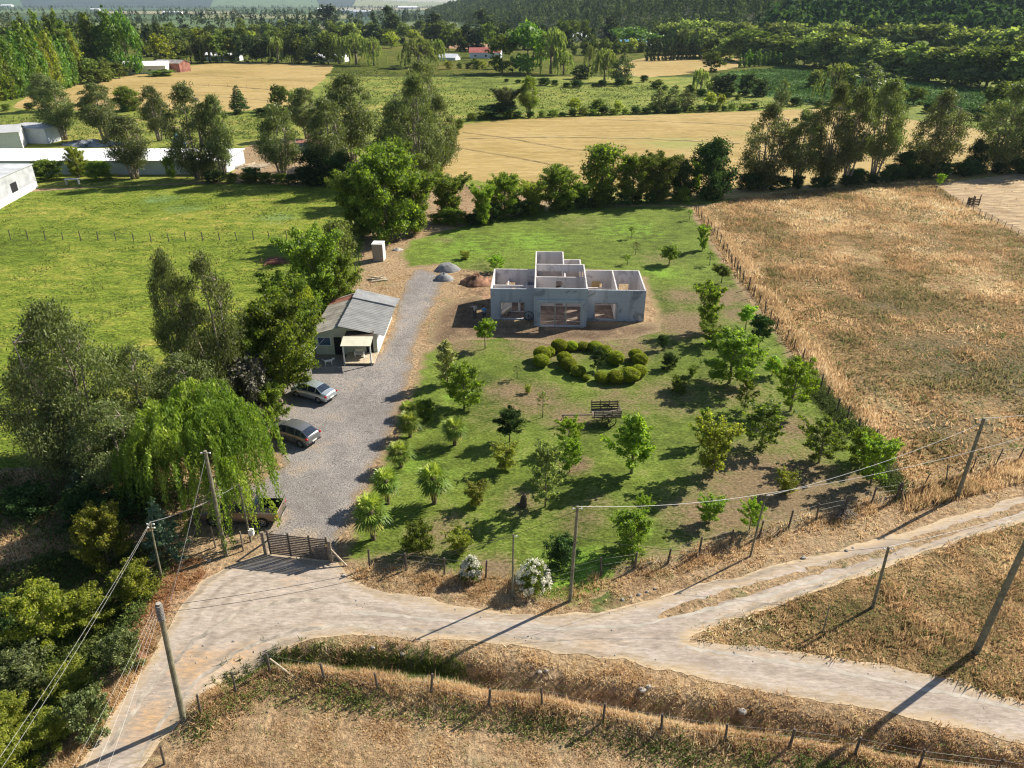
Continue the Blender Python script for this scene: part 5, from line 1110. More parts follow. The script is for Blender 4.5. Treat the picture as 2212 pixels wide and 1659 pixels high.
p, r = scatter_pts(tanp, 26000, 611, 1.2, .4); blades('dry_grass', 'dry', p, r, (.03, .14), .06, 3, .1, 1.6, 2.2, .5, tone_shift=.12, label='short trodden straw on the field at the bottom')
p, r = scatter_pts(tanp, 900, 612, 3, 1.1); leafy('weeds', 'weed', p, r, (.02, .12), .07, 9, .12, label='small weeds on the trodden field at the bottom')
ff = PL([(755,1232),(799,1226),(879,1231),(960,1243),(1049,1250),(1120,1262),(1180,1278),(1240,1285),(1299,1250),(1371,1234),(1442,1221),(1510,1201),(1578,1179),(1640,1163),(1703,1144),(1763,1128),(1823,1111),(1883,1091),(1936,1081)])
p, r = scatter_pts(None, 7500, 613, 1.3, .8, line=ff+np.array([0, -.35]), width=.8, avoid=[PG['road']]); blades('dry_grass', 'dry', p, r, (.08, .42), .06, 4, .1, .9, 2, .5, label='dry grass along the front fence')
slope = PL([(1340,1300),(1300,1262),(1442,1225),(1578,1184),(1703,1148),(1823,1116),(1936,1088),(2101,1032),(2212,998),(2400,945),(2400,1005),(2212,1066),(2000,1130),(1800,1184),(1600,1238),(1500,1265),(1400,1296)])
p, r = scatter_pts(slope, 16000, 614, 1.6, .5, avoid=[PG['road']]); blades('dry_grass', 'dry', p, r, (.04, .26), .07, 4, .12, 1.3, 2.2, .5, tone_shift=.08, label='trampled dry grass on the slope between garden and road')
nearf = PL([(760,1240),(880,1240),(960,1250),(1060,1262),(1160,1300),(1235,1312),(1330,1300),(1250,1320),(1180,1326),(1060,1310),(960,1297),(870,1280),(790,1262)])
p, r = scatter_pts(nearf, 5000, 615, 1.2, .5); blades('dry_grass', 'dry', p, r, (.04, .2), .06, 4, .1, 1.2, 1.5, .45, label='dry verge between front fence and road')
rf = PL([(1500,455),(1535,497),(1563,537),(1605,610),(1650,675),(1698,740),(1733,780),(1786,862),(1829,910),(1885,965),(1915,1020),(1945,1068)])
p, r = scatter_pts(None, 11000, 616, 1.5, .5, line=rf+np.array([1.5, .35]), width=1.3); blades('dry_grass', 'dry', p, r, (.2, .8), .12, 4, .16, .8, 5, .35, tone_shift=.22, label='tall pale grass standing along the right fence')
p, r = scatter_pts(None, 5200, 617, line=rf[6:]+np.array([-.5, -.1]), width=.9); leafy('weeds', 'weed', p, r, (.1, .6), .14, 7, .2, label='green weeds along the lower right fence')
p, r = scatter_pts(PL([(1955,1075),(2040,1045),(2212,995),(2400,935),(2400,960),(2212,1040),(2040,1085),(1955,1110)]), 9000, 618, 2, .3); blades('dry_grass', 'dry', p, r, (.2, .8), .09, 4, .12, .7, 3, .5, label='tall dry grass by the fence along the upper road')
# pasture and lawn
p, r = scatter_pts(PG['pasture'], 90000, 620, 1.6, .75); blades('grass', 'green', p, r, (.05, .22), .18, 3, .18, 1.5, 6, .5, tone_shift=.02, label='uneven green grass of the pasture on the left')
p, r = scatter_pts(PG['lawn'], 80000, 621, 1.5, .4)
def lawn_tone(pts, nz): return nz
blades('grass', 'lawn', p, r, (.02, .075), .07, 3, .1, 1.6, 4, .45, label='short grass of the garden lawn')
dirty = PL([(1480,1150),(1560,1040),(1680,940),(1800,1010),(1900,1060),(1700,1140),(1550,1190)])
p, r = scatter_pts(dirty, 7000, 622, 1.2, .5); blades('dry_grass', 'dry', p, r, (.02, .08), .07, 3, .1, 1.6, 2, .45, label='thin dead grass on the bare part of the lawn')
hs = PL([(905,740),(930,690),(980,640),(1060,650),(1060,725),(940,748)]); p, r = scatter_pts(hs, 5000, 623, 1.4, .6); blades('dry_grass', 'dry', p, r, (.02, .1), .09, 3, .1, 1.5, 2, .4, label='straw on the building ground left of the house')
hs = PL([(790,590),(880,585),(878,610),(860,660),(845,640),(790,625)]); p, r = scatter_pts(hs, 3000, 624, 1.4, .6); blades('dry_grass', 'dry', p, r, (.02, .12), .1, 3, .1, 1.5, 2, .4, label='dry grass behind the cottage')
p, r = scatter_pts(PG['strip'], 2200, 625, .8, .6); blades('grass', 'green', p, r, (.05, .22), .06, 5, .08, 1.0, 2, .5, tone_shift=.15, label='grass strip between the wheel tracks of the upper road')
# left bank
lb = PL([(-60,1240),(120,1200),(300,1170),(390,1200),(330,1290),(280,1370),(250,1430),(215,1490),(150,1580),(60,1720),(-60,1720)])
p, r = scatter_pts(lb, 13000, 630, 1.8, .7); leafy('ground_cover', 'weed', p, r, (.1, .6), .16, 9, .22, label='tangled green ground cover on the bank left of the road', tone_scale=2.5)
rb = PL([(372,1215),(440,1205),(440,1240),(395,1290),(360,1340),(325,1400),(268,1440),(238,1430),(270,1380),(320,1300)])
p, r = scatter_pts(rb, 7000, 631, .9, .85); blades('dead_bracken', 'rust', p, r, (.04, .3), .06, 5, .12, 1.6, 1.2, .5, label='rusty heap of dead twigs on the bank by the gate')
lr = PL([(300,1400),(345,1395),(300,1450),(255,1520),(210,1590),(160,1659),(110,1740),(60,1740),(150,1600),(215,1500)])
p, r = scatter_pts(lr, 5500, 632, 1.2, .4, avoid=ROAD); blades('dry_grass', 'dry', p, r, (.06, .35), .055, 5, .1, .9, 1.6, .45, tone_shift=.12, label='dry grass on the left shoulder of the lower road')
sh = PL([(-100,1020),(150,1020),(430,970),(560,1000),(420,1080),(380,1190),(100,1230),(-100,1250)])
p, r = scatter_pts(sh, 8000, 633, 2.5, .6); blades('dry_grass', 'dry', p, r, (.06, .4), .09, 5, .18, 1.3, 3, .5, label='dry grass on the shaded ground under the eucalyptus')
p, r = scatter_pts(sh, 5000, 634, 2.5, .8); leafy('ground_cover', 'weed', p, r, (.1, .7), .2, 8, .3, label='dark ground cover under the eucalyptus')
# farther fields
p, r = scatter_pts(PG['crop'], 16000, 640, 9, .3); leafy('crop_plants', 'crop', p, r, (.3, .9), .8, 3, .5, label='leafy dark green crop in the field at the right', cat='crop', tone_scale=30)
md = PL([(660,262),(720,150),(1000,160),(1100,190),(1400,185),(1560,210),(1760,230),(1640,236),(1250,250),(1010,260),(940,300),(920,380),(760,300)])
p, r = scatter_pts(md, 16000, 641, 9, .8); leafy('meadow_plants', 'weed', p, r, (.2, .8), .6, 4, .7, label='rough tussocks and low plants of the green meadow', tone_scale=25)
md = PL([(-100,300),(-100,255),(300,245),(500,250),(700,262),(700,300),(550,300),(300,312),(120,312)])
p, r = scatter_pts(md, 9000, 642, 7, .8); leafy('meadow_plants', 'weed', p, r, (.2, .7), .5, 4, .6, label='rough yellow-green growth behind the long shed', tone_scale=15)
p, r = scatter_pts(PG['mown'], 9000, 643, 3, .5); blades('dry_grass', 'dry', p, r, (.05, .25), .25, 3, .3, 1.5, 6, .4, tone_shift=.25, label='straw rows on the mown field at the right edge')
# ------------------------------------------------------------ painted and built materials
MT = {
 'plaster': None,
 'white': plain('white_paint', (.72,.71,.68), .7, var=.06, scale=1.5), 'cream': plain('cream_wall', (.60,.58,.46), .8, var=.08, scale=1.2),
 'pale': plain('pale_green_wall', (.50,.52,.44), .8, var=.08, scale=1.2),
 'zinc': plain('zinc_sheet', (.62,.63,.64), .42, .35, var=.10, scale=.8), 'zincmid': plain('pale_zinc_sheet', (.46,.46,.455), .5, .3, var=.14, scale=.9), 'zincdull': plain('dull_zinc_sheet', (.30,.30,.295), .6, .2, var=.16, scale=.9), 'zincold': plain('old_zinc_sheet', (.40,.37,.33), .6, .2, var=.35, scale=.5),
 'bwhite': plain('bright_roof', (.85,.86,.88), .5, var=.05, scale=.2), 'roofgrey': plain('grey_roof', (.48,.49,.50), .6, var=.1, scale=.4),
 'bluewall': plain('bluish_wall', (.50,.55,.60), .8, var=.1, scale=.4), 'dark': plain('dark_void', (.015,.015,.017), .8), 'glass': plain('dark_glass', (.02,.03,.05), .12, spec=.6),
 'wood': plain('grey_wood', (.22,.18,.14), .9, var=.35, scale=6, bmp=.5), 'woodpale': plain('pale_wood', (.48,.40,.29), .85, var=.25, scale=5), 'wooddark': plain('dark_wood', (.10,.075,.055), .85, var=.35, scale=7, bmp=.4),
 'polewood': plain('treated_pole', (.20,.19,.13), .9, var=.3, scale=3, bmp=.5), 'post': plain('fence_post_wood', (.11,.09,.075), .9, var=.3, scale=5), 'wire': plain('galvanised_wire', (.30,.29,.27), .6, .3), 'cable': plain('black_cable', (.03,.03,.03), .5), 'cablelight': plain('light_cable', (.75,.74,.70), .5),
 'red': plain('red_roof', (.42,.13,.11), .7, var=.15, scale=.5), 'rustred': plain('rust_wall', (.28,.12,.09), .85, var=.3, scale=.6), 'blue': plain('blue_sheet', (.06,.16,.36), .5), 'lightblue': plain('light_blue', (.15,.40,.62), .5),
 'stone': plain('pale_stone', (.37,.34,.30), .9, var=.2, scale=4, bmp=.5), 'gravelpile': plain('gravel_heap', (.24,.245,.25), .95, var=.22, scale=3, bmp=1), 'earth': plain('earth_heap', (.24,.13,.08), .95, var=.5, scale=1.3, bmp=1),
 'iron': plain('rusty_iron', (.09,.06,.05), .7, .3, var=.3), 'rubber': plain('tyre_rubber', (.02,.02,.02), .8), 'rim': plain('alloy_rim', (.6,.6,.62), .3, .8), 'osb': plain('chipboard', (.50,.36,.17), .8, var=.15, scale=8), 'concrete': plain('concrete_floor', (.34,.31,.28), .9, var=.2, scale=1.2),
}
def plaster(name, base, stain):
    m, t, b = nm(name); tc = N(t, 'ShaderNodeTexCoord').outputs['Object']
    n1 = noise(t, tc, .45, 5, .65, 1.5); n2 = noise(t, scalev(t, tc, (1, 1, .15)), 1.4, 4, .6); n3 = noise(t, tc, 9, 3)
    c = mixc(t, mapr(t, n1, .56, .62), base, stain); c = mixc(t, mth(t, 'MULTIPLY', mapr(t, n2, .52, .66), .55), c, tuple(x*.62 for x in base))
    c = mixc(t, mapr(t, n3, .3, .7, 0, .25), c, tuple(x*.75 for x in base))
    br = N(t, 'ShaderNodeTexBrick'); L(t, scalev(t, N(t, 'ShaderNodeTexCoord').outputs['Object'], (1, 1, 1)), br.inputs['Vector'])
    sx = N(t, 'ShaderNodeSeparateXYZ'); L(t, tc, sx.inputs[0]); cx = N(t, 'ShaderNodeCombineXYZ'); L(t, mth(t, 'ADD', sx.outputs[0], sx.outputs[1]), cx.inputs[0]); L(t, sx.outputs[2], cx.inputs[1]); L(t, cx.outputs[0], br.inputs['Vector'])
    br.inputs['Scale'].default_value = 1; br.inputs['Brick Width'].default_value = 1.2; br.inputs['Row Height'].default_value = .6; br.inputs['Mortar Size'].default_value = .02; br.inputs['Mortar Smooth'].default_value = .6
    c = mixc(t, mth(t, 'MULTIPLY', br.outputs['Fac'], .35), c, stain)
    L(t, c, b.inputs['Base Color']); b.inputs['Roughness'].default_value = .9; return m
MT['plaster'] = plaster('skylit_bare_plaster', (.42,.46,.51), (.22,.245,.275))  # blue skylight on the shaded front is put into the base colour

MT['plaster_in'] = plaster('bounce_lit_inner_plaster', (.62,.58,.57), (.40,.37,.36))  # paler copy for inner walls, bounced light put into the base colour
MT['floor'] = plain('dusty_floor', (.20,.15,.12), .9, var=.35, scale=1.4)
# ------------------------------------------------------------ the unfinished concrete house
pA, pB = P(1060.3, 689.5, terrain=True), P(1392.5, 694.5, terrain=True)
hrot = math.atan2(pB.y-pA.y, pB.x-pA.x); hz = min(pA.z, pB.z)
H_ = empty('concrete_house', (pA.x, pA.y, hz), hrot, 'unfinished roofless grey concrete house with open window holes', 'house')
WT = .15; H1, H2 = 3.8, 4.62
def wx(mb, y, x0, x1, H, ops=(), z0=-.2):
    """wall along x, thickness WT from y; openings (a, b, zlo, zhi)"""
    x = x0
    for a, b, lo, hi in sorted(ops):
        mb.box(x, a, y, y+WT, z0, H); mb.box(a, b, y, y+WT, hi, H)
        if lo > z0+.01: mb.box(a, b, y, y+WT, z0, lo)
        x = b
    mb.box(x, x1, y, y+WT, z0, H)
def wy(mb, x, y0, y1, H, ops=(), z0=-.2):
    y = y0
    for a, b, lo, hi in sorted(ops):
        mb.box(x, x+WT, y, a, z0, H); mb.box(x, x+WT, a, b, hi, H)
        if lo > z0+.01: mb.box(x, x+WT, a, b, z0, lo)
        y = b
    mb.box(x, x+WT, y, y1, z0, H)
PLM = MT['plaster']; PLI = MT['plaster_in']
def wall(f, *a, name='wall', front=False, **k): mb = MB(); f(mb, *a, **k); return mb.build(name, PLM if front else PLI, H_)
xm, xr, xe, yb, yc, yk = 5.07, 11.07, 17.85, 7.0, -1.9, 11.7
wl = wall(wx, 0, 0, xm, H1, [(1.26, 3.86, .12, 2.13)], front=True); wall(wy, 0, WT, yb, H1, [(3, 3.9, .1, 2.1)]); wall(wx, yb, 0, xm, H1, [(1.5, 2.6, 1, 2.1)])
wc = wall(wx, yc, xm, xr, H2, [(.75+xm, 5.27+xm, .12, 2.85)], front=True); wall(wy, xm, yc+WT, 6.6, H2, [(.6, 1.5, .1, 2.1), (3.2, 4.2, .1, 2.1)]); wall(wy, xr-WT, yc+WT, 6.6, H2, [(.8, 1.7, .1, 2.1), (3.4, 4.3, .1, 2.1)])
wr = wall(wx, 0, xr, xe, H1, [(xr+1.08, xr+3.55, .22, 2.15)], front=True); wall(wy, xe-WT, WT, yb, H1, [(3.5, 5, 1, 2.1)]); wall(wx, yb, xr, xe, H1, [(xr+1.2, xr+2.3, 1, 2.1), (xr+4.4, xr+5.6, .9, 2.1)])
wall(wx, 6.6, xm, xr, H2, [(xm+.15, xm+3.7, -.2, 3.75), (xm+3.85, xr-.15, -.2, 3.75)], name='cross_wall')
wall(wy, xm, 6.75, yk, H2); wall(wx, yk, xm, xm+3.55, H2); wall(wy, xm+3.4, 6.75, yk, H2, [(8, 8.9, .1, 2.1)])
wall(wx, yk-.6, xm+3.55, xr-.25, H1); wall(wy, xr-.4, 6.75, yk-.6, H1)
wall(wx, 4.3, xm+WT, xr-WT, 3.8, [(xm+2.55, xm+3.45, .1, 3.3)], name='cross_wall'); wall(wy, xm+3.55, 4.45, 6.6, 3.75, name='cross_wall')
wall(wx, 2.3, WT, xm, 3.4, [(2.4, 3.1, .1, 3.1), (3.4, 4.1, .1, 3.2)], name='cross_wall'); wall(wy, 1.75, 2.45, yb, 2.6, [(3.2, 4.1, .1, 2.1)], name='cross_wall'); wall(wy, 4.0, 2.45, yb, 2.3, name='cross_wall')
wall(wy, xr+3.4, WT, yb, H1, [(2.6, 3.5, .1, 2.1)], name='cross_wall'); wall(wx, 3.6, xr+3.55, xe-WT, 2.2, [(xr+4.4, xr+5.3, .1, 2.1)], name='cross_wall'); wall(wx, 4.9, xr, xr+3.4, 2.3, [(xr+1.5, xr+2.4, .1, 2.1)], name='cross_wall')
mb = MB(); mb.box(WT, xe-WT, WT, yb, -.2, .06); mb.box(xm+WT, xr-WT, yc+WT, -.0, -.2, .06); mb.box(xm+WT, xr-.25, yb+WT, yk-.6, -.2, .06); mb.build('floor_slab', MT['floor'], H_)
def frame(par, x0, x1, z0, z1, y, w=.09, d=.07, mat=None, name='window_frame'):
    mb = MB(); mb.box(x0, x0+w, y-d, y, z0, z1); mb.box(x1-w, x1, y-d, y, z0, z1); mb.box(x0+w, x1-w, y-d, y, z1-w, z1)
    return mb.build(name, mat or PLM, par)
frame(H_, 1.16, 3.96, .1, 2.23, -.003, mat=MT['stone']); frame(H_, xr+.98, xr+3.65, .2, 2.25, -.003, mat=MT['stone']); frame(H_, xm+.28, xm+5.72, 0, 3.3, yc-.003, w=.42, d=.13, name='raised_surround')
mb = MB(); mb.box(xm+2.33, xm+2.48, yc+.02, yc+.13, .12, 2.85); mb.box(xm+3.55, xm+3.7, yc+.02, yc+.13, .12, 2.85); mb.build('mullion', MT['stone'], H_)
mb = MB(); mb.box(xm+.2, xr-.2, yc-.25, yc, -.25, .08); mb.build('door_sill', MT['concrete'], H_)
M4 = Matrix.Translation((pA.x, pA.y, hz)) @ Matrix.Rotation(hrot, 4, 'Z')
def inhouse(x, y, z): return M4 @ Vector((x, y, z))
def lump(name, mats, loc, rz, label, cat, group=None, **k): pass
for i, (x, y, a, tz, ln, w, lb) in enumerate([(.55, .7, 62, .06, 1.9, .22, 'long board leaning steeply inside the left window of the concrete house'),(.95, .9, 50, .06, 1.7, .3, 'broad white board leaning inside the left window'),(1.3, 1.1, 42, .06, 1.8, .18, 'narrow board leaning lowest inside the left window'),(1.7, 1.2, 35, .07, 1.5, .25, 'pale board lying flat-angled in the left room')]):
    mb = MB(); mb.box(0, ln, -w/2, w/2, 0, .04); o = mb.build('wooden_board', MT['woodpale'] if i % 2 else MT['white']); o.location = inhouse(x, y, tz); o.rotation_euler = (0, -R(a*.55), hrot+R(10+i*22)); tagit(o, lb, 'board', 'boards left in the concrete house')
mb = MB(); mb.box(0, 1.0, 0, .03, 0, 1.1); o = mb.build('chipboard_panel', MT['osb']); o.location = inhouse(xr+1.0, yb-.25, 2.35-1.0); o.rotation_euler[2] = hrot; tagit(o, 'yellowish chipboard panel leaning high on the back wall of the right room', 'panel')
mb = MB(); mb.beam((0,0,0), (.95,0,.28), .3, .05); o = mb.build('wooden_board', MT['white']); o.location = inhouse(xm+2.5, 4.15, 2.35); o.rotation_euler[2] = hrot; tagit(o, 'white board across the high doorway of the middle room', 'board', 'boards left in the concrete house')
for x, y, a, lb in [(xm+1.2, -.9, 20, 'board on the floor just inside the big middle opening'),(xm+3.9, -.3, -12, 'board on the floor behind the middle posts')]:
    mb = MB(); mb.box(0, 1.6, -.12, .12, 0, .05); o = mb.build('wooden_board', MT['woodpale']); o.location = inhouse(x, y, .07); o.rotation_euler[2] = hrot+R(a); tagit(o, lb, 'board', 'boards left in the concrete house')
# iron cart wheel leaning at the house front
g = inhouse(4.45, -.28, -.02); w_ = empty('iron_wheel', g, hrot, 'old iron cart wheel leaning on the house wall left of the middle block', 'wheel'); mb = MB(); mb.disc((0, 0, .62), (0, 1, .18), .55, .61, .05, 24); mb.build('rim', MT['iron'], w_)
mb = MB(); mb.disc((0, 0, .62), (0, 1, .18), .02, .09, .1, 10)
for k in range(8): t = k*math.pi/4; mb.beam((0, 0, .62), (math.cos(t)*.56, -.18*math.sin(t)*.56, .62+math.sin(t)*.55), .03, .02)
mb.build('spokes', MT['iron'], w_)

# ------------------------------------------------------------ the cottage
C0 = P(745, 764, terrain=True); cz = C0.z
CT = empty('small_cottage', (-17.3, 70.4, cz), 0, 'small white cottage with corrugated metal roofs and a porch beside the drive', 'house')
x0, x1, xmid, y1 = -3.35, 3.15, -.35, 10.2
def gable(mb, y, t=.12):
    mb.add([(x0,y,0),(x1,y,0),(x1,y,2.25),(xmid,y,3.3),(x0,y,2.35),(x0,y+t,0),(x1,y+t,0),(x1,y+t,2.25),(xmid,y+t,3.3),(x0,y+t,2.35)], [(0,1,2,3,4),(9,8,7,6,5),(0,5,6,1),(1,6,7,2),(2,7,8,3),(3,8,9,4),(4,9,5,0)])
mb = MB(); gable(mb, 0); mb.build('front_wall', MT['pale'], CT); mb = MB(); gable(mb, y1-.12); mb.build('back_wall', MT['white'], CT)
mb = MB(); mb.box(x1-.12, x1, .12, y1-.12, 0, 2.25); mb.build('side_wall', MT['white'], CT); mb = MB(); mb.box(x0, x0+.12, .12, y1-.12, 0, 2.35); mb.build('side_wall', MT['pale'], CT)
def corrug(name, p00, p10, p01, p11, mat, n, amp=.03, par=None, bri=None):
    """sheet metal: corners eave/ridge; waves repeat along 00->01 , run along 00->10"""
    p00, p10, p01, p11 = map(Vector, (p00, p10, p01, p11)); nrm = (p10-p00).cross(p01-p00).normalized(); nrm = nrm if nrm.z > 0 else -nrm
    vs, fs = [], []; m = n*6
    for i in range(m+1):
        t = i/m; o = nrm*(amp*math.cos(2*math.pi*i/6))
        a, b = p00.lerp(p01, t)+o, p10.lerp(p11, t)+o; vs += [a, b, a-nrm*.02, b-nrm*.02]
    for i in range(m): k = 4*i; fs += [(k, k+1, k+5, k+4), (k+2, k+6, k+7, k+3)]
    fs += [(0,2,3,1), (4*m, 4*m+1, 4*m+3, 4*m+2)]
    for i in range(m): k = 4*i; fs += [(k, k+4, k+6, k+2), (k+1, k+3, k+7, k+5)]
    mb = MB(); mb.add(vs, fs); return mb.build(name, mat, par)
rx = x1+.95
corrug('roof', (-.62,-.75,3.52), (rx,-.75,2.42), (-.62,7.4,3.52), (rx,7.4,2.42), MT['zincdull'], 19, .055, CT)
corrug('roof', (-.66,7.35,3.60), (rx,7.35,2.52), (-.80,10.9,3.28), (rx,10.9,2.05), MT['zincmid'], 9, .07, CT)  # back section in a paler sheet than the front section
corrug('old_roof', (-.45,-.25,3.22), (x0-.35,-.25,2.32), (-.45,8.2,3.22), (x0-.35,8.2,2.32), MT['zincold'], 12, .02, CT)
corrug('old_roof', (-.45,8.2,3.16), (x0-.35,8.2,2.28), (-.45,10.3,3.16), (x0-.35,10.3,2.28), MT['rustred'], 4, .02, CT)
def win(par, x, y, z, w, h, axis='x', side=-1, glass=None, fm=None):
    f = MB(); t = .07
    def bx(a0, a1, b0, b1, d0, d1):
        if axis == 'x': f.box(a0, a1, y+min(side*d0, side*d1), y+max(side*d0, side*d1), b0, b1)
        else: f.box(x+min(side*d0, side*d1), x+max(side*d0, side*d1), a0, a1, b0, b1)
    c = x if axis == 'x' else y
    bx(c-w/2-t, c-w/2, z-t, z+h+t, .002, .05); bx(c+w/2, c+w/2+t, z-t, z+h+t, .002, .05); bx(c-w/2, c+w/2, z-t, z, .002, .05); bx(c-w/2, c+w/2, z+h, z+h+t, .002, .05)
    fo = f.build('window', fm or MT['white'], par); g = MB()
    if axis == 'x': g.box(c-w/2, c+w/2, y+min(side*.004, side*.02), y+max(side*.004, side*.02), z, z+h)
    else: g.box(x+min(side*.004, side*.02), x+max(side*.004, side*.02), c-w/2, c+w/2, z, z+h)
    g.build('pane', glass or MT['glass'], fo); return fo
win(CT, -2.35, 0, 1.1, 1.25, .85, glass=plain('bluish_glass', (.03,.09,.20), .2, spec=.5)); win(CT, x1, 3.4, 1.0, 1.0, 1.0, 'y', 1); win(CT, x1, 7.2, 1.1, .8, .8, 'y', 1)
for dx, w in ((-.95, .8), (2.35, .75)): f = MB(); f.box(dx-w/2, dx+w/2, -.03, -.004, .02, 2.0); f.build('door', MT['dark'], CT)
pz = .28; ys = -2.7
mb = MB(); mb.box(.05, 3.2, ys, -.01, pz-.12, pz); mb.build('porch_deck', MT['woodpale'], CT)
mb = MB(); mb.box(.15, 3.1, ys+.06, ys+.10, 0, pz-.121); mb.build('deck_skirt', MT['wooddark'], CT)
mb = MB(); mb.hexa([(0,ys-.25,2.28),(3.05,ys-.25,2.28),(3.05,ys+1.4,2.62),(0,ys+1.4,2.62)], [(0,ys-.25,2.32),(3.05,ys-.25,2.32),(3.05,ys+1.4,2.66),(0,ys+1.4,2.66)]); mb.build('porch_roof', MT['cream'], CT)
mb = MB(); mb.hexa([(.1,ys+1.42,2.60),(3.0,ys+1.42,2.60),(3.0,-.14,2.74),(.1,-.14,2.74)], [(.1,ys+1.42,2.63),(3.0,ys+1.42,2.63),(3.0,-.14,2.78),(.1,-.14,2.78)]); mb.build('porch_roof', MT['wooddark'], CT)
for px in (.12, 2.85): mb = MB(); mb.box(px, px+.13, ys, ys+.13, 0, 2.28); mb.build('post', MT['white'], CT)
b = empty('white_bench', (-17.3+1.45, 70.4-1.2, cz+pz), 0, 'white wooden bench standing on the cottage porch', 'bench')
for s in (-.45, .45): mb = MB(); mb.box(s-.03, s+.03, -.2, .2, 0, .62); mb.build('leg', MT['white'], b)
mb = MB(); mb.box(-.42, .42, -.2, .2, .38, .43); mb.build('seat', MT['white'], b); mb = MB(); mb.box(-.42, .42, .17, .2, .5, .85); mb.build('backrest', MT['cream'], b)

# box hut at the back
g = P(817, 565, terrain=True); hut = empty('box_hut', g, R(-3), 'narrow tall brown box hut with white top at the back of the drive', 'hut')
mb = MB(); mb.box(-.75, .75, 0, 1.7, 0, 2.45); mb.build('wall', plain('brown_panel', (.30,.26,.22), .8, var=.1), hut); mb = MB(); mb.box(-.8, .8, -.05, 1.75, 2.45, 2.55); mb.box(-.4, .7, .4, 1.5, 2.55, 2.6); mb.build('roof', MT['white'], hut)
mb = MB(); mb.box(.75, .79, .1, 1.6, .05, 2.3); mb.build('door', MT['white'], hut)  # white panel puts the sunlight on the hut's right side into colour

# ------------------------------------------------------------ farm sheds and far houses
def house(name, g, rz, w, d, h, label, wallm, roofm, roof='gable', pitch=.28, over=.3, wins=(), doors=(), cat='building', group=None):
    """front face at local y=0, looking towards -y"""
    e = empty(name, g, rz, label, cat, group); mb = MB(); mb.box(-w/2, w/2, 0, d, -.3, h); rh = pitch*d/2
    if roof == 'gable': mb.add([(-w/2,0,h),(-w/2,d,h),(-w/2,d/2,h+rh),(w/2,0,h),(w/2,d,h),(w/2,d/2,h+rh)], [(0,2,1),(3,4,5),(0,3,5,2),(1,2,5,4)])
    mb.build('wall', wallm, e); r_ = MB(); o = over
    if roof == 'gable':
        r_.hexa([(-w/2-o,-o,h-o*pitch+.02),(w/2+o,-o,h-o*pitch+.02),(w/2+o,d/2,h+rh+.02),(-w/2-o,d/2,h+rh+.02)], [(-w/2-o,-o,h-o*pitch+.10),(w/2+o,-o,h-o*pitch+.10),(w/2+o,d/2,h+rh+.10),(-w/2-o,d/2,h+rh+.10)])
        r_.hexa([(-w/2-o,d/2,h+rh+.02),(w/2+o,d/2,h+rh+.02),(w/2+o,d+o,h-o*pitch+.02),(-w/2-o,d+o,h-o*pitch+.02)], [(-w/2-o,d/2,h+rh+.10),(w/2+o,d/2,h+rh+.10),(w/2+o,d+o,h-o*pitch+.10),(-w/2-o,d+o,h-o*pitch+.10)])
    else:
        dz = pitch*d; r_.hexa([(-w/2-o,-o,h+.003),(w/2+o,-o,h+.003),(w/2+o,d+o,h+dz+.003),(-w/2-o,d+o,h+dz+.003)], [(-w/2-o,-o,h+.1),(w/2+o,-o,h+.1),(w/2+o,d+o,h+dz+.1),(-w/2-o,d+o,h+dz+.1)])
    r_.build('roof', roofm, e)
    for (x, z, ww, hh) in wins: win(e, x, 0, z, ww, hh)
    for (x, ww, hh) in doors: f = MB(); f.box(x-ww/2, x+ww/2, -.04, -.003, 0, hh); f.build('door', MT['dark'], e)
    return e
FB = 'farm buildings at the left edge'
g = P(350, 377, terrain=True); house('long_shed', (-102, g.y, 0), 0, 80, 13.2, 2.9, 'long low shed with a bright white flat roof behind the pasture', MT['bluewall'], MT['bwhite'], 'flat', .012, .4, doors=[(-8, 2, 2.2), (14, 2, 2.2)], group=FB)
g = P(17, 326, terrain=True); house('small_shed', (g.x-2.2, g.y+1.5, 0), R(24), 9, 8, 4.2, 'square shed with pale grey roof behind the long white shed', MT['white'], MT['roofgrey'], 'gable', .3, .5, group=FB)
g = P(62, 310, terrain=True); house('small_shed', (g.x, g.y, 0), R(-6), 11, 8, 3.8, 'flat-topped shed with tree shadows on its side, farthest left shed', MT['bluewall'], MT['roofgrey'], 'flat', .02, .6, wins=[(-2, 1.2, 1.2, 1)], group=FB)
a_, b_ = P(82, 402, terrain=True), P(-8, 446, terrain=True); an = math.atan2(a_.y-b_.y, a_.x-b_.x); L_ = (a_-b_).length
m_ = b_.lerp(a_, .5); d_ = Vector((math.cos(an), math.sin(an), 0)); m_ = m_-d_*6; house('white_barn', (m_.x, m_.y, 0), an, L_+12, 11, 4.3, 'big white barn cut by the left edge of the photo', plain('weathered_white_sheet', (.40,.42,.44), .7, var=.22, scale=.5), plain('barn_roof', (.50,.52,.54), .6, var=.2, scale=.3), 'flat', .03, .2, wins=[(-2, 1.8, 1.4, 1), (-8, 1.8, 1.4, 1)], doors=[(L_/2-3, 2.4, 2.6)], group=FB)
hw = P(40, 425, terrain=True); mb = MB(); mb.beam(b_+Vector((2.2,-1.6,.65))-d_*8, a_+Vector((.8,-1.6,.65)), .2, 1.3); o = mb.build('boundary_wall', MT['white']); tagit(o, 'low white wall in front of the big white barn', 'wall')
FH = 'far houses among the trees'
def fh(u, v, w, d, h, rz, label, wm, rm, roof='gable', pitch=.35, wins=(), name='farmhouse', doors=()):
    g = P(u, v, terrain=True); return house(name, g, R(rz), w, d, h, label, MT[wm], MT[rm], roof, pitch, .4, wins=wins, doors=doors, group=FH)
fh(312, 160, 22, 14, 4, 8, 'white roofed building at the upper left corner of the left tan field', 'white', 'bwhite', wins=[(-5,1,1.5,1.2),(3,1,1.5,1.2)], pitch=.25)
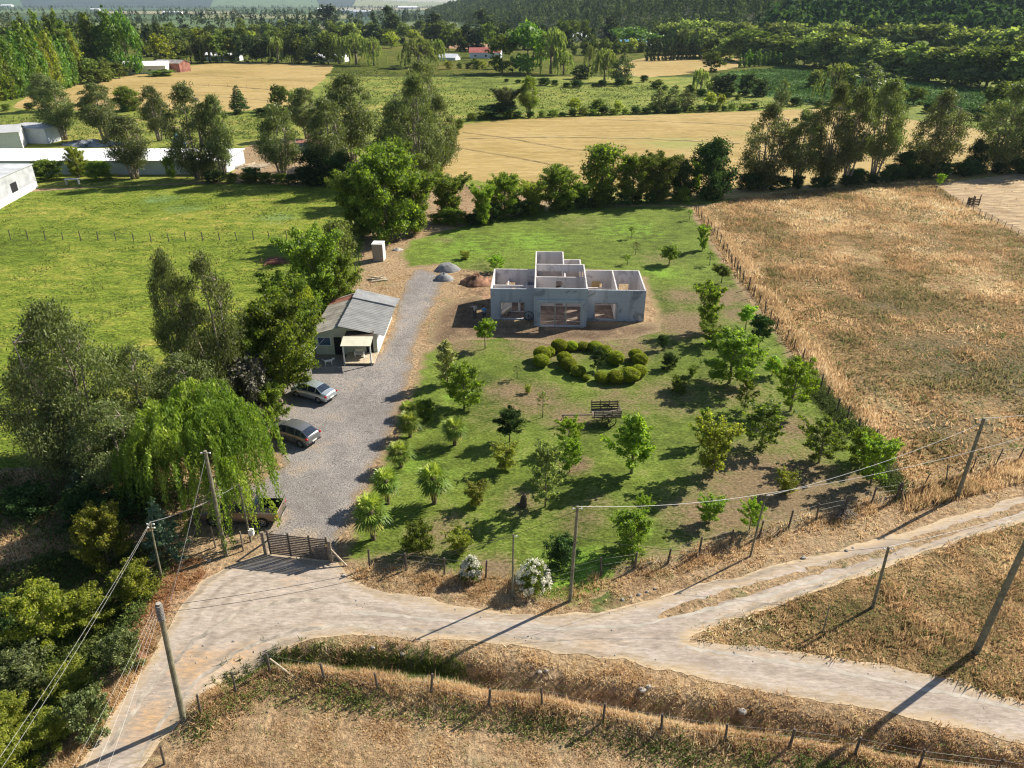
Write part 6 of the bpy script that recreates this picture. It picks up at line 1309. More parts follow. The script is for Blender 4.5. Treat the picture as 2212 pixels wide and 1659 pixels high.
fh(362, 156, 16, 9, 4.5, -15, 'rust red barn attached beside the white roofed building', 'rustred', 'zincold', pitch=.3)
fh(480, 132, 22, 8, 3.4, 0, 'white house with scalloped white roofs at the far edge of the left tan field', 'bluewall', 'bwhite', wins=[(-6,1,1.4,1.2),(0,1,1.4,1.2),(6,1,1.4,1.2)])
fh(490, 113, 20, 9, 3.6, 0, 'white roof directly behind the scalloped one', 'white', 'bwhite')
fh(402, 107, 18, 10, 4, 10, 'pale house in the trees behind the left tan field', 'white', 'zinc')
fh(322, 100, 14, 8, 3.4, 5, 'small white roof between poplar and round tree', 'white', 'bwhite')
fh(715, 134, 18, 9, 2.8, -8, 'white roofs at the far right corner of the left tan field', 'white', 'bwhite')
fh(1040, 126, 16, 10, 3.6, 0, 'red roofed house in the middle distance', 'bluewall', 'red', wins=[(-4,1,1.3,1.1),(3,1,1.3,1.1)], pitch=.55)
fh(1068, 125, 8, 9, 3.4, -10, 'small annex with red roof right of the red roofed house', 'bluewall', 'red', pitch=.5)
fh(964, 130, 13, 8, 1.6, -20, 'low white tunnel-like shelter left of the red roof', 'white', 'bwhite', pitch=.5)
fh(1235, 82, 22, 10, 4, 0, 'white roofed house right of the middle clump, left one', 'white', 'bwhite')
fh(1256, 84, 18, 9, 4, 0, 'white roofed house right of the middle clump, right one', 'white', 'bwhite')
fh(1278, 76, 20, 9, 4, 0, 'pale red roof behind the two white roofed houses', 'cream', 'rustred')
fh(1368, 102, 22, 9, 4, 5, 'blue shed at the left of the cypress screen', 'blue', 'lightblue')
fh(1400, 105, 22, 8, 2.6, -5, 'low grey roof beside the blue shed', 'white', 'roofgrey')
fh(985, 83, 34, 12, 4, 0, 'grey roof by the bare orange ground', 'white', 'roofgrey')
fh(1075, 84, 30, 12, 4, 3, 'pale roof at the foot of the wooded hill', 'cream', 'zincold')
fh(1160, 82, 26, 12, 4, 3, 'dull roof right of the pale one below the wooded hill', 'cream', 'roofgrey')
fh(1262, 45, 20, 9, 4, 3, 'tiny white house on the wooded hill', 'white', 'bwhite')
fh(372, 31, 60, 20, 6, 0, 'long white barn on the distant plain, left', 'white', 'bwhite')
fh(757, 30, 70, 26, 9, 0, 'cluster of pale farm roofs on the distant plain', 'white', 'zinc')
fh(785, 36, 50, 22, 12, 20, 'silver silo shed on the distant plain', 'white', 'zinc')
fh(12, 12, 90, 40, 12, 0, 'white speck of a barn at the far upper left', 'white', 'bwhite')
fh(205, 23, 40, 18, 6, 8, 'small white house on the plain left of the long barn', 'white', 'bwhite')
fh(700, 24, 60, 25, 8, 0, 'faint white farm beyond the silo shed', 'white', 'bwhite')
fh(880, 20, 110, 40, 10, 0, 'row of tiny white sheds below the horizon', 'white', 'bwhite')
g = P(663, 330, terrain=True); house('blue_shed', (g.x, g.y, 0), R(-8), 6, 3, 2.2, 'blue sheet metal shed behind the plank yard', MT['blue'], MT['rustred'], 'flat', .04, .1)
# ------------------------------------------------------------ heaps, rocks, small things
def heap(name, mat, u, v, wpx, hm, label, cat, dpx=None, seed=1, rough=.18, rz=0):
    g = P(u, v, terrain=True); dist = g.y*cp+CAMH*sp; w = wpx*dist/FPX; d = (dpx*dist/FPX) if dpx else w*.8; n = 22; vs, fs = [(0, 0, hm)], []
    for i in range(1, n//2+1):
        t = i/(n//2)
        for k in range(n):
            a = 2*math.pi*k/n; q = float(vn(math.cos(a)*1.6+t*2+seed, math.sin(a)*1.6+5, seed)); rr = t*(1+rough*2*(q-.5))
            z = hm*(1-t*t)**1.0*(1+rough*2*(float(vn(t*5+k*.9, k*1.3, seed+3))-.5)) if i < n//2 else -.12
            vs.append((math.cos(a)*rr*w/2, math.sin(a)*rr*d/2, z))
    for k in range(n): fs.append((0, 1+k, 1+(k+1) % n))
    for i in range(n//2-1):
        for k in range(n): a, b = 1+i*n+k, 1+i*n+(k+1) % n; fs.append((a, a+n, b+n, b))
    mb = MB(); mb.add(vs, fs); o = mb.build(name, mat, smooth=True, loc=g, rz=rz); return tagit(o, label, cat)
heap('gravel_heap', MT['gravelpile'], 966, 583, 58, 1.0, 'larger grey gravel heap at the end of the drive, back one', 'heap', seed=1)
heap('gravel_heap', MT['gravelpile'], 958, 604, 44, .9, 'smaller pale grey gravel heap in front of the larger one', 'heap', seed=2)
heap('earth_heap', MT['earth'], 1030, 612, 66, 1.1, 'reddish brown earth heap beside the left wing of the house', 'heap', seed=3, rough=.3)
heap('rubble_heap', MT['stone'], 857, 540, 26, .3, 'small rubble heap right of the box hut', 'heap', seed=4, rough=.4)
heap('scrap_heap', plain('mixed_scrap', (.20,.22,.24), .6, var=.8, scale=.9), 205, 314, 130, 1.2, 'long heap of dark scrap behind the long white shed', 'heap', dpx=70, seed=5, rough=.5)
heap('rust_heap', MT['earth'], 300, 1420, 40, .35, 'small earth mound under the dry twigs by the left bank', 'heap', seed=7, rough=.4)
rr = random.Random(5)
def rock(u, v, s, label, mat='stone', hf=.6):
    s = s*.72; g = P(u, v, terrain=True); bm_v, n = [], 9; mb = MB(); vs, fs = [], []
    for i in range(5):
        for k in range(n):
            a = 2*math.pi*k/n; ph = -.9+1.8*i/4; q = .75+.45*rr.random(); c = math.cos(ph*math.pi/2*.95)
            vs.append((math.cos(a)*s*c*q, math.sin(a)*s*c*q*.8, math.sin(ph*math.pi/2)*s*hf*q+s*hf*.4))
    for i in range(4):
        for k in range(n): a, b = i*n+k, i*n+(k+1) % n; fs.append((a, b, b+n, a+n))
    fs += [tuple(range(n))[::-1], tuple(4*n+k for k in range(n))]
    mb.add(vs, fs); o = mb.build('rock', MT[mat], loc=g); tagit(o, label, 'rock', 'pale rocks beside the roads')
for a in [(1388,1493,.32,'big pale rock in the ditch below the wide road'),(1400,1484,.22,'rock touching the big one in the ditch'),(1603,1538,.34,'upright pale rock in the ditch, right of the others'),(805,1400,.2,'whitish rock at the road edge above the ditch, left'),(870,1414,.22,'flat whitish rock at the road edge, middle'),(1165,1452,.2,'pale rock on the dry bank at the centre bottom'),(1180,1450,.17,'smaller pale rock beside it on the dry bank'),(1345,1296,.18,'first stone of the line left of the upper road'),(1362,1290,.16,'second stone of the line left of the upper road'),(1380,1285,.2,'third stone of the line left of the upper road'),(1398,1279,.15,'fourth stone of the line left of the upper road'),(1415,1272,.17,'fifth stone of the line left of the upper road'),(1735,1206,.25,'round white rock above the upper road'),(1828,1190,.2,'pale rock at the little gully by the upper road'),(1842,1184,.14,'small stone beside the gully'),(742,1244,.2,'pale rock by the right gate brace'),(770,1298,.12,'small white stone lying on the dirt road below the gate'),(1322,1362,.1,'tiny white stone where the roads meet'),(440,1395,.13,'small stone on the road bend'),(505,1386,.14,'loose stone in the middle of the road bend'),(1880,1558,.11,'small stone on the wide road at the right'),(452,1212,.22,'rock by the foot of the gate pole'),(440,1206,.16,'smaller rock by the foot of the gate pole')]: rock(*a)
# tiny loose stones on the roads
for nme, poly, n, sd_, mt, s0, lb in [('loose_stones', PG['road'], 1500, 701, 'stone', .035, 'small loose stones strewn on the dirt roads'), ('loose_stones', PG['driveway'], 3800, 702, 'gravelpile', .035, 'coarse loose stones of the gravel drive')]:
    p, r = scatter_pts(poly, n, sd_, 2, .6); k = len(p); s = s0*(.5+1.5*r.random(k)**3+.3); z = hgt(p[:, 0], p[:, 1])+.02
    base = np.array([(1,0,0),(0,1,0),(-1,0,0),(0,-1,0),(.1,.1,.9)]); a = r.random(k)*6.28; ca, sa = np.cos(a), np.sin(a)
    V = np.zeros((k, 5, 3))
    for i, (x, y, q) in enumerate(base): V[:, i, 0] = p[:, 0]+(x*ca-y*sa*.7)*s; V[:, i, 1] = p[:, 1]+(x*sa+y*ca*.7)*s; V[:, i, 2] = z+q*s
    F = (np.arange(k)[:, None, None]*5+np.array([(0,1,4),(1,2,4),(2,3,4),(3,0,4)])[None]).reshape(-1, 3)
    o = link(nme, mesh_np(nme, V.reshape(-1, 3), F, [MT[mt]])); tagit(o, lb, 'stones', kind='stuff')
# brush and plank piles
def pile(name, u, v, n, ln, rad, mat, label, cat, seed, flat=.3, spread=1.0):
    r = random.Random(seed); g = P(u, v, terrain=True); mb = MB()
    for i in range(n):
        a = r.random()*6.28 if spread > .5 else r.gauss(.2, .25); x, y = r.gauss(0, ln*.25*spread), r.gauss(0, ln*.22); z = abs(r.gauss(0, flat)); dz = r.gauss(0, .12)
        c, s = math.cos(a)*ln/2*r.uniform(.5, 1), math.sin(a)*ln/2*r.uniform(.5, 1)
        mb.beam((x-c, y-s, max(.02, z-dz)), (x+c, y+s, max(.02, z+dz)), rad*2, rad)
    o = mb.build(name, mat, loc=g); return tagit(o, label, cat)
pile('brush_pile', 595, 567, 90, 2.6, .03, MT['rustred'], 'reddish brushwood pile lying on the green pasture', 'pile', 1)
pile('plank_pile', 818, 603, 14, 2.4, .09, MT['woodpale'], 'pale planks stacked on the ground behind the cottage', 'pile', 2, .15, .3)
pile('plank_pile', 545, 360, 70, 5.5, .12, MT['woodpale'], 'rows of pale planks laid out in the yard right of the long shed', 'pile', 3, .1, 1.0)
pile('twig_pile', 1820, 1110, 40, 1.5, .02, MT['wood'], 'dead twigs caught in the front fence near the right', 'pile', 4)
# tree stump
g = P(1130, 1092, terrain=True); mb = MB(); mb.tube([(0,0,-.1),(0,0,.3),(.05,0,.75),(.12,.02,.98)], [.34,.26,.22,.10], 10); mb.tube([(-.1,0,.05),(-.45,-.1,.22)], [.2,.09], 7); o = mb.build('tree_stump', MT['wooddark'], loc=g, smooth=True); tagit(o, 'dark old tree stump standing on the lawn', 'stump')
# blue drums, brown drum, trough
g = P(378, 316, terrain=True)
for i, (x, y, z) in enumerate([(0,0,0),(.75,0,0),(1.5,0,0),(.4,0,.95)]):
    mb = MB(); mb.tube([(0,0,0),(0,0,.9)], [.3,.3], 12); mb.tube([(0,0,.9),(0,0,.93)], [.31,.28], 12); o = mb.build('blue_drum', MT['lightblue'] if i == 3 else MT['blue'], loc=g+Vector((x*1.6, y, z*1.6))); o.scale = (1.6,)*3
    tagit(o, ['left','middle','right','light blue topmost'][i]+' drum of the blue stack behind the long shed', 'drum', 'blue drums')
g = P(652, 386, terrain=True); mb = MB(); mb.tube([(0,0,0),(0,0,1.6)], [.8,.8], 12); mb.tube([(0,0,1.6),(0,0,1.75)], [.8,.3], 12); o = mb.build('brown_tank', MT['rustred'], loc=g); tagit(o, 'red brown tank at the edge of the pasture', 'tank')
g = P(2101, 444, terrain=True); e = empty('pallet_box', g, R(20), 'dark box of old pallets at the far fence of the wild field', 'crate')
for i, (x, y) in enumerate([(-.8,-.5),(.8,-.5),(.8,.5),(-.8,.5)]): mb = MB(); mb.box(x-.06, x+.06, y-.06, y+.06, 0, 2.0 if i < 2 else 1.5); mb.build('leg', MT['wooddark'], e)
mb = MB()
for z in (.2, .5, .8, 1.1): mb.box(-.9, .9, -.6, -.57, z, z+.2); mb.box(-.9, .9, .57, .6, z, z+.2); mb.box(-.9, -.87, -.57, .57, z, z+.2)
mb.build('slats', MT['wooddark'], e)
g = P(158, 398, terrain=True); e = empty('white_table', g, R(12), 'white table-like trough under the trees by the long shed', 'table')
mb = MB(); mb.box(-1.3, 1.3, -.5, .5, 1.0, 1.12); mb.build('tabletop', MT['white'], e)
for x in (-1.15, 1.15): mb = MB(); mb.box(x-.06, x+.06, -.4, .4, 0, 1.0); mb.build('leg', MT['white'], e)

# ------------------------------------------------------------ the old cart
g = P(1310, 921, terrain=True); ct = empty('wooden_cart', g, R(2), 'old dark wooden slatted cart with two spoked wheels on the lawn', 'cart')
mb = MB(); mb.box(-1.2, 1.2, -.05, 1.35, .86, .93); mb.box(-1.3, 1.3, .15, .25, .78, .86); mb.box(-1.3, 1.3, 1.05, 1.15, .78, .86); mb.build('bed', MT['wood'], ct)
for side, y, tilt in ((0, -.05, -.22), (1, 1.35, .22)):
    mb = MB()
    for k in range(4): z = .98+k*.2; y_ = y+tilt*(z-.93)/.7; mb.beam((-1.22, y_, z), (1.22, y_, z), .03, .13)
    for x in (-1.15, -.4, .4, 1.15): mb.beam((x, y+(.03 if side else -.03), .85), (x, y+tilt*1.15+(.03 if side else -.03), 1.75), .06, .05)
    mb.build('side_rack', MT['wood'] if side == 0 else MT['wooddark'], ct)
mb = MB()
for k in range(3): mb.box(1.2, 1.23, 0, 1.3, .98+k*.2, 1.1+k*.2)
mb.build('tailboard', MT['wood'], ct)
for y in (-.22, 1.52):
    wh = MB(); wh.disc((.15, y, .66), (0, 1, 0), .58, .66, .07, 28); wh.disc((.15, y, .66), (0, 1, 0), .03, .12, .2, 12)
    for k in range(10): t = k*math.pi/5; wh.beam((.15, y, .66), (.15+.6*math.cos(t), y, .66+.6*math.sin(t)), .045, .045)
    wh.build('wheel', MT['wooddark'], ct)
mb = MB(); mb.tube([(.15,-.3,.66),(.15,1.6,.66)], .05, 8); mb.build('axle', MT['iron'], ct)
mb = MB(); mb.beam((-3.9,.65,.86), (1.1,.65,.80), .11, .11); mb.build('shaft', MT['wood'], ct)
for dx in (-.35, .1): mb = MB(); mb.beam((-3.7+dx,.65,-.02), (-3.75,.65,.84), .05, .05); mb.build('prop', MT['iron'], ct)

# ------------------------------------------------------------ poles and cables
PT = {}
def pole(key, u0, v0, u1, v1, r0, label, mat='polewood', name='utility_pole', extra=None, cat='pole', group='power and cable poles'):
    g = P(u0, v0, terrain=True); top = PY(u1, v1, g.y); e = empty(name, g, 0, label, cat, group); t = top-g; PT[key] = top
    mb = MB(); mb.tube([(0,0,-.4), tuple(t*.5), tuple(t)], [r0, r0*.86, r0*.74], 12); mb.build('shaft', MT[mat], e, smooth=False)
    if extra: extra(e, t, r0)
    return e
def insul(n):
    def f(e, t, r0):
        for k in range(n):
            a = (-1)**k; z = t*(1-.15/t.length-.28*(k//2)/t.length); mb = MB(); mb.tube([z+Vector((a*r0*.7, 0, 0)), z+Vector((a*(r0+.1), 0, 0))], [.02,.02], 6); mb.disc(z+Vector((a*(r0+.13), 0, 0)), (a, 0, 0), .005, .05, .08, 8); mb.build('insulator', MT['white'], e)
    return f
def coils(e, t, r0):
    mb = MB()
    for k in range(11): z = t*(1-(.12+.085*k)/t.length); mb.disc(z, t, r0*.78, r0*1.12, .03, 14)
    mb.build('wire_binding', MT['wire'], e)
    mb = MB(); mb.disc(t+t.normalized()*.015, t, .005, r0*.74, .03, 12); mb.build('top_cap', MT['stone'], e)
def meter(e, t, r0):
    mb = MB(); mb.box(.0, .32, -.14, .14, .62, 1.05); mb.build('meter_box', MT['white'], e)
pole('A', 1231,1298,1248,1094, .115, 'tall power pole in front of the garden, right of the large hydrangea', extra=insul(2))
pole('B', 1107,1290,1109,1154, .07, 'thinner shorter pole left of the large hydrangea', extra=insul(1))
pole('C', 488,1200,443,974, .14, 'tall thick pole beside the gate in front of the weeping willow', extra=insul(2))
pole('D', 542,1170,516,1046, .075, 'short pole with a white meter box by the pickup', extra=meter)
pole('E', 396,1555,342,1304, .15, 'thick greenish pole wound with wire at the lower left', extra=coils)
pole('F', 350,1252,324,1128, .07, 'thin pole in the bushes left of the gate', extra=insul(4))
pole('G', 1620,1202,1655,1066, .075, 'thin leaning pole at the front fence, right part', extra=insul(1))
pole('H', 2067,1075,2126,903, .15, 'thick pole by the upper road near the right edge', extra=insul(2))
pole('I', 1885,1312,1920,1181, .10, 'pole on the wedge of land between the roads', extra=insul(2))
pole('J', 2108,1408,2262,1075, .19, 'thickest dark pole leaving the photo at the right edge', extra=insul(2))
pole('K', 1778,1363,1792,1309, .05, 'thin short stake between the roads', name='stake')
def cable(name, a, b, sag, rad, mat, label, n=14):
    pts = [a.lerp(b, t)-Vector((0, 0, 4*sag*t*(1-t))) for t in np.linspace(0, 1, n)]
    mb = MB(); mb.tube(pts, rad, 4); o = mb.build(name, MT[mat]); return tagit(o, label, 'cable', 'cables strung between poles')
T = PT
def off(u, v, Y): return PY(u, v, Y)
cable('power_cable', T['A'], T['G'], .35, .013, 'cablelight', 'white cable from the tall pole to the thin leaning pole')
cable('power_cable', T['G'], off(2300, 918, T['H'].y-6), .5, .013, 'cablelight', 'white cable running from the thin leaning pole off the right edge')
cable('power_cable', T['G']+Vector((0,0,-.2)), T['H']+Vector((0,0,-.4)), .5, .012, 'cablelight', 'thin cable from the leaning pole up to the thick pole by the upper road')
cable('power_cable', T['H'], off(2330, 876, T['H'].y), .2, .013, 'cablelight', 'white cable from the top of the thick pole off the right edge')
for k in range(2): cable('power_cable', T['F']+Vector((0,0,-.1*k)), off(-60, 1722+34*k, 17), .3, .0042, 'cablelight', ['upper','lower'][k]+' of the two white cables from the thin pole in the bushes')
for k in range(4): cable('power_cable', T['E']+Vector((-.16,0,-.1-.2*k)), off(100+32*k, 1760, 16.5-.3*k), .2, .0035, 'cablelight', ORD[k]+' of the four thin white cables running down from the thick wound pole')
cable('power_cable', T['E']+Vector((.15,0,-.15)), T['B'], .5, .011, 'cable', 'dark cable from the wound pole to the thin garden pole')
cable('power_cable', T['E']+Vector((.15,0,-.55)), T['A']+Vector((0,0,-.3)), 1.0, .011, 'cable', 'dark sagging cable from the wound pole to the tall garden pole')
cable('power_cable', T['E']+Vector((.1,0,-.35)), T['C']+Vector((0,0,-2.2)), .3, .010, 'cable', 'dark cable from the wound pole towards the gate pole')
cable('power_cable', T['C']+Vector((0,0,-.3)), P(368,1300,terrain=True)+Vector((0,0,.0)), .1, .011, 'cablelight', 'white stay cable from the gate pole down to the left bank')
cable('power_cable', T['F'], T['D'], .3, .010, 'cablelight', 'thin cable from the bush pole to the meter pole')
cable('power_cable', T['I'], off(2320, 1075, T['I'].y+4), .2, .011, 'cablelight', 'white cable from the wedge pole off the right edge')
cable('power_cable', T['I'], T['A']+Vector((0,0,-2.2)), .9, .010, 'cable', 'thin dark cable from the wedge pole back to the tall pole')
cable('power_cable', Vector((-17.3-2.2, 70.4-.1, cz+2.0)), P(640,830)+Vector((0,0,1.6)), .1, .014, 'cablelight', 'light line from the cottage window down towards the drive bushes')

# ------------------------------------------------------------ fences
def fence(name, pts, spacing, h, label, r0=.05, wires=3, given=False, lean=.05, mat='post', hvar=.12, seed=1, wr=.0045, group='wire fences'):
    r = random.Random(seed); W_ = [P(u, v, terrain=True) for u, v in pts]
    if not given:
        out = []
        for a, b in zip(W_, W_[1:]):
            n = max(1, round((b-a).length/spacing))
            out += [a.lerp(b, i/n) for i in range(n)]
        W_ = out+[W_[-1]]
        for p in W_: p.z = float(hgt(p.x, p.y))
    e = empty(name, W_[0], 0, label, 'fence', group); o0 = W_[0]; tops = []
    me = None
    for p in W_:
        hh = h*(1+hvar*r.uniform(-1, 1)); l = Vector((r.gauss(0, lean), r.gauss(0, lean), 0))*hh; mb = MB(); b = p-o0
        mb.tube([b+Vector((0,0,-.25)), b+l+Vector((0,0,hh))], [r0*r.uniform(.85, 1.2), r0*r.uniform(.75, 1.0)], 7); mb.build('post', MT[mat], e); tops.append((b, b+l+Vector((0,0,hh))))
    for k in range(wires):
        t = (k+.8)/(wires+.1); mb = MB()
        for (a0, a1), (b0, b1) in zip(tops, tops[1:]): mb.tube([a0.lerp(a1, t), b0.lerp(b1, t)], wr, 3, cap=False)
        mb.build('wire', MT['wire'], e)
    return e
fence('wire_fence', [(1500,455),(1508,466),(1521,484),(1535,499),(1548,516),(1563,539),(1580,568),(1605,610),(1627,642),(1652,677),(1676,713),(1698,738),(1714,757),(1733,780),(1760,822),(1786,862),(1807,893),(1829,911),(1853,938),(1885,966),(1908,1020),(1936,1072)], 2.3, 1.5, 'wire fence with dark posts between garden and wild field', seed=1, r0=.075)
fence('wire_fence', [(799,1226),(879,1231),(960,1243),(1049,1250),(1180,1268),(1299,1243),(1371,1229),(1442,1216),(1510,1196),(1578,1174),(1640,1158),(1703,1139),(1763,1123),(1823,1106),(1883,1086),(1936,1078)], 0, 1.38, 'front wire fence between garden and road', given=True, r0=.068, seed=2)
fence('wire_fence', [(1946,1076),(1993,1053),(2045,1041),(2101,1014),(2151,1003),(2200,991),(2260,972),(2330,950)], 0, 1.38, 'wire fence along the upper road at the right', given=True, r0=.05, seed=3, lean=.1)
fence('wire_fence', [(355,1651),(432,1537),(510,1494),(583,1451),(702,1467),(817,1487),(930,1498),(1056,1524),(1172,1527),(1303,1557),(1429,1579),(1566,1602),(1706,1611),(1846,1630),(1985,1659),(2141,1672),(2290,1700)], 0, 1.38, 'wire fence along the bank at the bottom of the photo', given=True, r0=.068, seed=4, lean=.06)
fence('wire_fence', [(-55,515),(-16,516),(23,517),(61,518),(98,519),(136,519),(175,520),(212,520),(251,521),(289,521),(327,522),(365,522),(402,521),(438,520),(475,519),(512,519),(548,518),(583,517),(620,517)], 0, 1.38, 'wire fence crossing the green pasture', given=True, r0=.075, seed=5, lean=.05)
fence('wire_fence', [(2020,415),(2050,434),(2090,452),(2140,480),(2212,520),(2330,580)], 2.4, 1.2, 'wire fence between wild field and mown field', seed=6, lean=.06)
fence('wire_fence', [(410,187),(700,190)], 9, 1.3, 'distant fence across the left tan field', seed=7, wires=0)
fence('wire_fence', [(768,585),(776,570),(785,552),(792,540)], 1.6, 1.5, 'old wire mesh fence left of the box hut', seed=8, wires=4)
for (u0, v0, u1, v1, lb) in [(386,1158+0,378,1100,''),]: pass
for u0, v0, u1, v1, lb in [(466,1183,455,1136,'grey post left of the tall gate pole'),(526,1190,518,1148,'grey post between tall gate pole and gate')]:
    pole('x', u0, v0, u1, v1, .065, lb, mat='wood', name='post', group='posts by the gate', cat='post')
# leaning corner braces of fences
for a, b, lb in [((583,1423),(634,1462),'pale wooden brace slanting to the ground at the bend fence'),((1946,1080),(1965,1066),'slanting brace at the fence corner')]:
    A = P(*a)+Vector((0,0,.0)); A = PY(a[0], a[1], P(583,1451).y) if a[0] == 583 else P(1936,1076)+Vector((0,0,.9)); B = P(*b, terrain=True); mb = MB(); mb.tube([A, B], .05, 7); o = mb.build('brace', MT['woodpale']); tagit(o, lb, 'brace')

# ------------------------------------------------------------ the gate
gl, gr_ = P(583.2, 1198.6, terrain=True), P(713.4, 1213.5, terrain=True); d = (gr_-gl); d.z = 0; Lg = d.length; gz = math.atan2(d.y, d.x)
gt = empty('wooden_gate', gl, gz, 'closed wooden slatted gate across the gravel drive', 'gate'); Hg = 1.9
for x, hh in ((-.28, 1.9), (Lg+.1, 1.75)): mb = MB(); mb.tube([(x,0,-.3),(x,0,hh)], [.13,.12], 10); mb.build('gate_post', MT['wood'], gt)
for k in range(12): z = .12+k*(Hg-.12)/12; mb = MB(); mb.box(.02, Lg-.12, -.03, 0, z, z+.095); mb.build('slat', MT['post'], gt)
for x in (.0, Lg*.34, Lg*.68, Lg-.16): mb = MB(); mb.box(x, x+.14, .003, .05, .06, Hg+.12); mb.build('upright', MT['wood'], gt)
mb = MB(); mb.box(Lg-.2, Lg+.1, -.05, -.033, 1.25, 1.5); mb.build('latch', MT['osb'], gt)
for (a, zt, b, lb) in [((568,1167), 1.2, (512,1213), 'wooden brace propping the left gate post'),((710,1176), 1.3, (749.3,1222.6), 'pale wooden brace propping the right gate post')]:
    base = gl if a[0] < 600 else gr_; top = Vector((base.x, base.y, base.z+zt)); B = P(*b, terrain=True); mb = MB(); mb.tube([top, B], .06, 7); o = mb.build('gate_brace', MT['wood'] if a[0] < 600 else MT['woodpale']); tagit(o, lb, 'brace')

# ------------------------------------------------------------ cars
def paint(name, c, metal=.55, rough=.32): return plain(name, c, rough, metal, var=.03, scale=.5, coat=.6)
def car(name, st, g, rz, paintm, label, wheels, wr=.31, bed=None, tail=(.30,.62), lampz=.72, trim=None):
    e = empty(name, g, rz, label, 'car', 'parked cars'); L_ = st[-1][0]; V = []; half = 6
    for (x, zb, zt_, zr, w, wt) in st:
        h = [(w*.90, zb), (w, zb+.10), (w*1.01, (zb+zt_)*.55), (w*.965, zt_), (wt, zr), (0, zr+.035)]
        V += [(x, -a, b) for a, b in h]+[(x, a, b) for a, b in h[-2::-1]]
    n = 11; F = []; glass = []
    for i in range(len(st)-1):
        for k in range(n-1):
            f = (i*n+k, (i+1)*n+k, (i+1)*n+k+1, i*n+k+1); F.append(f)
            r0, r1 = st[i][3]-st[i][2], st[i+1][3]-st[i+1][2]; jump = abs(r1-r0) > .22
            if bed is not None and st[i+1][0] <= bed+.01 and k in (4, 5) and i >= 1: F.pop()
            if jump and k in (4, 5): glass.append(('rear_window' if i < len(st)/2 else 'windscreen', f))
            if k in (3, 6) and max(r0, r1) > .3: glass.append(('side_window', f))
        F.append((i*n, i*n+n-1, (i+1)*n+n-1, (i+1)*n))
    F.append(tuple(range(n))); F.append(tuple((len(st)-1)*n+k for k in range(n))[::-1])
    mb = MB(); mb.add(V, F); bo = mb.build('body', paintm, e); me = bo.data; bpy_bevel(bo)
    VV = [Vector(v) for v in V]; wins = {}
    for nme, f in glass:
        q = [VV[i] for i in f]; c = sum(q, Vector())/4; nn = (q[1]-q[0]).cross(q[3]-q[0])
        if nn.length < 1e-6: continue
        nn.normalize(); cc = Vector((c.x, 0, .6)); nn = nn if nn.dot(c-cc) > 0 else -nn
        if nme == 'side_window': ins = [c+(p-c)*.86+nn*.014 for p in q]; key = nme+('a' if c.y < 0 else 'b')
        else:
            ins = []
            for p in q:
                pp = p.copy(); pp.x = c.x+(p.x-c.x)*.90; pp.z = c.z+(p.z-c.z)*.90; pp.y = p.y*.92; ins.append(pp+nn*.018)
            key = nme
        m = wins.setdefault(key, (nme, MB()))[1]; m.add(ins+[p-nn*.012 for p in ins], [(0,1,2,3),(7,6,5,4),(0,4,5,1),(1,5,6,2),(2,6,7,3),(3,7,4,0)])
    for nme, m in wins.values(): m.build(nme, MT['glass'], e)
    w = st[3][4]
    for x in wheels:
        for s in (-1, 1):
            mb = MB(); mb.disc((x, s*(w-.09), wr), (0, 1, 0), wr*.62, wr, .22, 22); t = mb.build('wheel', MT['rubber'], e, bevel=.02)
            mb = MB(); mb.disc((x, s*(w-.02), wr), (0, 1, 0), .02, wr*.22, .06, 10)
            for k in range(5): a = k*math.pi*.4; mb.beam((x+math.cos(a)*wr*.1, s*(w-.02), wr+math.sin(a)*wr*.1), (x+math.cos(a)*wr*.6, s*(w-.03), wr+math.sin(a)*wr*.6), .07, .03, up=(0,1,0))
            mb.disc((x, s*(w-.02), wr), (0, 1, 0), wr*.56, wr*.66, .07, 20); mb.build('rim', MT['rim'], t)
            mb = MB(); mb.disc((x, s*(w*1.012-.01), wr), (0, 1, 0), wr*1.0, wr*1.17, .02, 22); mb.build('wheel_arch', MT['dark'], e)
            mb = MB(); mb.disc((x, s*(w-.12), wr), (0, 1, 0), .005, wr*.6, .02, 16); mb.build('brake_disc', MT['dark'], t)
    RL = plain('tail_light_red', (.45,.02,.02), .2, coat=.5)
    for s in (-1, 1):
        mb = MB(); yy = s*st[1][4]*.86; mb.box(-.02, .22, yy-(.0 if s > 0 else .16), yy+(.16 if s > 0 else .0), lampz, lampz+.16); mb.build('tail_light', RL, e, bevel=.03)
        mb = MB(); mb.box(L_-.35, L_-.1, s*st[-2][4]*.80-.09, s*st[-2][4]*.80+.09, lampz-.12, lampz+.02); mb.build('headlight', MT['rim'], e, bevel=.03)
        mb = MB(); xm_ = [q for q in st if q[3]-q[2] > .3][-1][0]+.25; mb.box(xm_, xm_+.12, s*(w+.02)-(0 if s > 0 else .16), s*(w+.02)+(.16 if s > 0 else 0), .92, 1.04); mb.build('mirror', paintm, e, bevel=.03)
    mb = MB(); mb.box(-.035, -.005, -.26, .26, .48, .60); mb.build('number_plate', MT['white'], e)
    mb = MB(); mb.box(-.04, .12, -w*.82, w*.82, st[0][1]-.04, st[0][1]+.06); mb.build('bumper', MT['dark'], e, bevel=.02)
    for x in [q[0] for q in st if q[3]-q[2] > .3][1:-1][:2]:
        for s in (-1, 1): mb = MB(); mb.box(x-.01, x+.01, s*w*1.012-.006, s*w*1.012+.006, .4, .9); mb.build('door_gap', MT['dark'], e)
    return e
def bpy_bevel(o):
    b = o.modifiers.new('bevel', 'BEVEL'); b.width = .05; b.segments = 3; b.limit_method = 'ANGLE'; b.angle_limit = R(12)
    o.data.polygons.foreach_set('use_smooth', [True]*len(o.data.polygons))
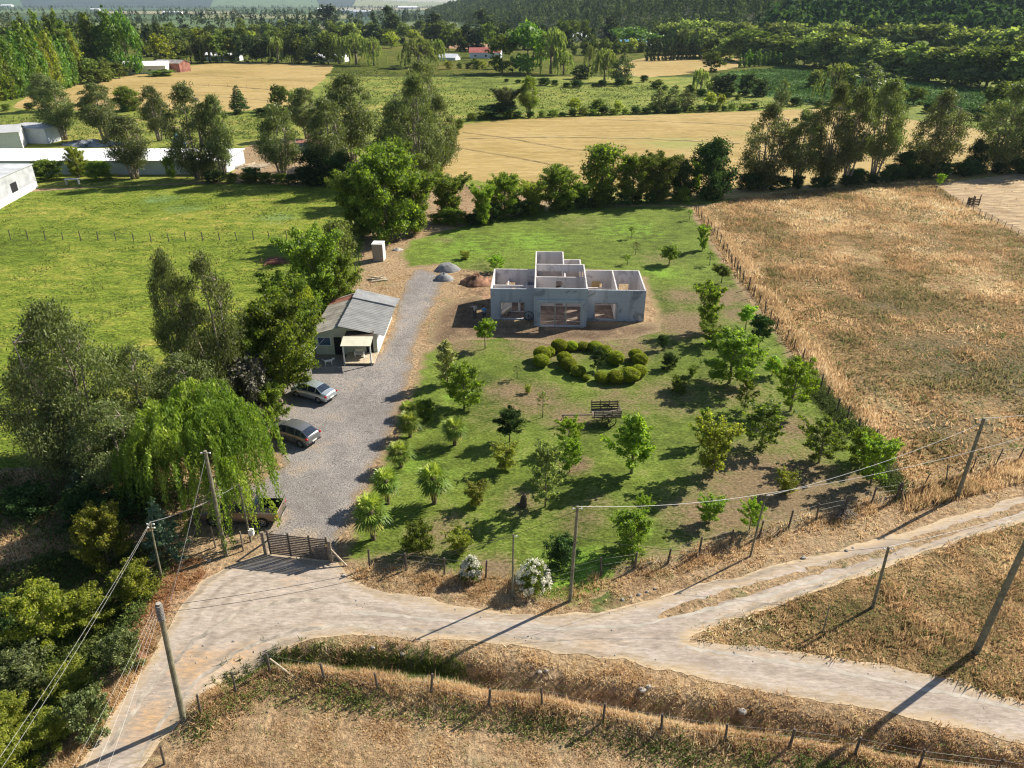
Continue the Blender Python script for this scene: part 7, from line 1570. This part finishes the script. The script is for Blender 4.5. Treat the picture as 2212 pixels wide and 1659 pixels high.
def place_car(ru, rv, fu, fv, halfw, rear_axle):
    a, b = P(ru, rv, terrain=True), P(fu, fv, terrain=True); d = (b-a); d.z = 0; d.normalize(); n = Vector((-d.y, d.x, 0)); n = n if n.y > 0 else -n
    o = a+n*halfw-d*rear_axle; return Vector((o.x, o.y, max(a.z, b.z)+.005)), math.atan2(d.y, d.x)
sedan = [(0,.40,.76,.86,.66,.52),(.10,.26,.86,.97,.79,.64),(.60,.22,.92,1.03,.85,.68),(1.28,.20,.95,1.42,.85,.57),(2.2,.20,.95,1.50,.85,.60),(2.95,.20,.94,1.42,.85,.59),(3.62,.20,.91,.99,.85,.70),(4.20,.22,.80,.86,.82,.64),(4.42,.32,.62,.70,.68,.52)]
g, rz = place_car(688, 871.5, 640.3, 857.5, .83, .98); car('silver_sedan', sedan, g, rz, paint('silver_blue_paint', (.52,.58,.62), .6, .22), 'silver blue sedan parked nearest the cottage', (.98, 3.58))
suv = [(0,.42,.84,.93,.68,.56),(.10,.28,.98,1.08,.83,.66),(.75,.24,1.04,1.46,.88,.58),(1.35,.22,1.01,1.60,.88,.62),(2.3,.22,1.0,1.62,.88,.63),(2.95,.22,.99,1.50,.88,.60),(3.58,.22,.98,1.08,.88,.74),(4.15,.25,.88,.96,.84,.66),(4.35,.36,.70,.78,.70,.54)]
g, rz = place_car(649.3, 967, 601.5, 951, .86, .85); car('grey_hatchback', suv, g, rz, paint('dark_grey_paint', (.20,.205,.215), .5, .22), 'dark grey hatchback parked between silver sedan and willow', (.85, 3.45), wr=.34, lampz=.85)
pick = [(0,.55,1.12,1.16,.90,.86),(.05,.50,1.14,1.18,.96,.90),(1.80,.42,1.15,1.18,.97,.90),(1.86,.42,1.16,1.78,.97,.70),(2.2,.40,1.16,1.88,.97,.74),(3.35,.40,1.16,1.88,.97,.74),(3.75,.40,1.15,1.76,.97,.72),(4.35,.40,1.13,1.22,.97,.84),(5.35,.42,1.0,1.10,.95,.80),(5.7,.55,.85,.95,.86,.66)]
g, rz = place_car(568.8, 1139, 464, 1137, .95, 1.15); pk = car('pickup_truck', pick, g, rz, paint('brown_grey_paint', (.24,.18,.145), .5, .3), 'brown grey double cab pickup under the weeping willow', (1.15, 4.65), wr=.40, bed=1.8, lampz=.86)
mb = MB(); mb.add([(.08,-.84,1.17),(1.78,-.84,1.17),(1.78,.84,1.17),(.08,.84,1.17),(.08,-.82,.62),(1.78,-.82,.62),(1.78,.82,.62),(.08,.82,.62)], [(4,5,6,7),(0,1,5,4),(1,2,6,5),(2,3,7,6),(3,0,4,7)]); mb.build('load_bed', MT['dark'], pk)
mb = MB(); mb.box(1.5, 4.2, -1.08, -.96, .42, .48); mb.build('side_step', MT['rim'], pk)

# ------------------------------------------------------------ people and dog (skinned figures)
def skinfig(name, chains, mat, parent=None, sub=2, loc=None, rz=0):
    """chains: list of [(x,y,z,r), ...]; a chain may start at a vertex given as an index tuple ('at', i)"""
    vs, es, rs = [], [], []
    for ch in chains:
        prev = None
        for p in ch:
            if p[0] == 'at': prev = p[1]; continue
            vs.append(p[:3]); rs.append(p[3]); i = len(vs)-1
            if prev is not None: es.append((prev, i))
            prev = i
    me = bpy.data.meshes.new(name); me.from_pydata(vs, es, []); me.materials.append(mat); o = link(name, me, parent, loc, rz)
    m = o.modifiers.new('skin', 'SKIN'); m.use_smooth_shade = True
    for i, q in enumerate(rs):
        sv = me.skin_vertices[0].data[i] if me.skin_vertices else None
        if sv: sv.radius = (q, q); sv.use_root = (i == 0)
    s = o.modifiers.new('sub', 'SUBSURF'); s.levels = sub; s.render_levels = sub
    return o
def ensure_skin(o, rs):
    pass
SKIN = plain('skin', (.42,.25,.17), .6); HAIR = plain('dark_hair', (.03,.02,.015), .7); JEANS = plain('dark_trousers', (.035,.04,.06), .8); BLUE = plain('bright_blue_shirt', (.06,.30,.62), .7); GREYW = plain('pale_shirt', (.50,.48,.46), .8); SHOE = plain('dark_shoe', (.03,.03,.03), .6)
def blob(mb, c, r, n=10, sx=1, sy=1, sz=1):
    vs, fs = [], []
    for i in range(n+1):
        ph = -math.pi/2+math.pi*i/n
        for k in range(2*n): a = math.pi*k/n; vs.append((c[0]+math.cos(ph)*math.cos(a)*r*sx, c[1]+math.cos(ph)*math.sin(a)*r*sy, c[2]+math.sin(ph)*r*sz))
    for i in range(n):
        for k in range(2*n): k2 = (k+1) % (2*n); fs.append((i*2*n+k, i*2*n+k2, (i+1)*2*n+k2, (i+1)*2*n+k))
    mb.add(vs, fs)
def loft(rings, mat, name, parent, n=14):
    """rings: (x, y, z, rx, ry) stacked into a closed smooth body"""
    vs, fs = [], []
    for (x, y, z, rx_, ry_) in rings:
        for k in range(n): a = 2*math.pi*k/n; vs.append((x+math.cos(a)*rx_, y+math.sin(a)*ry_, z))
    for i in range(len(rings)-1):
        for k in range(n): k2 = (k+1) % n; fs.append((i*n+k, i*n+k2, (i+1)*n+k2, (i+1)*n+k))
    fs += [tuple(range(n))[::-1], tuple((len(rings)-1)*n+k for k in range(n))]
    mb = MB(); mb.add(vs, fs); return mb.build(name, mat, parent, smooth=True)
def hand(chains, h, d):
    """palm with four fingers and a thumb, h = wrist (x,y,z), d = pointing direction"""
    d = Vector(d).normalized(); s = d.cross(Vector((0, 1, .2))).normalized(); h = Vector(h)
    for k in range(4):
        b = h+d*.07+s*(.022*(k-1.5)); ln = (.075, .085, .08, .06)[k]
        chains.append([(*h, .018), (*b, .013), (*(b+d*ln*.55+Vector((0, -.008, 0))), .009), (*(b+d*ln+Vector((0, -.025, 0))), .008)])
    chains.append([(*(h+d*.02), .018), (*(h+d*.045-s*.045), .011), (*(h+d*.085-s*.055), .009)])
def person(g, rz, shirt, arms, label):
    e = empty('person', g, rz, label, 'person', None)
    ch = [[(0,0,.94,.13),(0,.0,1.10,.125),(0,.01,1.28,.145),(0,.0,1.42,.12),(0,-.01,1.50,.055),(0,-.02,1.57,.06),(0,-.03,1.66,.092),(0,-.02,1.73,.075)],
          [('at',0),(-.10,0,.84,.095),(-.11,-.01,.50,.062),(-.12,.01,.10,.042),(-.12,-.12,.04,.035)], [('at',0),(.10,0,.84,.095),(.11,-.01,.50,.062),(.12,.01,.10,.042),(.12,-.12,.04,.035)]]
    for s in (0, 1):
        a = arms[s]; ch.append([('at',3)]+a)
    for s in (0, 1):
        a = arms[s]; w = Vector(a[-1][:3]); d = w-Vector(a[-2][:3]); hc = []; hand(hc, w, d); ch += hc
    skinfig('body', ch, SKIN, e)
    loft([(0,-.0,.90,.165,.125),(0,0,1.02,.16,.115),(0,.01,1.2,.175,.125),(0,.01,1.34,.20,.13),(0,0,1.44,.19,.115),(0,0,1.50,.085,.075)], shirt, 'shirt', e)
    for s in (0, 1):
        a = arms[s]; mb = MB(); mb.tube([a[0][:3], a[1][:3]], [a[0][3]*1.3, a[1][3]*1.35], 10); mb.build('sleeve', shirt, e, smooth=True)
    for s in (-1, 1): mb = MB(); mb.tube([(s*.09,0,.95),(s*.11,-.01,.5),(s*.12,.01,.08)], [.118,.085,.068], 10); mb.build('trouser_leg', JEANS, e, smooth=True); mb = MB(); blob(mb, (s*.12,-.06,.045), .13, 8, .42, 1, .38); mb.build('shoe', SHOE, e, smooth=True)
    mb = MB(); blob(mb, (0,.0,1.70), .105, 10, .93, 1.05, .95); mb.build('hair', HAIR, e, smooth=True)
    f = MB(); blob(f, (0,-.118,1.655), .017, 6, .8, 1.2, 1.4); f.build('nose', SKIN, e, smooth=True)
    for s in (-1, 1): f = MB(); blob(f, (s*.035,-.112,1.685), .010, 6); f.build('eye', HAIR, e, smooth=True); f = MB(); blob(f, (s*.095,-.02,1.66), .026, 6, .4, .8, 1.2); f.build('ear', SKIN, e, smooth=True)
    f = MB(); blob(f, (0,-.113,1.612), .018, 6, 1.4, .4, .4); f.build('mouth', plain('lips', (.35,.12,.10), .5), e, smooth=True)
    return e
fold = [[(-.19,0,1.42,.062),(-.29,-.03,1.16,.048),(-.10,-.24,1.10,.036)], [(.19,0,1.42,.062),(.29,-.03,1.16,.048),(.10,-.24,1.12,.036)]]
point = [[(-.19,0,1.42,.062),(-.42,-.06,1.34,.046),(-.66,-.10,1.36,.034)], [(.19,0,1.42,.062),(.27,-.02,1.14,.048),(.14,-.20,1.02,.036)]]
g = P(1046, 690, terrain=True); person(g, R(8), BLUE, fold, 'person in a bright blue shirt with hands folded, in the house shadow')
g = P(1026, 686, terrain=True); person(g, R(-6), GREYW, point, 'person in a pale top with one arm out, left of the one in blue')
# dog: one continuous skinned body
g = P(711, 788, terrain=True); dg = empty('dog', g, R(12), 'white dog standing in the shade in front of the cottage', 'dog', None)
DW = plain('white_fur', (.72,.70,.66), .9)
skinfig('body', [[(-.30,0,.46,.10),(-.12,0,.47,.105),(.10,0,.46,.125),(.26,0,.47,.12),(.38,0,.58,.075),(.47,0,.66,.075),(.56,0,.64,.05),(.66,0,.61,.032)],
  [('at',0),(-.32,.08,.34,.07),(-.27,.08,.24,.042),(-.38,.08,.13,.028),(-.36,.08,.02,.026),(-.30,.08,.015,.025)], [('at',0),(-.34,-.08,.34,.07),(-.29,-.08,.24,.042),(-.40,-.08,.13,.028),(-.38,-.08,.02,.026),(-.32,-.08,.015,.025)],
  [('at',3),(.27,.08,.32,.05),(.25,.08,.17,.03),(.26,.08,.02,.026),(.32,.08,.015,.025)], [('at',3),(.29,-.08,.32,.05),(.28,-.08,.17,.03),(.29,-.08,.02,.026),(.35,-.08,.015,.025)],
  [('at',0),(-.44,0,.53,.035),(-.56,0,.62,.022),(-.62,.02,.70,.012)], [('at',5),(.45,.07,.74,.03),(.42,.09,.80,.012)], [('at',5),(.45,-.07,.74,.03),(.42,-.09,.80,.012)]], DW, dg)
f = MB(); blob(f, (.685,0,.615), .02, 6); f.build('nose', HAIR, dg)
# ------------------------------------------------------------ the hazy air of the valley
hm = bpy.data.materials.new('haze_air'); hm.use_nodes = True; t = hm.node_tree; t.nodes.remove(t.nodes['Principled BSDF'])
pv = N(t, 'ShaderNodeVolumePrincipled'); pv.inputs['Color'].default_value = (.62, .80, 1, 1); pv.inputs['Density'].default_value = .00004; pv.inputs['Anisotropy'].default_value = .2
L(t, pv.outputs[0], t.nodes['Material Output'].inputs['Volume'])
mb = MB(); mb.box(-9300, 9300, -260, 12400, -6, 165); hz_ = mb.build('haze', hm); tagit(hz_, kind='stuff')
